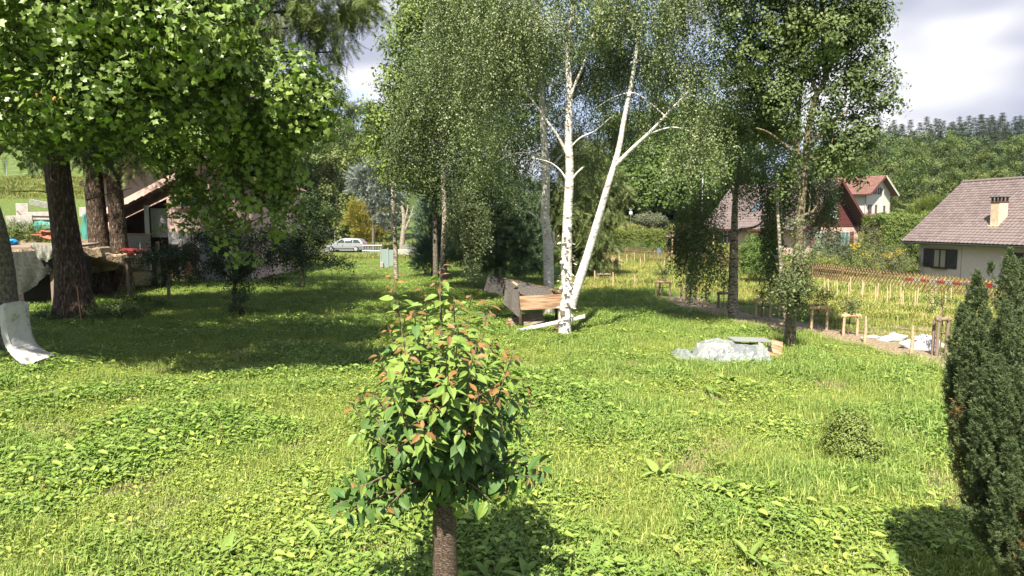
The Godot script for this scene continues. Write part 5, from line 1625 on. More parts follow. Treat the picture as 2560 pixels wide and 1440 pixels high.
func tiles(o: Node3D, t: Transform3D, wide: float, len: float, tw: float, tl: float, m: Material, singles: int, base: Color) -> void:
	var mesh := tile_mesh(tw, tl * 1.12)
	var all := []
	var rows := int(len / tl)
	var cols := int(wide / tw)
	tl = len / rows
	tw = wide / cols
	var world := o.transform
	for r in rows:
		for c in cols:
			var lt := t * Transform3D(Basis(Vector3.RIGHT, 0.05) * Basis(Vector3.UP, R(-0.015, 0.015)), Vector3((c + 0.5) * tw, 0.0 + R(0, 0.008), r * tl))
			var q := world * lt.origin
			var seen := absf(q.x) < 0.78 * -q.z
			all.append([q.length() + (0.0 if seen else 500.0), lt])
	all.sort_custom(func(a, b): return a[0] < b[0])
	var sp := Spots.new()
	var tones: Array[Material] = []
	for k in 5:
		var mm: StandardMaterial3D = m.duplicate()
		var v := R(0.8, 1.2)
		mm.albedo_color = Color(clampf(v, 0, 1), clampf(v * 0.97, 0, 1), clampf(v * 0.97, 0, 1))
		tones.append(mm)
	for k in all.size():
		if k < singles: quick("tile", mesh, tones[rng.randi() % 5], o, all[k][1])
		else: sp.add(all[k][1].basis, all[k][1].origin, base * R(0.75, 1.05))
	many("tiles", mesh, m, sp, o)

func window(o: Node3D, t: Transform3D, w: float, h: float, frame: Material, glass: Material, bars := 1, shutter: Material = null, shutter_w := 0.5) -> void:
	# t: middle of the opening on the wall, z outwards
	var f := Node3D.new()
	f.name = "window" if not o.has_node("window") else "window_%03d" % o.get_child_count()
	o.add_child(f, true)
	f.transform = t
	var fw := 0.07
	boxed("frame", Vector3(w, fw, 0.09), T(Vector3(0, h / 2 - fw / 2, 0.035)), frame, f)
	boxed("frame", Vector3(w, fw, 0.09), T(Vector3(0, -h / 2 + fw / 2, 0.035)), frame, f)
	for s in [-1.0, 1.0]:
		boxed("frame", Vector3(fw, h - 2 * fw, 0.09), T(Vector3(s * (w / 2 - fw / 2), 0, 0.035)), frame, f)
	for k in bars:
		boxed("glazing_bar", Vector3(fw * 1.2, h - 2 * fw, 0.07), T(Vector3(-w / 2 + w * (k + 1) / (bars + 1), 0, 0.035)), frame, f)
	for k in bars + 1:
		var pw := (w - 2 * fw) / (bars + 1)
		boxed("pane", Vector3(pw, h - 2 * fw, 0.02), T(Vector3(-w / 2 + fw + pw * (k + 0.5), 0, 0.02)), glass, f)
	boxed("sill", Vector3(w + 0.16, 0.05, 0.16), T(Vector3(0, -h / 2 - 0.03, 0.09)), frame, f)
	if shutter:
		for s in [-1.0, 1.0]:
			var sh := Node3D.new()
			sh.name = "shutter" if s < 0 else "shutter_%03d" % o.get_child_count()
			while o.has_node(NodePath(sh.name)): sh.name = sh.name + "_001"
			o.add_child(sh, true)
			sh.transform = t * T(Vector3(s * (w / 2 + shutter_w / 2 + 0.03), 0, 0.045))
			var n := 5
			for k in n:
				boxed("board", Vector3(shutter_w / n - 0.008, h, 0.035), T(Vector3((k + 0.5 - n / 2.0) * shutter_w / n, 0, 0)), shutter, sh, 0.006)
			for y in [-0.36, 0.36]:
				boxed("batten", Vector3(shutter_w, 0.09, 0.03), T(Vector3(0, y * h, 0.032)), shutter, sh)
			boxed("brace", Vector3(0.07, h * 0.72, 0.028), T(Vector3(0, 0, 0.032), 0, 0, -s * atan2(shutter_w * 0.8, h * 0.66)), shutter, sh)

func houses() -> void:
	rng.seed = 600
	# the tiled house at the edge
	var o := thing("tiled_house", "pale house with grey brown tiled roof, dark shutters and an ochre chimney", "house")
	o.transform = frame_at(Vector3(28.0, -0.48, -47.0), Vector3(0.2, 0, 0.98))
	house_walls(o, 14, 8, 2.95, 3.45, M.pale_wall)
	var t := roof_side(o, 14, 8, 2.95, 3.45, 0.65, 0.8, true, M.roof_under, M.gutter)
	var len := 4.65 / cos(atan2(3.45, 4.0))
	tiles(o, t, 15.6, len, 0.3, 0.255, M.roof_tile, 300, Color(0.98, 0.96, 0.96))
	roof_side(o, 14, 8, 2.95, 3.45, 0.65, 0.8, false, M.roof_under, M.gutter)
	var rb := Buf.new()
	for k in 39:
		rb.tube(PackedVector3Array([Vector3(-0.8 + k * 0.4, 6.59, -4), Vector3(-0.8 + k * 0.4 + 0.44, 6.6, -4)]), PackedFloat32Array([0.11, 0.13]), 8)
	obj("ridge_tiles", rb.mesh(), M.roof_tile, o).set_meta("kind", "stuff")
	window(o, T(Vector3(1.83, 1.4, 0.0)), 1.1, 1.25, M.frame_brown, M.curtain_glass, 1, M.shutter_dark, 0.78)
	window(o, T(Vector3(8.3, 1.4, 0.0)), 1.3, 1.25, M.frame_brown, M.curtain_glass, 1, M.shutter_dark, 0.78)
	for x in [3.5, 6.6]: boxed("wall_joint", Vector3(0.03, 4.4, 0.015), T(Vector3(x, 0.2, 0.008)), M.grey_plastic, o)
	boxed("eave_soffit", Vector3(15.4, 0.05, 0.6), T(Vector3(7, 2.52, 0.3)), M.frame_brown, o)
	var ch := Node3D.new()
	ch.name = "chimney"
	o.add_child(ch)
	boxed("stack", Vector3(0.62, 2.6, 0.62), T(Vector3(5.25, 3.75, -0.75)), M.chimney, ch, 0.02)
	boxed("flashing", Vector3(0.74, 0.5, 0.72), T(Vector3(5.25, 3.35, -0.72)), M.chimney, ch, 0.02)
	boxed("flashing", Vector3(1.0, 0.03, 0.9), T(Vector3(5.25, 3.42, -0.6), 0, 0.71), M.copper, ch)
	for sx in [-1, 0, 1]:
		for sz in [-1, 1]: boxed("cap_pillar", Vector3(0.09, 0.24, 0.09), T(Vector3(5.25 + sx * 0.26, 5.17, -0.75 + sz * 0.26)), M.gutter, ch)
	boxed("cap", Vector3(0.76, 0.06, 0.76), T(Vector3(5.25, 5.32, -0.75)), M.gutter, ch, 0.01)
	boxed("cap_rim", Vector3(0.68, 0.08, 0.68), T(Vector3(5.25, 5.02, -0.75)), M.frame_brown, ch, 0.01)
	# the brown gabled house
	var p := thing("brown_house", "pink walled house with brown boarded gable half hidden by the weeping birch", "house")
	p.transform = frame_at(Vector3(19.77, 0.35, -67.93), Vector3(0.43, 0, 0.903))
	house_walls(p, 11, 7, 2.75, 3.7, M.pink_wall)
	var t2 := roof_side(p, 11, 7, 2.75, 3.7, 0.55, 0.9, true, M.roof_under, M.brown_board)
	tiles(p, t2, 12.8, 4.05 / cos(atan2(3.7, 3.5)), 0.34, 0.32, M.roof_tile, 0, Color(0.98, 0.96, 0.96))
	roof_side(p, 11, 7, 2.75, 3.7, 0.55, 0.9, false, M.roof_under, M.brown_board)
	var n := 18
	for k in n:
		var y := 2.55 + k * 0.215
		var half := 3.5 * (1.0 - maxf(0.0, y + 0.2 - 2.75) / 3.7)
		if half < 0.15: break
		boxed("cladding_board", Vector3(0.035, 0.205, half * 2), T(Vector3(11.02 + 0.004 * (k % 2), y + 0.1, -3.5), 0, 0, 0.06), M.brown_board, p)
	var gx := Basis(Vector3.UP, PI / 2)
	window(p, Transform3D(gx, Vector3(11.0, 1.5, -5.3)), 1.05, 1.2, M.white_paint, M.blue_curtain, 1, M.shutter_brown, 0.55)
	window(p, Transform3D(gx, Vector3(11.0, 1.45, -2.2)), 1.2, 1.25, M.white_paint, M.curtain_glass, 1, M.shutter_brown, 0.55)
	window(p, Transform3D(gx, Vector3(11.05, 3.8, -3.7)), 0.75, 1.05, M.white_paint, M.curtain_glass, 1)
	window(p, T(Vector3(1.8, 1.45, 0)), 1.1, 1.3, M.white_paint, M.glass, 1, M.shutter_brown, 0.5)
	window(p, T(Vector3(7.3, 1.45, 0)), 1.1, 1.3, M.white_paint, M.glass, 1, M.shutter_brown, 0.5)
	boxed("skylight", Vector3(0.8, 0.1, 1.3), t2 * Transform3D(Basis(), Vector3(5.5, 0.05, 3.1)), M.glass, p)
	# the white house behind it
	var q := thing("white_house", "tall white house with red tiled roof higher up behind the brown house", "house")
	q.transform = frame_at(Vector3(38.49, 2.45, -92.29), Vector3(0.59, 0, 0.81))
	house_walls(q, 9, 6, 4.5, 1.95, M.white_wall)
	var t3 := roof_side(q, 9, 6, 4.5, 1.95, 0.6, 0.8, true, M.roof_under, M.frame_brown)
	tiles(q, t3, 10.6, 3.6 / cos(atan2(1.95, 3.0)), 0.34, 0.33, M.red_tile, 0, Color(0.98, 0.95, 0.95))
	roof_side(q, 9, 6, 4.5, 1.95, 0.6, 0.8, false, M.red_tile, M.white_wall)
	for w in [[1.95, 4.75, 0.75, 0.75], [3.1, 4.75, 0.75, 0.75], [0.85, 2.45, 0.75, 1.0], [2.4, 2.45, 0.35, 1.0], [4.4, 2.2, 0.6, 1.3]]:
		window(q, Transform3D(gx, Vector3(9.0, w[1], -w[0])), w[2], w[3], M.frame_brown, M.glass, 0)
	var dp := Buf.new()
	dp.tube(PackedVector3Array([Vector3(8.9, 4.1, 0.3), Vector3(8.9, 3.9, 0.07), Vector3(8.9, -1, 0.07)]), PackedFloat32Array([0.05, 0.05, 0.05]), 6)
	obj("downpipe", dp.mesh(), M.grey_plastic, q)
	boxed("corner_pilaster", Vector3(0.2, 6.0, 0.3), T(Vector3(9.1, 2.0, -3.75)), M.white_wall, q)
	var g := thing("garage", "low red tiled garage roof at the foot of the white house", "garage")
	g.transform = frame_at(Vector3(41.6, 1.2, -80.5), Vector3(0.9, 0, 0.1))
	house_walls(g, 5.2, 4.5, 1.6, 1.3, M.white_wall)
	var t4 := roof_side(g, 5.2, 4.5, 1.6, 1.3, 0.4, 0.3, true, M.red_tile, M.frame_brown)
	tiles(g, t4, 5.8, 2.65 / cos(atan2(1.3, 2.25)), 0.34, 0.33, M.red_tile, 0, Color(0.8, 0.85, 0.85))
	roof_side(g, 5.2, 4.5, 1.6, 1.3, 0.4, 0.3, false, M.red_tile, M.frame_brown)
	# the pink house behind the redwoods
	var s := thing("pink_house", "pink gabled house in the shade behind the redwood trunks", "house")
	s.transform = frame_at(Vector3(-23.3, 0, -48.0), Vector3(0.04, 0, 1.0))
	house_walls(s, 10, 8.4, 5.5, 2.15, M.pink_wall)
	roof_side(s, 10, 8.4, 5.5, 2.15, 0.3, 0.9, true, M.red_tile, M.dark_wood)
	roof_side(s, 10, 8.4, 5.5, 2.15, 0.3, 0.9, false, M.red_tile, M.dark_wood)
	boxed("plinth", Vector3(0.08, 4.8, 8.36), T(Vector3(10.05, 0.4, -4.2)), M.grey_wall, s)
	window(s, Transform3D(gx, Vector3(10.0, 4.75, -5.0)), 1.25, 1.3, M.fence_wood, M.glass, 1)
	boxed("awning_box", Vector3(0.25, 0.22, 1.6), T(Vector3(10.12, 5.55, -5.0)), M.dark_wood, s)
	boxed("door", Vector3(0.05, 2.1, 1.0), T(Vector3(10.12, 1.05, -3.8)), M.shutter_dark, s)
	boxed("door", Vector3(0.05, 2.1, 0.7), T(Vector3(10.12, 1.05, -4.9)), M.frame_brown, s)
	# the open lean-to before it
	var e := thing("lean_to", "open lean-to with orange tiled edge and a white post before the pink house", "shed")
	var a := P(262, 545, 33)
	var c := P(440, 455, 33)
	var run := c - a
	var ang := atan2(run.y, run.x)
	var mid := (a + c) * 0.5
	boxed("roof", Vector3(run.length(), 0.1, 1.5), Transform3D(Basis(Vector3.BACK, ang), mid + Vector3(0, 0, -0.75)), M.red_tile, e)
	boxed("bargeboard", Vector3(run.length(), 0.2, 0.05), Transform3D(Basis(Vector3.BACK, ang), mid + Vector3(0.02, -0.16, 0.03)), M.dark_wood, e)
	for k in 9:
		boxed("tile", Vector3(0.36, 0.06, 0.3), Transform3D(Basis(Vector3.BACK, ang + 0.07), a.lerp(c, (k + 0.5) / 9.0) + Vector3(0, 0.09, -0.05)), M.orange_tile, e, 0.02)
	var wp := P(361, 590, 33)
	boxed("post", Vector3(0.16, 1.6, 0.16), T(Vector3(wp.x, 3.35, -33.3)), M.white_paint, e, 0.01)
	boxed("post", Vector3(0.14, 2.4, 0.14), T(Vector3(P(382, 600, 33).x, 1.2, -33.4)), M.old_post, e)
	boxed("shelf_wall", Vector3(1.7, 1.7, 0.15), T(Vector3(P(325, 600, 33).x, 1.85, -33.2)), M.concrete, e)
	var bw := Buf.new()
	bw.quad(Vector3(a.x, 0, -34.4), Vector3(a.x, a.y - 0.1, -34.4), Vector3(c.x - 1.2, c.y - 0.75, -34.4), Vector3(c.x - 1.2, 0, -34.4), Color.WHITE)
	obj("back_wall", bw.mesh(), M.dark_wood, e)
	boxed("side_wall", Vector3(0.1, 3.6, 1.3), T(Vector3(a.x + 0.2, 1.5, -33.8)), M.dark_wood, e)
	boxed("wall_panel", Vector3(0.75, 1.4, 0.1), T(Vector3(P(385, 560, 33).x, 3.3, -33.5)), M.grey_wall, e)
	boxed("shelf", Vector3(1.6, 0.06, 0.8), T(Vector3(P(325, 600, 33).x, 2.75, -33.6)), M.post_wood, e)
	# the small tool shed by the fence
	var u := thing("tool_shed", "little open garden shelter with brown roof behind the lattice fence", "shed")
	var f := G(1672, 645)
	boxed("roof", Vector3(2.6, 0.1, 2.2), T(f + Vector3(1.3, 2.35, -1.2), 0, 0.0, 0.6), M.red_tile, u)
	boxed("roof", Vector3(2.2, 0.1, 2.2), T(f + Vector3(3.15, 2.4, -1.2), 0, 0.0, -0.6), M.red_tile, u)
	boxed("post", Vector3(0.1, 2.0, 0.1), T(f + Vector3(0.3, 0.9, -0.2)), M.post_wood, u)
	boxed("post", Vector3(0.1, 2.0, 0.1), T(f + Vector3(3.6, 0.9, -0.2)), M.post_wood, u)
	boxed("back_wall", Vector3(3.2, 2.1, 0.08), T(f + Vector3(2.0, 0.9, -2.1)), M.dark_wood, u)
	var bb := Buf.new()
	var bp := G(1648, 636)
	bb.tube(PackedVector3Array([bp, bp + Vector3(0, 0.55, 0)]), PackedFloat32Array([0.2, 0.2]), 14)
	tag(obj("water_barrel", bb.mesh(), M.blue_plastic), "blue plastic barrel beside the little garden shelter", "barrel")

# ---- the hutch and the things heaped round it ----
func hutch() -> void:
	rng.seed = 700
	var o := thing("rabbit_hutch", "rickety plywood hutch under a roofing felt roof beside the white birch", "hutch")
	var f := G(1299, 826)
	f.z -= 0.15
	# local x runs along the ridge towards the birch, z towards the eye
	o.transform = Transform3D(Basis(Vector3.UP, 0.12), f)
	var l := 1.45
	var d := 1.25
	for q in [[0.03, -0.06, 0.05], [0.03, -d + 0.06, 0.1], [l - 0.06, -0.06, 0.0], [l - 0.06, -d + 0.06, 0.0]]:
		boxed("leg", Vector3(0.075, 0.9, 0.075), T(Vector3(q[0], 0.28, q[1]), 0.1, 0, q[2] * 0.4), M.raw_wood if q[1] > -0.5 else M.dark_wood, o, 0.006)
	boxed("side_panel", Vector3(l, 0.44, 0.03), T(Vector3(l / 2, 0.86, 0.0), 0, 0, 0.035), M.ply, o)
	boxed("side_panel", Vector3(l, 0.44, 0.03), T(Vector3(l / 2, 0.86, -d)), M.ply, o)
	boxed("floor", Vector3(l, 0.03, d - 0.06), T(Vector3(l / 2, 0.66, -d / 2)), M.ply, o)
	var b := Buf.new()
	b.quad(Vector3(0, 0.64, 0.0), Vector3(0, 1.1, 0.0), Vector3(0, 1.1, -d), Vector3(0, 0.64, -d), Color.WHITE)
	b.tri(Vector3(0, 1.1, 0), Vector3(0, 1.36, -d / 2), Vector3(0, 1.1, -d), Color.WHITE)
	b.quad(Vector3(l, 0.64, -d), Vector3(l, 1.1, -d), Vector3(l, 1.1, 0), Vector3(l, 0.64, 0.0), Color.WHITE)
	b.tri(Vector3(l, 1.1, -d), Vector3(l, 1.36, -d / 2), Vector3(l, 1.1, 0), Color.WHITE)
	obj("end_panel", b.mesh(), M.ply, o)
	var inv := o.transform.affine_inverse()
	var r0 := inv * P(1219, 688, 22.5)
	var r1 := inv * P(1262, 697, 22.4)
	var r2 := inv * P(1372, 719, 22.2)
	var r3 := inv * P(1407, 727, 22.1)
	felt(o, r1, r2, inv * P(1287, 735, 21.5) - r1, 0.04)
	felt(o, r0, r1 + Vector3(0.03, 0, 0), inv * P(1209, 729, 22.0) - r0, 0.05, M.black_felt)
	felt(o, r3, r0, Vector3(-0.1, -0.55, -0.75), 0.04)
	felt(o, r1 + Vector3(-0.02, -0.03, 0.06), inv * P(1296, 714, 21.45), inv * P(1263, 766, 21.45) - r1, 0.07)
	boxed("lath", Vector3(0.05, 0.035, 0.2), T(Vector3(-0.1, 1.42, -0.28), 0.9, 0.5), M.raw_wood, o)
	var st := Buf.new()
	for k in 110:
		var p := r1.lerp(r3, R(0.0, 1.05)) + Vector3(0, R(0.0, 0.03), R(-0.04, 0.1))
		twig(st, p, p + Vector3(R(-0.25, 0.25), R(-0.05, 0.04), R(-0.08, 0.12)), 0.006, vary(Color(0.22, 0.17, 0.11), 0.4))
	for k in 50:
		var p := r2.lerp(r3, R(0.0, 1.0)) + Vector3(0, -0.02, R(-0.04, 0.3))
		twig(st, p, p + Vector3(R(-0.2, 0.2), R(-0.12, 0.0), R(0.0, 0.2)), 0.008, vary(Color(0.2, 0.14, 0.09), 0.4))
	obj("thatch", st.mesh(), M.flower, o).set_meta("kind", "stuff")
	# boards, gutters and blocks beneath
	var y0 := f.y
	var c := P(1310, 800, -f.z - 0.3)
	var bd := thing("old_crate_panel", "grey brown slatted crate panel tilted under the hutch", "panel")
	bd.transform = T(Vector3(c.x + 0.1, y0 + 0.25, f.z - 0.35), 0.15, -0.7, 0.28)
	for k in 4:
		boxed("plank", Vector3(1.15, 0.1, 0.028), T(Vector3(0, -0.17 + k * 0.112, R(-0.004, 0.004))), M.grey_wood, bd, 0.006)
	for x in [-0.5, 0.5]: boxed("batten", Vector3(0.06, 0.46, 0.04), T(Vector3(x, 0, -0.036)), M.dark_wood, bd)
	var list := [[1228, 803, 1280, 798, 0.3, "white_gutter", "short white gutter length on the grass at the near end of the hutch"], [1283, 832, 1462, 790, 0.0, "white_gutter", "long white gutter channel lying under the hutch past the birch"], [1320, 826, 1440, 800, 0.25, "white_gutter", "second white gutter channel lying behind the long one"]]
	for q in list:
		var a := G(q[0], q[1]) + Vector3(0, 0.07, -q[4])
		var e := G(q[2], q[3] + 10) + Vector3(0, 0.12, -q[4])
		if q[2] == 1462: e = P(1462, 788, 19.9)
		var g := thing(q[5], q[6], "gutter", Vector3.ZERO, 0.0)
		g.transform = along(a, e, 0.2)
		var gl := a.distance_to(e)
		boxed("channel_floor", Vector3(0.11, gl, 0.012), T(Vector3.ZERO), M.white_paint, g)
		boxed("channel_side", Vector3(0.012, gl, 0.07), T(Vector3(0.06, 0, 0.03)), M.white_paint, g)
		boxed("channel_side", Vector3(0.012, gl, 0.07), T(Vector3(-0.06, 0, 0.03)), M.white_paint, g)
	var sb := Buf.new()
	sb.box(Transform3D.IDENTITY, Vector3(0.2, 0.27, 0.07), Color.WHITE, 0.015)
	var br := obj("clay_block", sb.mesh(), M.oak_bark)
	br.transform = T(G(1392, 831) + Vector3(0, 0.11, 0), 0.4, -0.1, -0.3)
	tag(br, "brown clay block leaning on the foot of the white birch", "block")
	var rb := obj("clay_block", sb.mesh(), M.brick)
	rb.transform = T(G(1276, 822) + Vector3(0, 0.09, 0), -0.5, 0.5, 0.4)
	tag(rb, "pinkish clay block tipped over beside the near leg of the hutch", "block")
	var pb := Buf.new()
	pb.box(Transform3D.IDENTITY, Vector3(0.6, 0.2, 0.03))
	var pl := obj("plank", pb.mesh(), M.grey_wood)
	pl.transform = T(G(1240, 804) + Vector3(0, 0.1, -0.3), 0.2, 0.1, -0.04)
	tag(pl, "weathered brown plank standing on edge in the grass beyond the hutch", "plank")

func felt(o: Node3D, a: Vector3, b: Vector3, down: Vector3, wave: float, m: Material = null) -> void:
	var f := Buf.new()
	var nu := 14
	var nv := 7
	var s := R(0, 9)
	for j in nv + 1:
		for i in nu + 1:
			var u := float(i) / nu
			var v := float(j) / nv
			var ragged := 1.0 + 0.07 * sin(u * 4.0 + s) * v + 0.015 * sin(u * 13.0 + s)
			var p := a.lerp(b, u) + down * v * ragged
			var n := (b - a).cross(down).normalized()
			p += n * wave * (sin(u * 9.0 + s + v * 2.0) * 0.4 + sin(v * 5.0 + u * 3.0) * 0.5) * v
			f.v.append(p)
			f.c.append(Color.WHITE)
	for j in nv:
		for i in nu:
			var k := j * (nu + 1) + i
			f.i.append(k); f.i.append(k + 1); f.i.append(k + nu + 2)
			f.i.append(k); f.i.append(k + nu + 2); f.i.append(k + nu + 1)
	quick("roofing_felt", f.smooth_mesh(), m if m else M.felt, o, Transform3D.IDENTITY)

# ---- the covered wood heap ----
func wood_heap() -> void:
	rng.seed = 720
	var f := G(1840, 903)
	var o := thing("covered_heap", "low heap wrapped in clear crumpled plastic sheeting beside the oak", "heap", f, 0.08)
	# logs and boards within
	for k in 6:
		var lb := Buf.new()
		var p := Vector3(R(-0.2, 0.0), 0.1 + (k / 3) * 0.14, -0.2 - (k % 3) * 0.2)
		lb.tube(PackedVector3Array([p - Vector3(0.45, 0, 0), p + Vector3(0.5, 0, 0)]), PackedFloat32Array([0.075, 0.07]), 9, Color.WHITE, 0.05)
		quick("log", lb.mesh(), M.grey_wood, o, Transform3D.IDENTITY)
	boxed("inner_board", Vector3(1.5, 0.42, 0.03), T(Vector3(-0.1, 0.2, -0.3), 0, -0.6), M.white_board, o)
	# the sheet
	var s := Buf.new()
	var nu := 90
	var nv := 40
	for j in nv + 1:
		for i in nu + 1:
			var u := float(i) / nu
			var v := float(j) / nv
			var x := lerpf(-1.5, 0.64, u)
			var hump := smoothstep(0.2, 0.38, u) * (0.42 - 0.05 * sin(u * 9.0)) + 0.22 * exp(-pow((u - 0.07) / 0.06, 2.0)) + 0.2 * exp(-pow((u - 0.17) / 0.05, 2.0)) + 0.06
			var across := sin(PI * clampf(v * 0.98 + 0.01, 0.0, 1.0))
			var y := hump * pow(across, 0.6)
			var z := lerpf(0.42, -0.75, v) - 0.12 * sin(u * 5.0)
			var t := v * 1.6
			var fold := absf(noise.get_noise_2d(x * 130.0 + t * 60.0, t * 150.0)) * 0.07 + absf(noise.get_noise_2d(x * 60.0 + 90.0, t * 190.0 - x * 90.0)) * 0.07
			var fine := noise.get_noise_2d(x * 420.0, t * 420.0) * 0.018
			s.v.append(Vector3(x + fine, maxf(y + (fold - 0.06) * (0.3 + hump) + fine, 0.02), z + fold * 0.9 * (1.0 - v)))
			s.c.append(Color.WHITE)
	for j in nv:
		for i in nu:
			var k := j * (nu + 1) + i
			s.i.append(k); s.i.append(k + nu + 1); s.i.append(k + nu + 2)
			s.i.append(k); s.i.append(k + nu + 2); s.i.append(k + 1)
	obj("plastic_sheet", s.smooth_mesh(), M.plastic_sheet, o)
	for q in [[-0.9, 0.14, 0.44], [-0.72, 0.16, 0.45], [0.36, 0.16, 0.46], [-1.22, 0.3, 0.3]]:
		var e := TorusMesh.new()
		e.inner_radius = 0.012
		e.outer_radius = 0.028
		e.rings = 14
		e.ring_segments = 8
		quick("eyelet", e, M.black, o, T(Vector3(q[0], q[1], q[2]), 0, 1.2))
	boxed("top_board", Vector3(0.95, 0.02, 0.62), T(Vector3(0.42, 0.5, -0.2), -0.08, -0.02, -0.03), M.metal, o)
	boxed("corner_strip", Vector3(0.12, 0.5, 0.02), T(Vector3(0.56, 0.24, 0.12), 0.2, -0.1), M.white_board, o)
	for q in [["plywood_sheet", "orange plywood sheet leaning at the oak end of the covered heap", Vector3(0.42, 0.34, 0.02), 1952, 902, 0.5, 0.1], ["plywood_sheet", "second smaller plywood sheet behind the first by the oak", Vector3(0.34, 0.3, 0.02), 1975, 890, 0.5, 0.5]]:
		var pb := Buf.new()
		pb.box(Transform3D.IDENTITY, q[2])
		var pl := obj(q[0], pb.mesh(), M.ply)
		var g := G(q[3] - 14, q[4])
		pl.transform = T(g + Vector3(0, 0.16, -q[6]), 0.35, -0.35, -0.28)
		tag(pl, q[1], "plywood")

# ---- the mattress ----
func mattress() -> void:
	rng.seed = 740
	var g := G(66, 915)
	var o := thing("mattress", "worn white foam mattress bent against the tulip tree trunk", "mattress", g)
	var od := Vector3(0.99, 0, 0.1)
	var wd := Vector3(0.1, 0, -0.99)
	var prof := path([Vector3(-0.28, 1.5, 0), Vector3(-0.3, 1.1, 0), Vector3(-0.26, 0.68, 0), Vector3(-0.12, 0.36, 0), Vector3(0.14, 0.14, 0), Vector3(0.42, 0.04, 0)], 7)
	var b := Buf.new()
	var th := 0.17
	var wide := 0.72
	var ring := 20
	for k in prof.size():
		var a := prof[maxi(k - 1, 0)]
		var c := prof[mini(k + 1, prof.size() - 1)]
		var t := (c - a).normalized()
		var nn := Vector3(-t.y, t.x, 0)
		if nn.x < 0: nn = -nn
		var f := float(k) / (prof.size() - 1)
		var endk := clampf(minf(f, 1.0 - f) * 16.0, 0.0, 1.0)
		var round_k := sqrt(1.0 - pow(1.0 - endk, 2.0)) * 0.3 + 0.7
		var flare := 1.0 + 0.16 * smoothstep(0.6, 1.0, f)
		for s in ring:
			var an := TAU * s / ring
			var cx := signf(cos(an)) * pow(absf(cos(an)), 0.35)
			var cy := signf(sin(an)) * pow(absf(sin(an)), 0.5)
			var bulge := 0.012 * noise.get_noise_2d(f * 700.0, s * 40.0)
			if f > 0.5 and f < 0.72: bulge += 0.012 * sin(f * 120.0 + s * 0.5)
			var p := prof[k] + nn * (cy * th * 0.5 * round_k + bulge + th * 0.5)
			var w := cx * wide * 0.5 * round_k * flare
			b.v.append(od * p.x + Vector3(0, maxf(p.y, 0.01), 0) + wd * w)
			b.c.append(Color.WHITE)
	for k in prof.size() - 1:
		for s in ring:
			var p := k * ring + s
			var q := k * ring + (s + 1) % ring
			b.i.append(p); b.i.append(p + ring); b.i.append(q + ring)
			b.i.append(p); b.i.append(q + ring); b.i.append(q)
	for e in [0, prof.size() - 1]:
		var m := Vector3.ZERO
		for s in ring: m += b.v[e * ring + s]
		b.v.append(m / ring)
		b.c.append(Color.WHITE)
		for s in ring:
			b.i.append(b.v.size() - 1); b.i.append(e * ring + (s if e else (s + 1) % ring)); b.i.append(e * ring + ((s + 1) % ring if e else s))
	obj("foam", b.smooth_mesh(), M.foam, o)
	var seam := Buf.new()
	for side in [-1.0, 1.0]:
		var pts := PackedVector3Array()
		for k in range(1, prof.size() - 2):
			var t := (prof[k + 1] - prof[k - 1]).normalized()
			var nn := Vector3(-t.y, t.x, 0)
			if nn.x < 0: nn = -nn
			var p := prof[k] + nn * th * 0.97
			pts.append(od * p.x + Vector3(0, p.y, 0) + wd * side * wide * 0.46 * (1.0 + 0.16 * smoothstep(0.6, 1.0, float(k) / prof.size())))
		seam.tube(pts, radii(pts.size(), 0.008, 0.008), 5)
	obj("piping", seam.mesh(), M.foam, o)

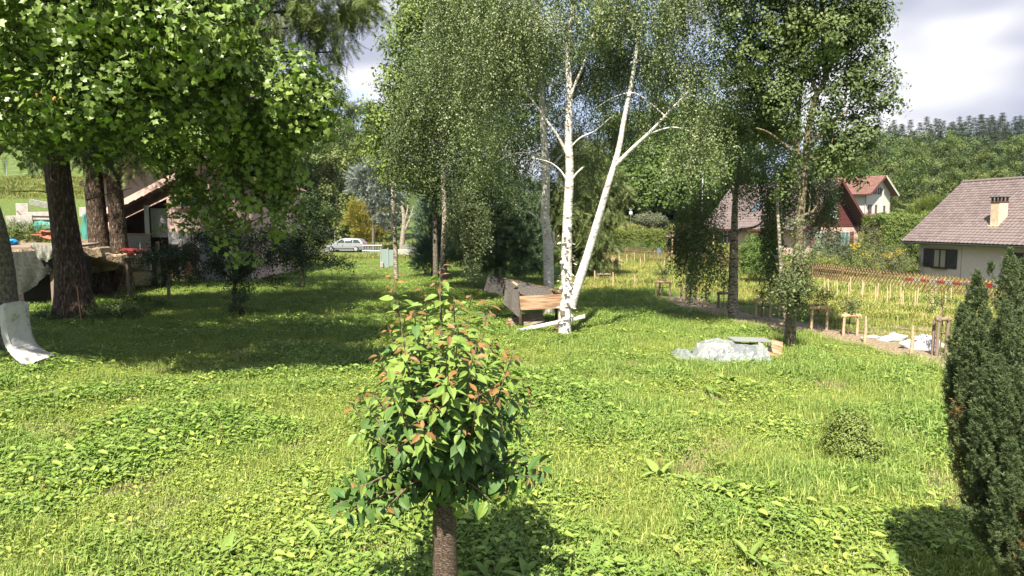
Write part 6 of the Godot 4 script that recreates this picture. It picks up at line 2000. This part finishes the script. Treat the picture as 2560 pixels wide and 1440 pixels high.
# ---- the junk behind the redwoods ----
func junk_yard() -> void:
	rng.seed = 760
	# the heap under dark tarpaulin
	var o := thing("tarpaulin_heap", "tall heap draped with dark tarpaulin behind the mattress tree", "heap")
	var a := P(18, 745, 27)
	var c := P(150, 745, 27)
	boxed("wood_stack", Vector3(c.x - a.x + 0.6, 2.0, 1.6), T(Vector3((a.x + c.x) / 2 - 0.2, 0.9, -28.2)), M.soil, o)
	boxed("post", Vector3(0.14, 2.3, 0.14), T(Vector3(P(133, 700, 27).x, 1.05, -27.0)), M.old_post, o)
	boxed("top_boards", Vector3(c.x - a.x + 0.9, 0.08, 2.2), T(Vector3((a.x + c.x) / 2, 2.38, -28.0), 0, 0.05), M.grey_wood, o)
	drape(o, "tarpaulin", P(10, 628, 26.8), P(150, 612, 26.8), [[0.0, 1.75], [0.3, 1.75], [0.6, 1.4], [0.85, 0.9], [1.0, 0.55]], M.dark_cloth)
	drape(o, "tarpaulin_fold", P(82, 606, 26.6), P(146, 604, 26.6), [[0.0, 0.2], [0.2, 0.62], [0.5, 0.78], [0.8, 0.6], [1.0, 0.1]], M.grey_cloth)
	var list := [
		["white_board", "white board standing upright among the junk at the meadow edge", "board", 56, 530, 36, Vector3(0.62, 0.9, 0.04), M.white_board, 0.1, 0.0],
		["white_board", "long white boards lying across the junk heap", "board", 110, 538, 35, Vector3(2.2, 0.35, 0.05), M.white_board, -0.1, 0.02],
		["white_board", "second white board lying lower on the junk heap", "board", 120, 551, 34.8, Vector3(2.4, 0.2, 0.05), M.white_board, 0.0, 0.02],
		["white_board", "short white board between the two redwood trunks", "board", 217, 530, 36, Vector3(0.8, 0.5, 0.05), M.white_board, 0.0, 0.0],
		["grey_pipe_wrap", "grey roll of sheeting leaning on the junk heap", "roll", 112, 512, 36, Vector3(1.5, 0.3, 0.3), M.grey_cloth, 0.0, -0.2],
		["concrete_slab", "grey concrete slab standing behind the green weeds", "slab", 50, 558, 33, Vector3(1.2, 0.75, 0.08), M.concrete, 0.1, 0.03],
		["dark_beam", "dark beam lying across the white boards", "beam", 110, 542, 34.6, Vector3(1.6, 0.09, 0.09), M.dark_wood, 0.0, -0.02],
		["wood_scrap", "slanting wooden scrap leaning on the upright white board", "plank", 52, 538, 35.6, Vector3(0.6, 0.1, 0.04), M.grey_wood, 0.0, -0.9]]
	for q in list:
		var b := Buf.new()
		b.box(Transform3D.IDENTITY, q[6], Color.WHITE, 0.01)
		var w := obj(q[0], b.mesh(), q[7])
		w.transform = T(P(q[3], q[4], q[5]), q[8], 0, q[9])
		tag(w, q[1], q[2])
	var pad := thing("rubble_mound", "mound of rubble and roots carrying the junk", "mound")
	var mb := Buf.new()
	for k in 40:
		mb.box(T(Vector3(R(-26, -18.5), R(0.3, 2.2), R(-37.5, -29.5)), R(0, 6), R(-0.4, 0.4), R(-0.4, 0.4)), Vector3(R(0.8, 2.4), R(0.3, 0.8), R(0.8, 1.6)), Color.WHITE, 0.08)
	obj("rubble", mb.mesh(), M.dirt, pad).set_meta("kind", "stuff")
	for k in 12:
		var tb := Buf.new()
		tb.box(Transform3D.IDENTITY, Vector3(0.42, 0.05, 0.25), Color.WHITE, 0.015)
		var w := obj("roof_tile", tb.mesh(), M.orange_tile)
		w.transform = T(P(R(88, 140), R(578, 596), R(28.8, 29.6)), R(-0.5, 0.5), R(-0.4, 0.4), R(-0.3, 0.1))
		tag(w, "loose orange clay tile lying on the heap among weeds", "tile", "loose clay tiles on the heap")
	for q in [["blue_tarpaulin", "bright blue tarpaulin corner beside the mattress tree", P(24, 606, 28), Vector3(0.35, 0.12, 0.3), M.blue_plastic, "tarpaulin"], ["green_netting", "turquoise plastic netting crumpled on the junk heap", P(120, 570, 32), Vector3(0.75, 0.3, 0.4), M.teal_plastic, "netting"], ["green_netting", "turquoise plastic seen between the redwood trunks", P(221, 575, 34), Vector3(0.35, 0.9, 0.3), M.teal_plastic, "netting"]]:
		var w := obj(q[0], lump(q[3], 0.5), q[4])
		w.position = q[2]
		tag(w, q[1], q[5])
	# red sledge and clutter on the table
	var s := thing("red_sledge", "red plastic sledge lying on clutter beside the second redwood", "sledge")
	boxed("tray", Vector3(1.0, 0.12, 0.4), T(P(335, 626, 29), 0.2, 0.1, -0.06), M.red_plastic, s, 0.05)
	boxed("handle", Vector3(0.25, 0.2, 0.3), T(P(326, 634, 28.7), 0.3, 0.1, 0.2), M.red_plastic, s, 0.06)
	var tb2 := thing("clutter_table", "low table of wooden scraps beneath the red sledge", "table")
	boxed("table_top", Vector3(2.6, 0.08, 0.9), T(P(370, 642, 29.2), 0, 0.02, -0.06), M.post_wood, tb2)
	boxed("leg", Vector3(0.1, 1.7, 0.1), T(P(320, 690, 29.0)), M.old_post, tb2)
	boxed("leg", Vector3(0.1, 1.7, 0.1), T(P(420, 695, 29.0)), M.old_post, tb2)
	for k in 6:
		var pb := Buf.new()
		pb.box(Transform3D.IDENTITY, Vector3(0.09, 0.75, 0.03))
		var w := obj("picket", pb.mesh(), M.post_wood)
		w.position = G(425 + k * 7, 706) + Vector3(0, 0.35, 0)
		tag(w, "pale picket of the broken little fence under the dark tree", "picket", "pickets under the dark tree")

func drape(o: Node3D, called: String, a: Vector3, b: Vector3, drop: Array, m: Material) -> void:
	var f := Buf.new()
	var nu := 30
	var nv := 12
	for j in nv + 1:
		for i in nu + 1:
			var u := float(i) / nu
			var v := float(j) / nv
			var dd := 0.0
			for k in drop.size() - 1:
				if u >= drop[k][0] and u <= drop[k + 1][0]: dd = lerpf(drop[k][1], drop[k + 1][1], (u - drop[k][0]) / (drop[k + 1][0] - drop[k][0]))
			var p := a.lerp(b, u) + Vector3(0, -dd * v - 0.12 * sin(u * PI) * (1.0 - v), 0.05 + 0.18 * v * (1.0 - v) + 0.07 * sin(u * 17.0 + v * 3.0) * v + 0.04 * sin(u * 41.0 - v * 5.0))
			f.v.append(p)
			f.c.append(Color.WHITE)
	for j in nv:
		for i in nu:
			var k := j * (nu + 1) + i
			f.i.append(k); f.i.append(k + 1); f.i.append(k + nu + 2)
			f.i.append(k); f.i.append(k + nu + 2); f.i.append(k + nu + 1)
	obj(called, f.smooth_mesh(), m, o)

func lump(size: Vector3, rough: float) -> ArrayMesh:
	var b := Buf.new()
	var s := R(0, 500)
	for j in 11:
		for i in 16:
			var th := PI * j / 10.0
			var ph := TAU * i / 16.0
			var d := Vector3(sin(th) * cos(ph), cos(th), sin(th) * sin(ph))
			var k := 1.0 + rough * noise.get_noise_3d(d.x * 60.0 + s, d.y * 60.0, d.z * 60.0)
			b.v.append(d * size * k)
			b.c.append(Color.WHITE)
	for j in 10:
		for i in 16:
			var p := j * 16 + i
			var q := j * 16 + (i + 1) % 16
			b.i.append(p); b.i.append(q); b.i.append(q + 16)
			b.i.append(p); b.i.append(q + 16); b.i.append(p + 16)
	return b.smooth_mesh()

# ---- the road side ----
func loft(secs: Array, caps := true) -> ArrayMesh:
	var b := Buf.new()
	var n: int = secs[0].size()
	for s in secs:
		for p in s:
			b.v.append(p)
			b.c.append(Color.WHITE)
	for k in secs.size() - 1:
		for i in n:
			var p := k * n + i
			var q := k * n + (i + 1) % n
			b.i.append(p); b.i.append(p + n); b.i.append(q + n)
			b.i.append(p); b.i.append(q + n); b.i.append(q)
	if caps:
		for e in [0, secs.size() - 1]:
			for i in range(1, n - 1):
				b.i.append(e * n); b.i.append(e * n + (i if e else i + 1)); b.i.append(e * n + (i + 1 if e else i))
	return b.mesh()

func wheel(o: Node3D, at: Vector3, r: float) -> void:
	var w := Node3D.new()
	w.name = "wheel" if not o.has_node("wheel") else "wheel_%03d" % o.get_child_count()
	o.add_child(w, true)
	w.position = at
	var b := Buf.new()
	b.tube(PackedVector3Array([Vector3(0, 0, -0.1), Vector3(0, 0, -0.07), Vector3(0, 0, 0.07), Vector3(0, 0, 0.1)]), PackedFloat32Array([r * 0.88, r, r, r * 0.88]), 22)
	obj("tyre", b.mesh(), M.rubber, w)
	b = Buf.new()
	b.tube(PackedVector3Array([Vector3(0, 0, -0.108), Vector3(0, 0, 0.108)]), PackedFloat32Array([r * 0.62, r * 0.62]), 18)
	obj("rim", b.mesh(), M.metal, w)

func street() -> void:
	rng.seed = 780
	var f := G(866, 630)
	var o := thing("estate_car", "silver estate car parked by the road behind the garden", "car", Vector3(f.x, ht(f.x, f.z) + 0.06, f.z), PI - 0.12)
	# x forward, y up, z to the side
	var secs := []
	for s in [[-2.25, 0.35, 0.72, 0.62], [-2.18, 0.28, 0.9, 0.78], [-1.9, 0.22, 0.95, 0.85], [-0.8, 0.2, 0.95, 0.88], [0.6, 0.2, 0.94, 0.88], [1.1, 0.2, 0.92, 0.87], [1.85, 0.22, 0.8, 0.82], [2.15, 0.28, 0.68, 0.7], [2.25, 0.36, 0.56, 0.56]]:
		var w: float = s[3]
		secs.append([Vector3(s[0], s[1], -w * 0.9), Vector3(s[0], (s[1] + s[2]) * 0.5, -w), Vector3(s[0], s[2], -w * 0.93), Vector3(s[0], s[2] + 0.02, 0), Vector3(s[0], s[2], w * 0.93), Vector3(s[0], (s[1] + s[2]) * 0.5, w), Vector3(s[0], s[1], w * 0.9)])
	obj("body", loft(secs), M.silver, o)
	secs = []
	for s in [[-2.16, 0.9, 0.78], [-1.75, 1.36, 0.62], [-1.4, 1.42, 0.62], [0.0, 1.46, 0.63], [0.35, 1.42, 0.62], [1.15, 0.92, 0.76]]:
		var w: float = s[2]
		secs.append([Vector3(s[0], 0.9, -0.8), Vector3(s[0], s[1], -w), Vector3(s[0], s[1] + 0.02, 0), Vector3(s[0], s[1], w), Vector3(s[0], 0.9, 0.8)])
	obj("cabin", loft(secs), M.silver, o)
	for side in [-1.0, 1.0]:
		for q in [[[-1.95, 0.97], [-1.62, 1.3], [-1.05, 1.33], [-1.05, 0.96]], [[-0.98, 0.96], [-0.98, 1.33], [-0.15, 1.36], [-0.15, 0.96]], [[-0.08, 0.96], [-0.08, 1.36], [0.3, 1.33], [0.85, 0.98]]]:
			var b := Buf.new()
			var pts := []
			for c in q: pts.append(Vector3(c[0], c[1], side * (0.815 - (c[1] - 0.9) * 0.36)))
			b.quad(pts[0], pts[1], pts[2], pts[3], Color.WHITE)
			quick("side_window", b.mesh(), M.car_glass, o, Transform3D.IDENTITY)
		quick("door_handle", boxmesh(Vector3(0.14, 0.03, 0.03)), M.metal, o, T(Vector3(-0.75, 0.82, side * 0.87)))
		quick("tail_lamp", boxmesh(Vector3(0.1, 0.32, 0.14)), M.red_lamp, o, T(Vector3(-2.17, 0.88, side * 0.68)))
		quick("headlight", boxmesh(Vector3(0.2, 0.16, 0.22)), M.curtain_glass, o, T(Vector3(2.02, 0.64, side * 0.62)))
		quick("side_trim", boxmesh(Vector3(2.4, 0.07, 0.02)), M.grey_plastic, o, T(Vector3(-0.1, 0.48, side * 0.885)))
	var ws := Buf.new()
	ws.quad(Vector3(0.42, 1.39, 0.57), Vector3(0.42, 1.39, -0.57), Vector3(1.1, 0.97, -0.68), Vector3(1.1, 0.97, 0.68), Color.WHITE)
	obj("windscreen", ws.mesh(), M.car_glass, o)
	for x in [-1.38, 1.35]:
		for side in [-1.0, 1.0]: wheel(o, Vector3(x, 0.31, side * 0.78), 0.31)
	# the white van
	var vp := P(672, 612, 52)
	var v := thing("white_van", "white van half hidden behind the dark little trees", "van", on_ground(vp.x, vp.z), 0.15)
	secs = []
	for s in [[0.9, 0.9, 0.9], [0.7, 1.15, 0.92], [0.2, 1.2, 0.94], [-0.35, 2.05, 0.86], [-0.8, 2.2, 0.86], [-3.8, 2.2, 0.88], [-3.9, 2.1, 0.86]]:
		secs.append([Vector3(-0.94, 0.3, s[0]), Vector3(-0.95, 1.1, s[0]), Vector3(-s[2], s[1], s[0]), Vector3(s[2], s[1], s[0]), Vector3(0.95, 1.1, s[0]), Vector3(0.94, 0.3, s[0])])
	obj("body", loft(secs), M.white_paint, v)
	var vb := Buf.new()
	vb.quad(Vector3(-0.78, 1.24, 0.2), Vector3(-0.74, 1.98, -0.27), Vector3(0.74, 1.98, -0.27), Vector3(0.78, 1.24, 0.2), Color.WHITE)
	obj("windscreen", vb.mesh(), M.glass, v).position = Vector3(0, 0.02, 0.03)
	for side in [-1.0, 1.0]:
		quick("headlight", boxmesh(Vector3(0.26, 0.16, 0.05)), M.curtain_glass, v, T(Vector3(side * 0.66, 0.85, 0.9)))
		quick("mirror", boxmesh(Vector3(0.16, 0.26, 0.08)), M.black, v, T(Vector3(side * 1.06, 1.35, 0.1)))
		quick("side_window", boxmesh(Vector3(0.02, 0.5, 0.8)), M.car_glass, v, T(Vector3(side * 0.93, 1.5, -0.75)))
		for z in [0.35, -3.0]:
			wheel(v, Vector3(side * 0.85, 0.33, z), 0.33)
			v.get_child(v.get_child_count() - 1).rotation.y = PI / 2
	quick("bumper", boxmesh(Vector3(1.86, 0.25, 0.12)), M.grey_plastic, v, T(Vector3(0, 0.45, 0.93)))
	# railing beside the road
	var ra := G(906, 634)
	var rb := G(955, 634)
	var r := thing("metal_railing", "low grey metal railing beside the silver car", "railing")
	for k in 2:
		var bar := Buf.new()
		var lift := Vector3(0, 0.3 + k * 0.55, 0)
		bar.tube(PackedVector3Array([ra + lift, rb + lift]), PackedFloat32Array([0.03, 0.03]), 7)
		quick("rail", bar.mesh(), M.metal, r, Transform3D.IDENTITY)
	for k in 13:
		quick("bar", boxmesh(Vector3(0.04, 1.0, 0.04)), M.metal, r, T(ra.lerp(rb, k / 12.0) + Vector3(0, 0.45, 0)))
	for q in [[905, 560, 86], [950, 570, 84], [838, 585, 84], [753, 0, 0], [940, 0, 0]]:
		if q[2] == 0: continue
		var pb := Buf.new()
		var ft := on_ground((q[0] - 1280) / FOCAL * q[2], -q[2])
		pb.tube(PackedVector3Array([ft, ft + Vector3(0, 2.2, 0)]), PackedFloat32Array([0.05, 0.05]), 6)
		tag(obj("fence_post", pb.mesh(), M.metal), "thin grey metal fence post on the bank behind the car", "post", "fence posts on the bank behind the car")
	# the glazed cabinet
	var c := G(970, 670)
	var k := thing("glazed_cabinet", "greenish glazed panel cabinet standing in the grass near the railing", "cabinet", c, 0.1)
	boxed("panel", Vector3(0.5, 1.35, 0.06), T(Vector3(-0.26, 0.7, 0)), M.cabinet, k)
	boxed("panel", Vector3(0.5, 1.2, 0.06), T(Vector3(0.3, 0.72, -0.02)), M.cabinet, k)
	for x in [-0.52, 0.02, 0.56]: boxed("post", Vector3(0.07, 1.5, 0.07), T(Vector3(x, 0.72, 0.03)), M.metal, k)
	boxed("white_box", Vector3(0.2, 0.38, 0.14), T(Vector3(-0.42, 0.25, 0.12)), M.white_board, k, 0.02)
	boxed("side_panel", Vector3(0.05, 1.3, 0.7), T(Vector3(-0.53, 0.7, -0.4)), M.cabinet, k)
	# low wall with rounded drums
	var wa := G(992, 636)
	var wbx := G(1046, 638)
	var lw := Buf.new()
	lw.box(T((wa + wbx) / 2 + Vector3(0, 0.25, 0)), Vector3(wa.distance_to(wbx), 0.6, 0.3), Color.WHITE, 0.03)
	tag(obj("low_wall", lw.mesh(), M.concrete), "low pale wall near the lopped tree", "wall")
	for q in [[1015, 622], [1037, 624]]:
		var db := Buf.new()
		var p := P(q[0], q[1], -wa.z + 2.0)
		db.tube(PackedVector3Array([p - Vector3(0, 0.9, 0), p + Vector3(0, 0.2, 0), p + Vector3(0, 0.42, 0)]), PackedFloat32Array([0.55, 0.55, 0.25]), 14)
		tag(obj("rain_drum", db.mesh(), M.grey_cloth), "rounded grey drum behind the low pale wall", "drum", "grey drums behind the low wall")
	# road signs
	var sg := on_ground((1575.0 - 1280) / FOCAL * 86, -86)
	var s1 := thing("road_sign", "round white sign over a small white plate on one post", "sign", sg)
	var top := P(1575, 522, 86).y - sg.y
	boxed("post", Vector3(0.08, top + 0.2, 0.08), T(Vector3(0, top / 2, 0)), M.metal, s1)
	var disc := Buf.new()
	disc.tube(PackedVector3Array([Vector3(0, top, 0.05), Vector3(0, top, 0.08)]), PackedFloat32Array([0.2, 0.2]), 20)
	obj("disc", disc.mesh(), M.white_paint, s1)
	boxed("plate", Vector3(0.4, 0.36, 0.03), T(Vector3(0, top - 0.5, 0.06)), M.white_paint, s1)
	var sh := on_ground((1600.0 - 1280) / FOCAL * 87, -87)
	var s2 := thing("striped_marker", "white marker board with one red band in front of the dark wood edge", "sign", sh)
	var t2 := P(1600, 523, 87).y - sh.y
	boxed("post", Vector3(0.06, t2, 0.06), T(Vector3(0, t2 / 2, -0.05)), M.metal, s2)
	boxed("board", Vector3(0.34, 0.42, 0.04), T(Vector3(0, t2 - 0.2, 0)), M.white_paint, s2)
	boxed("red_band", Vector3(0.34, 0.3, 0.045), T(Vector3(0, t2 - 0.56, 0)), M.red_paint, s2)
	boxed("board", Vector3(0.34, 0.45, 0.04), T(Vector3(0, t2 - 0.94, 0)), M.white_paint, s2)
	var lp := on_ground((1752.0 - 1280) / FOCAL * 72, -72)
	var la := thing("lamp_post", "slim white lamp post rising behind the weeping birch", "lamp post", lp)
	var lt := P(1752, 430, 72).y - lp.y
	var lb := Buf.new()
	lb.tube(PackedVector3Array([Vector3.ZERO, Vector3(0, lt, 0)]), PackedFloat32Array([0.09, 0.06]), 8)
	obj("pole", lb.mesh(), M.white_paint, la)
	boxed("lamp_head", Vector3(0.7, 0.12, 0.22), T(Vector3(-0.35, lt + 0.03, 0)), M.grey_plastic, la, 0.04)
	# wire fence on the meadow
	var wf := thing("wire_fence", "wire mesh fence with grey posts along the top of the steep meadow", "fence")
	var prev := Vector3.ZERO
	for i in 8:
		var px: float = -40 + i * 72
		var p := on_ground((px - 1280) / FOCAL * (98.0 + i * 2.0), -(98.0 + i * 2.0))
		quick("post", boxmesh(Vector3(0.1, 2.6, 0.1)), M.metal, wf, T(p + Vector3(0, 1.2, 0)))
		if i > 0:
			for h in [0.3, 0.9, 1.5, 2.1, 2.45]:
				var wb := Buf.new()
				wb.tube(PackedVector3Array([prev + Vector3(0, h, 0), p + Vector3(0, h, 0)]), PackedFloat32Array([0.012, 0.012]), 4, Color.WHITE, 0, false)
				quick("wire", wb.mesh(), M.metal, wf, Transform3D.IDENTITY)
		prev = p

func boxmesh(size: Vector3) -> ArrayMesh:
	var b := Buf.new()
	b.box(Transform3D.IDENTITY, size, Color.WHITE, minf(size.x, minf(size.y, size.z)) * 0.15)
	return b.mesh()

# ---- the lattice fence ----
func lattice_fence() -> void:
	rng.seed = 800
	var pts := path([G(1380, 640), G(1490, 647), G(1600, 652), G(1720, 661), G(1830, 673), G(1910, 688), G(2010, 699), G(2150, 717), G(2300, 734), G(2450, 750), G(2620, 775)], 8)
	var o := thing("lattice_fence", "long low fence of crossed orange brown wooden laths behind the orchard", "fence")
	var run := 0.0
	var at := 0
	var all := []
	var next_slat := 0.0
	var next_post := 0.0
	var tall := 1.02
	for k in pts.size() - 1:
		var a := pts[k]
		var b := pts[k + 1]
		a.y = ht(a.x, a.z)
		b.y = ht(b.x, b.z)
		var l := a.distance_to(b)
		var dv := (b - a).normalized()
		var side := dv.cross(Vector3.UP).normalized()
		while next_slat < run + l:
			var p := a + dv * (next_slat - run)
			for s in [-1.0, 1.0]:
				var foot: Vector3 = p - dv * s * 0.3 + side * 0.014 * s + Vector3(0, 0.06, 0)
				var head: Vector3 = p + dv * s * 0.3 + side * 0.014 * s + Vector3(0, tall, 0)
				all.append([p.length() + (0.0 if absf(p.x) < 0.8 * -p.z else 300.0), along(foot, head, 0.0)])
			next_slat += 0.19
		while next_post < run + l:
			var p := a + dv * (next_post - run)
			quick("post", S.lath_post if S.has("lath_post") else boxmesh(Vector3(0.06, 1.0, 0.06)), M.fence_wood, o, T(p + side * 0.07 + Vector3(0, 0.42, 0)))
			next_post += 2.5
		for h in [0.25, 0.75]:
			quick("rail", boxmesh(Vector3(0.025, l + 0.05, 0.035)), M.fence_wood, o, along(a + side * 0.045 + Vector3(0, h, 0), b + side * 0.045 + Vector3(0, h, 0)))
		run += l
	all.sort_custom(func(a, b): return a[0] < b[0])
	var lath := boxmesh(Vector3(0.05, 1.18, 0.02))
	var sp := Spots.new()
	for k in all.size():
		if k < 300: quick("slat", lath, M.fence_wood, o, all[k][1])
		else: sp.add(all[k][1].basis, all[k][1].origin, Color.WHITE * R(0.85, 1.1))
	many("slats", lath, M.fence_wood, sp, o)
	# red and white barrier boards in front of the tiled house
	var ba := thing("barrier_boards", "red and white striped barrier boards behind the lattice fence by the tiled house", "barrier")
	for k in 12:
		var px := 2262.0 + k * 20.0
		var d := 37.5 - k * 0.62
		var p := P(px, 697 + k * 1.6, d)
		var p2 := P(px + 20.0, 697 + (k + 1) * 1.6, d - 0.62)
		quick("segment", boxmesh(Vector3(0.2, p.distance_to(p2) - 0.004, 0.03)), M.red_paint if k % 2 == 0 else M.white_paint, ba, Transform3D(Basis((p2 - p).normalized().cross(Vector3.UP).cross((p2 - p).normalized()).normalized(), (p2 - p).normalized(), (p2 - p).normalized().cross(Vector3.UP).normalized() * -1.0), (p + p2) / 2))
		if k % 4 == 0: quick("post", boxmesh(Vector3(0.07, 1.1, 0.07)), M.grey_plastic, ba, T(p + Vector3(0, -0.4, -0.06)))

# ---- the young orchard ----
func orchard() -> void:
	rng.seed = 820
	# supports: middle pixel x, foot pixel y, width in pixels, height in pixels, weathered
	var list := [[1510, 706, 27, 20, true, "lowest grey tree support at the far end of the orchard row"], [1657, 742, 34, 37, false, "fresh pale tree support with white crossbar next to the far one"], [1727, 752, 24, 32, true, "weathered tree support half behind the hanging birch twigs"], [1809, 770, 26, 37, true, "grey tree support just beside the weeping birch trunk"], [1907, 794, 34, 45, false, "pale tree support between the weeping birch and the oak"], [2047, 826, 40, 58, false, "pale tree support close behind the oak on the path edge"], [2125, 840, 36, 52, false, "squat pale tree support holding a leafy sapling by the path"], [2352, 892, 24, 96, true, "nearest tree support, partly hidden by the yew"]]
	for q in list:
		var f := G(q[0], q[1])
		var d := -f.z
		var w: float = q[2] / FOCAL * d
		var h: float = q[3] / FOCAL * d
		var o := thing("tree_support", q[5], "tree support", f, R(-0.15, 0.15))
		var m: Material = M.old_post if q[4] else M.post_wood
		var pb := Buf.new()
		pb.tube(PackedVector3Array([Vector3(0, -0.2, 0), Vector3(0, h - 0.03, 0)]), PackedFloat32Array([0.042, 0.038]), 9)
		var pm := pb.mesh()
		quick("post", pm, m, o, T(Vector3(-w / 2, 0, 0), 0, 0, R(-0.03, 0.03)))
		quick("post", pm, m, o, T(Vector3(w / 2, 0, 0), 0, 0, R(-0.03, 0.03)))
		quick("post", pm, m, o, T(Vector3(R(-0.1, 0.1), 0, -w * 0.8), 0, 0, 0))
		for e in [[Vector3(-w / 2 - 0.08, h, 0), Vector3(w / 2 + 0.08, h, 0)], [Vector3(w / 2, h + 0.005, 0.05), Vector3(0.0, h + 0.005, -w * 0.85)], [Vector3(-w / 2, h + 0.01, 0.05), Vector3(0.0, h + 0.01, -w * 0.85)]]:
			var cb := Buf.new()
			cb.tube(PackedVector3Array([e[0], e[1]]), PackedFloat32Array([0.05, 0.05]), 9)
			quick("crossbar", cb.mesh(), m if q[4] else M.raw_wood, o, Transform3D.IDENTITY)
		var tie := Buf.new()
		tie.tube(PackedVector3Array([Vector3(-w / 2, h * 0.62, 0), Vector3(0, h * 0.6, -w * 0.3), Vector3(w / 2, h * 0.62, 0)]), PackedFloat32Array([0.012, 0.012, 0.012]), 5)
		quick("tie", tie.mesh(), M.black, o, Transform3D.IDENTITY)
		var where := f + Vector3(0, 0, -w * 0.35)
		var s := thing("sapling", "young fruit sapling tied inside the " + String(q[5]).split(" ")[0] + " " + String(q[5]).split(" ")[1] + " support", "sapling", where)
		s.set_meta("label", "young fruit sapling growing inside the " + String(q[5]))
		var words := String(s.get_meta("label")).split(" ")
		if words.size() > 16: s.set_meta("label", " ".join(words.slice(0, 16)))
		var sh := h * R(1.5, 1.9)
		var pts := path([Vector3(0, -0.1, 0), Vector3(0.04, sh * 0.5, 0), Vector3(-0.03, sh, 0)], 4)
		var sb := Buf.new()
		sb.tube(pts, radii(pts.size(), 0.022, 0.007), 6)
		for k in 4:
			var y := sh * R(0.55, 0.9)
			sb.tube(PackedVector3Array([Vector3(0.02, y, 0), Vector3(R(-0.3, 0.3), y + R(0.1, 0.35), R(-0.25, 0.25))]), PackedFloat32Array([0.01, 0.004]), 5)
		obj("stem", sb.mesh(), M.twig, s)
		crown(s, [[Vector3(0.0, sh * 0.95, 0), 0.24], [Vector3(0.14, sh * 0.8, 0.05), 0.18], [Vector3(-0.14, sh * 0.75, 0), 0.18]], 18.0 if q[4] else 34.0, S.small, M.leaf, Color(0.07, 0.1, 0.03), Color(0.13, 0.16, 0.06), {"gap": -0.3, "s0": 0.9, "s1": 1.5}, "foliage")
	# single posts along the path
	for q in [[1486, 708, 32, "wooden post just before the far grey tree support"], [1532, 712, 32, "wooden post just past the far grey tree support"], [1586, 718, 32, "wooden post alone in the grass between the two farthest supports"], [1702, 752, 48, "wooden post between the fresh support and the half hidden one"], [1764, 766, 54, "tall wooden post under the hanging weeping birch twigs"], [1946, 792, 38, "short wooden post close behind the oak trunk"], [2161, 858, 68, "crooked wooden post at the path beside the white fleece"], [2277, 893, 80, "tallest single wooden post in front of the biggest fleece heap"]]:
		var f := G(q[0], q[1])
		var h: float = q[2] / FOCAL * -f.z
		var b := Buf.new()
		b.tube(PackedVector3Array([Vector3(0, -0.2, 0), Vector3(0.02, h * 0.5, 0), Vector3(0, h, 0)]), PackedFloat32Array([0.05, 0.045, 0.035]), 8, Color.WHITE, 0.06)
		var o := obj("wooden_post", b.mesh(), M.post_wood)
		o.position = f
		tag(o, q[3], "post", "single posts along the path")
	# thin white planting stakes
	var stakes := []
	for q in [[2033, 738], [2061, 752], [2070, 741], [2092, 748], [2120, 752], [2125, 736], [2154, 745], [2156, 752], [2188, 766], [2193, 756], [2217, 772], [2224, 758], [2251, 768], [2256, 780], [2286, 782], [2292, 770], [2325, 780], [2331, 781], [2362, 780], [2376, 768], [2008, 728], [2012, 720]]: stakes.append(q)
	for k in 26: stakes.append([R(1505, 1712), R(652, 684)])
	for k in 8: stakes.append([R(1900, 1990), R(700, 735)])
	var sm := boxmesh(Vector3(0.03, 0.9, 0.03))
	for q in stakes:
		var f := G(q[0], q[1])
		var o := obj("planting_stake", sm, M.stake_wood)
		o.transform = T(f + Vector3(0, 0.38, 0), R(0, 1), R(-0.05, 0.05), R(-0.05, 0.05))
		tag(o, "thin pale square planting stake in the tall grass of the plot", "stake", "planting stakes in the plot behind the path")
	# white fleece on the ground
	for q in [[2178, 845, 0.26, 0.06, "small flat white fleece beside the path post"], [2236, 850, 0.38, 0.14, "folded white fleece bundle lying on the dirt"], [2306, 874, 0.5, 0.28, "largest white fleece heap close to the yew"], [2212, 852, 0.2, 0.05, "thin white fleece scrap trailing from the folded bundle"]]:
		var o := obj("fleece", lump(Vector3(q[2], q[3], q[2] * 0.5), 0.6), M.fleece)
		o.position = G(q[0], q[1]) + Vector3(0, q[3] * 0.3, 0)
		tag(o, q[4], "fleece")
	# a patch of trampled straw and grey soil beyond the path
	for q in [[2230, 815, 1.9, 0.9], [2110, 790, 1.5, 0.7], [2290, 840, 1.6, 0.7]]:
		var c := G(q[0], q[1])
		var b := Buf.new()
		b.v.append(c + Vector3(0, 0.03, 0))
		b.c.append(Color.WHITE)
		for k in 28:
			var a := TAU * k / 28.0
			var wob := 1.0 + 0.3 * sin(a * 3.0 + q[0]) + 0.15 * sin(a * 7.0)
			var p := c + Vector3(sin(a) * q[2] * wob, 0, cos(a) * q[3] * wob)
			b.v.append(Vector3(p.x, ht(p.x, p.z) + 0.012, p.z))
			b.c.append(Color.WHITE)
		for k in 28:
			b.i.append(0); b.i.append(1 + (k + 1) % 28); b.i.append(1 + k)
		var o := obj("bare_soil", b.smooth_mesh(), M.dirt)
		tag(o, "grey bare soil patch in the plot behind the path", "soil", "", "structure")
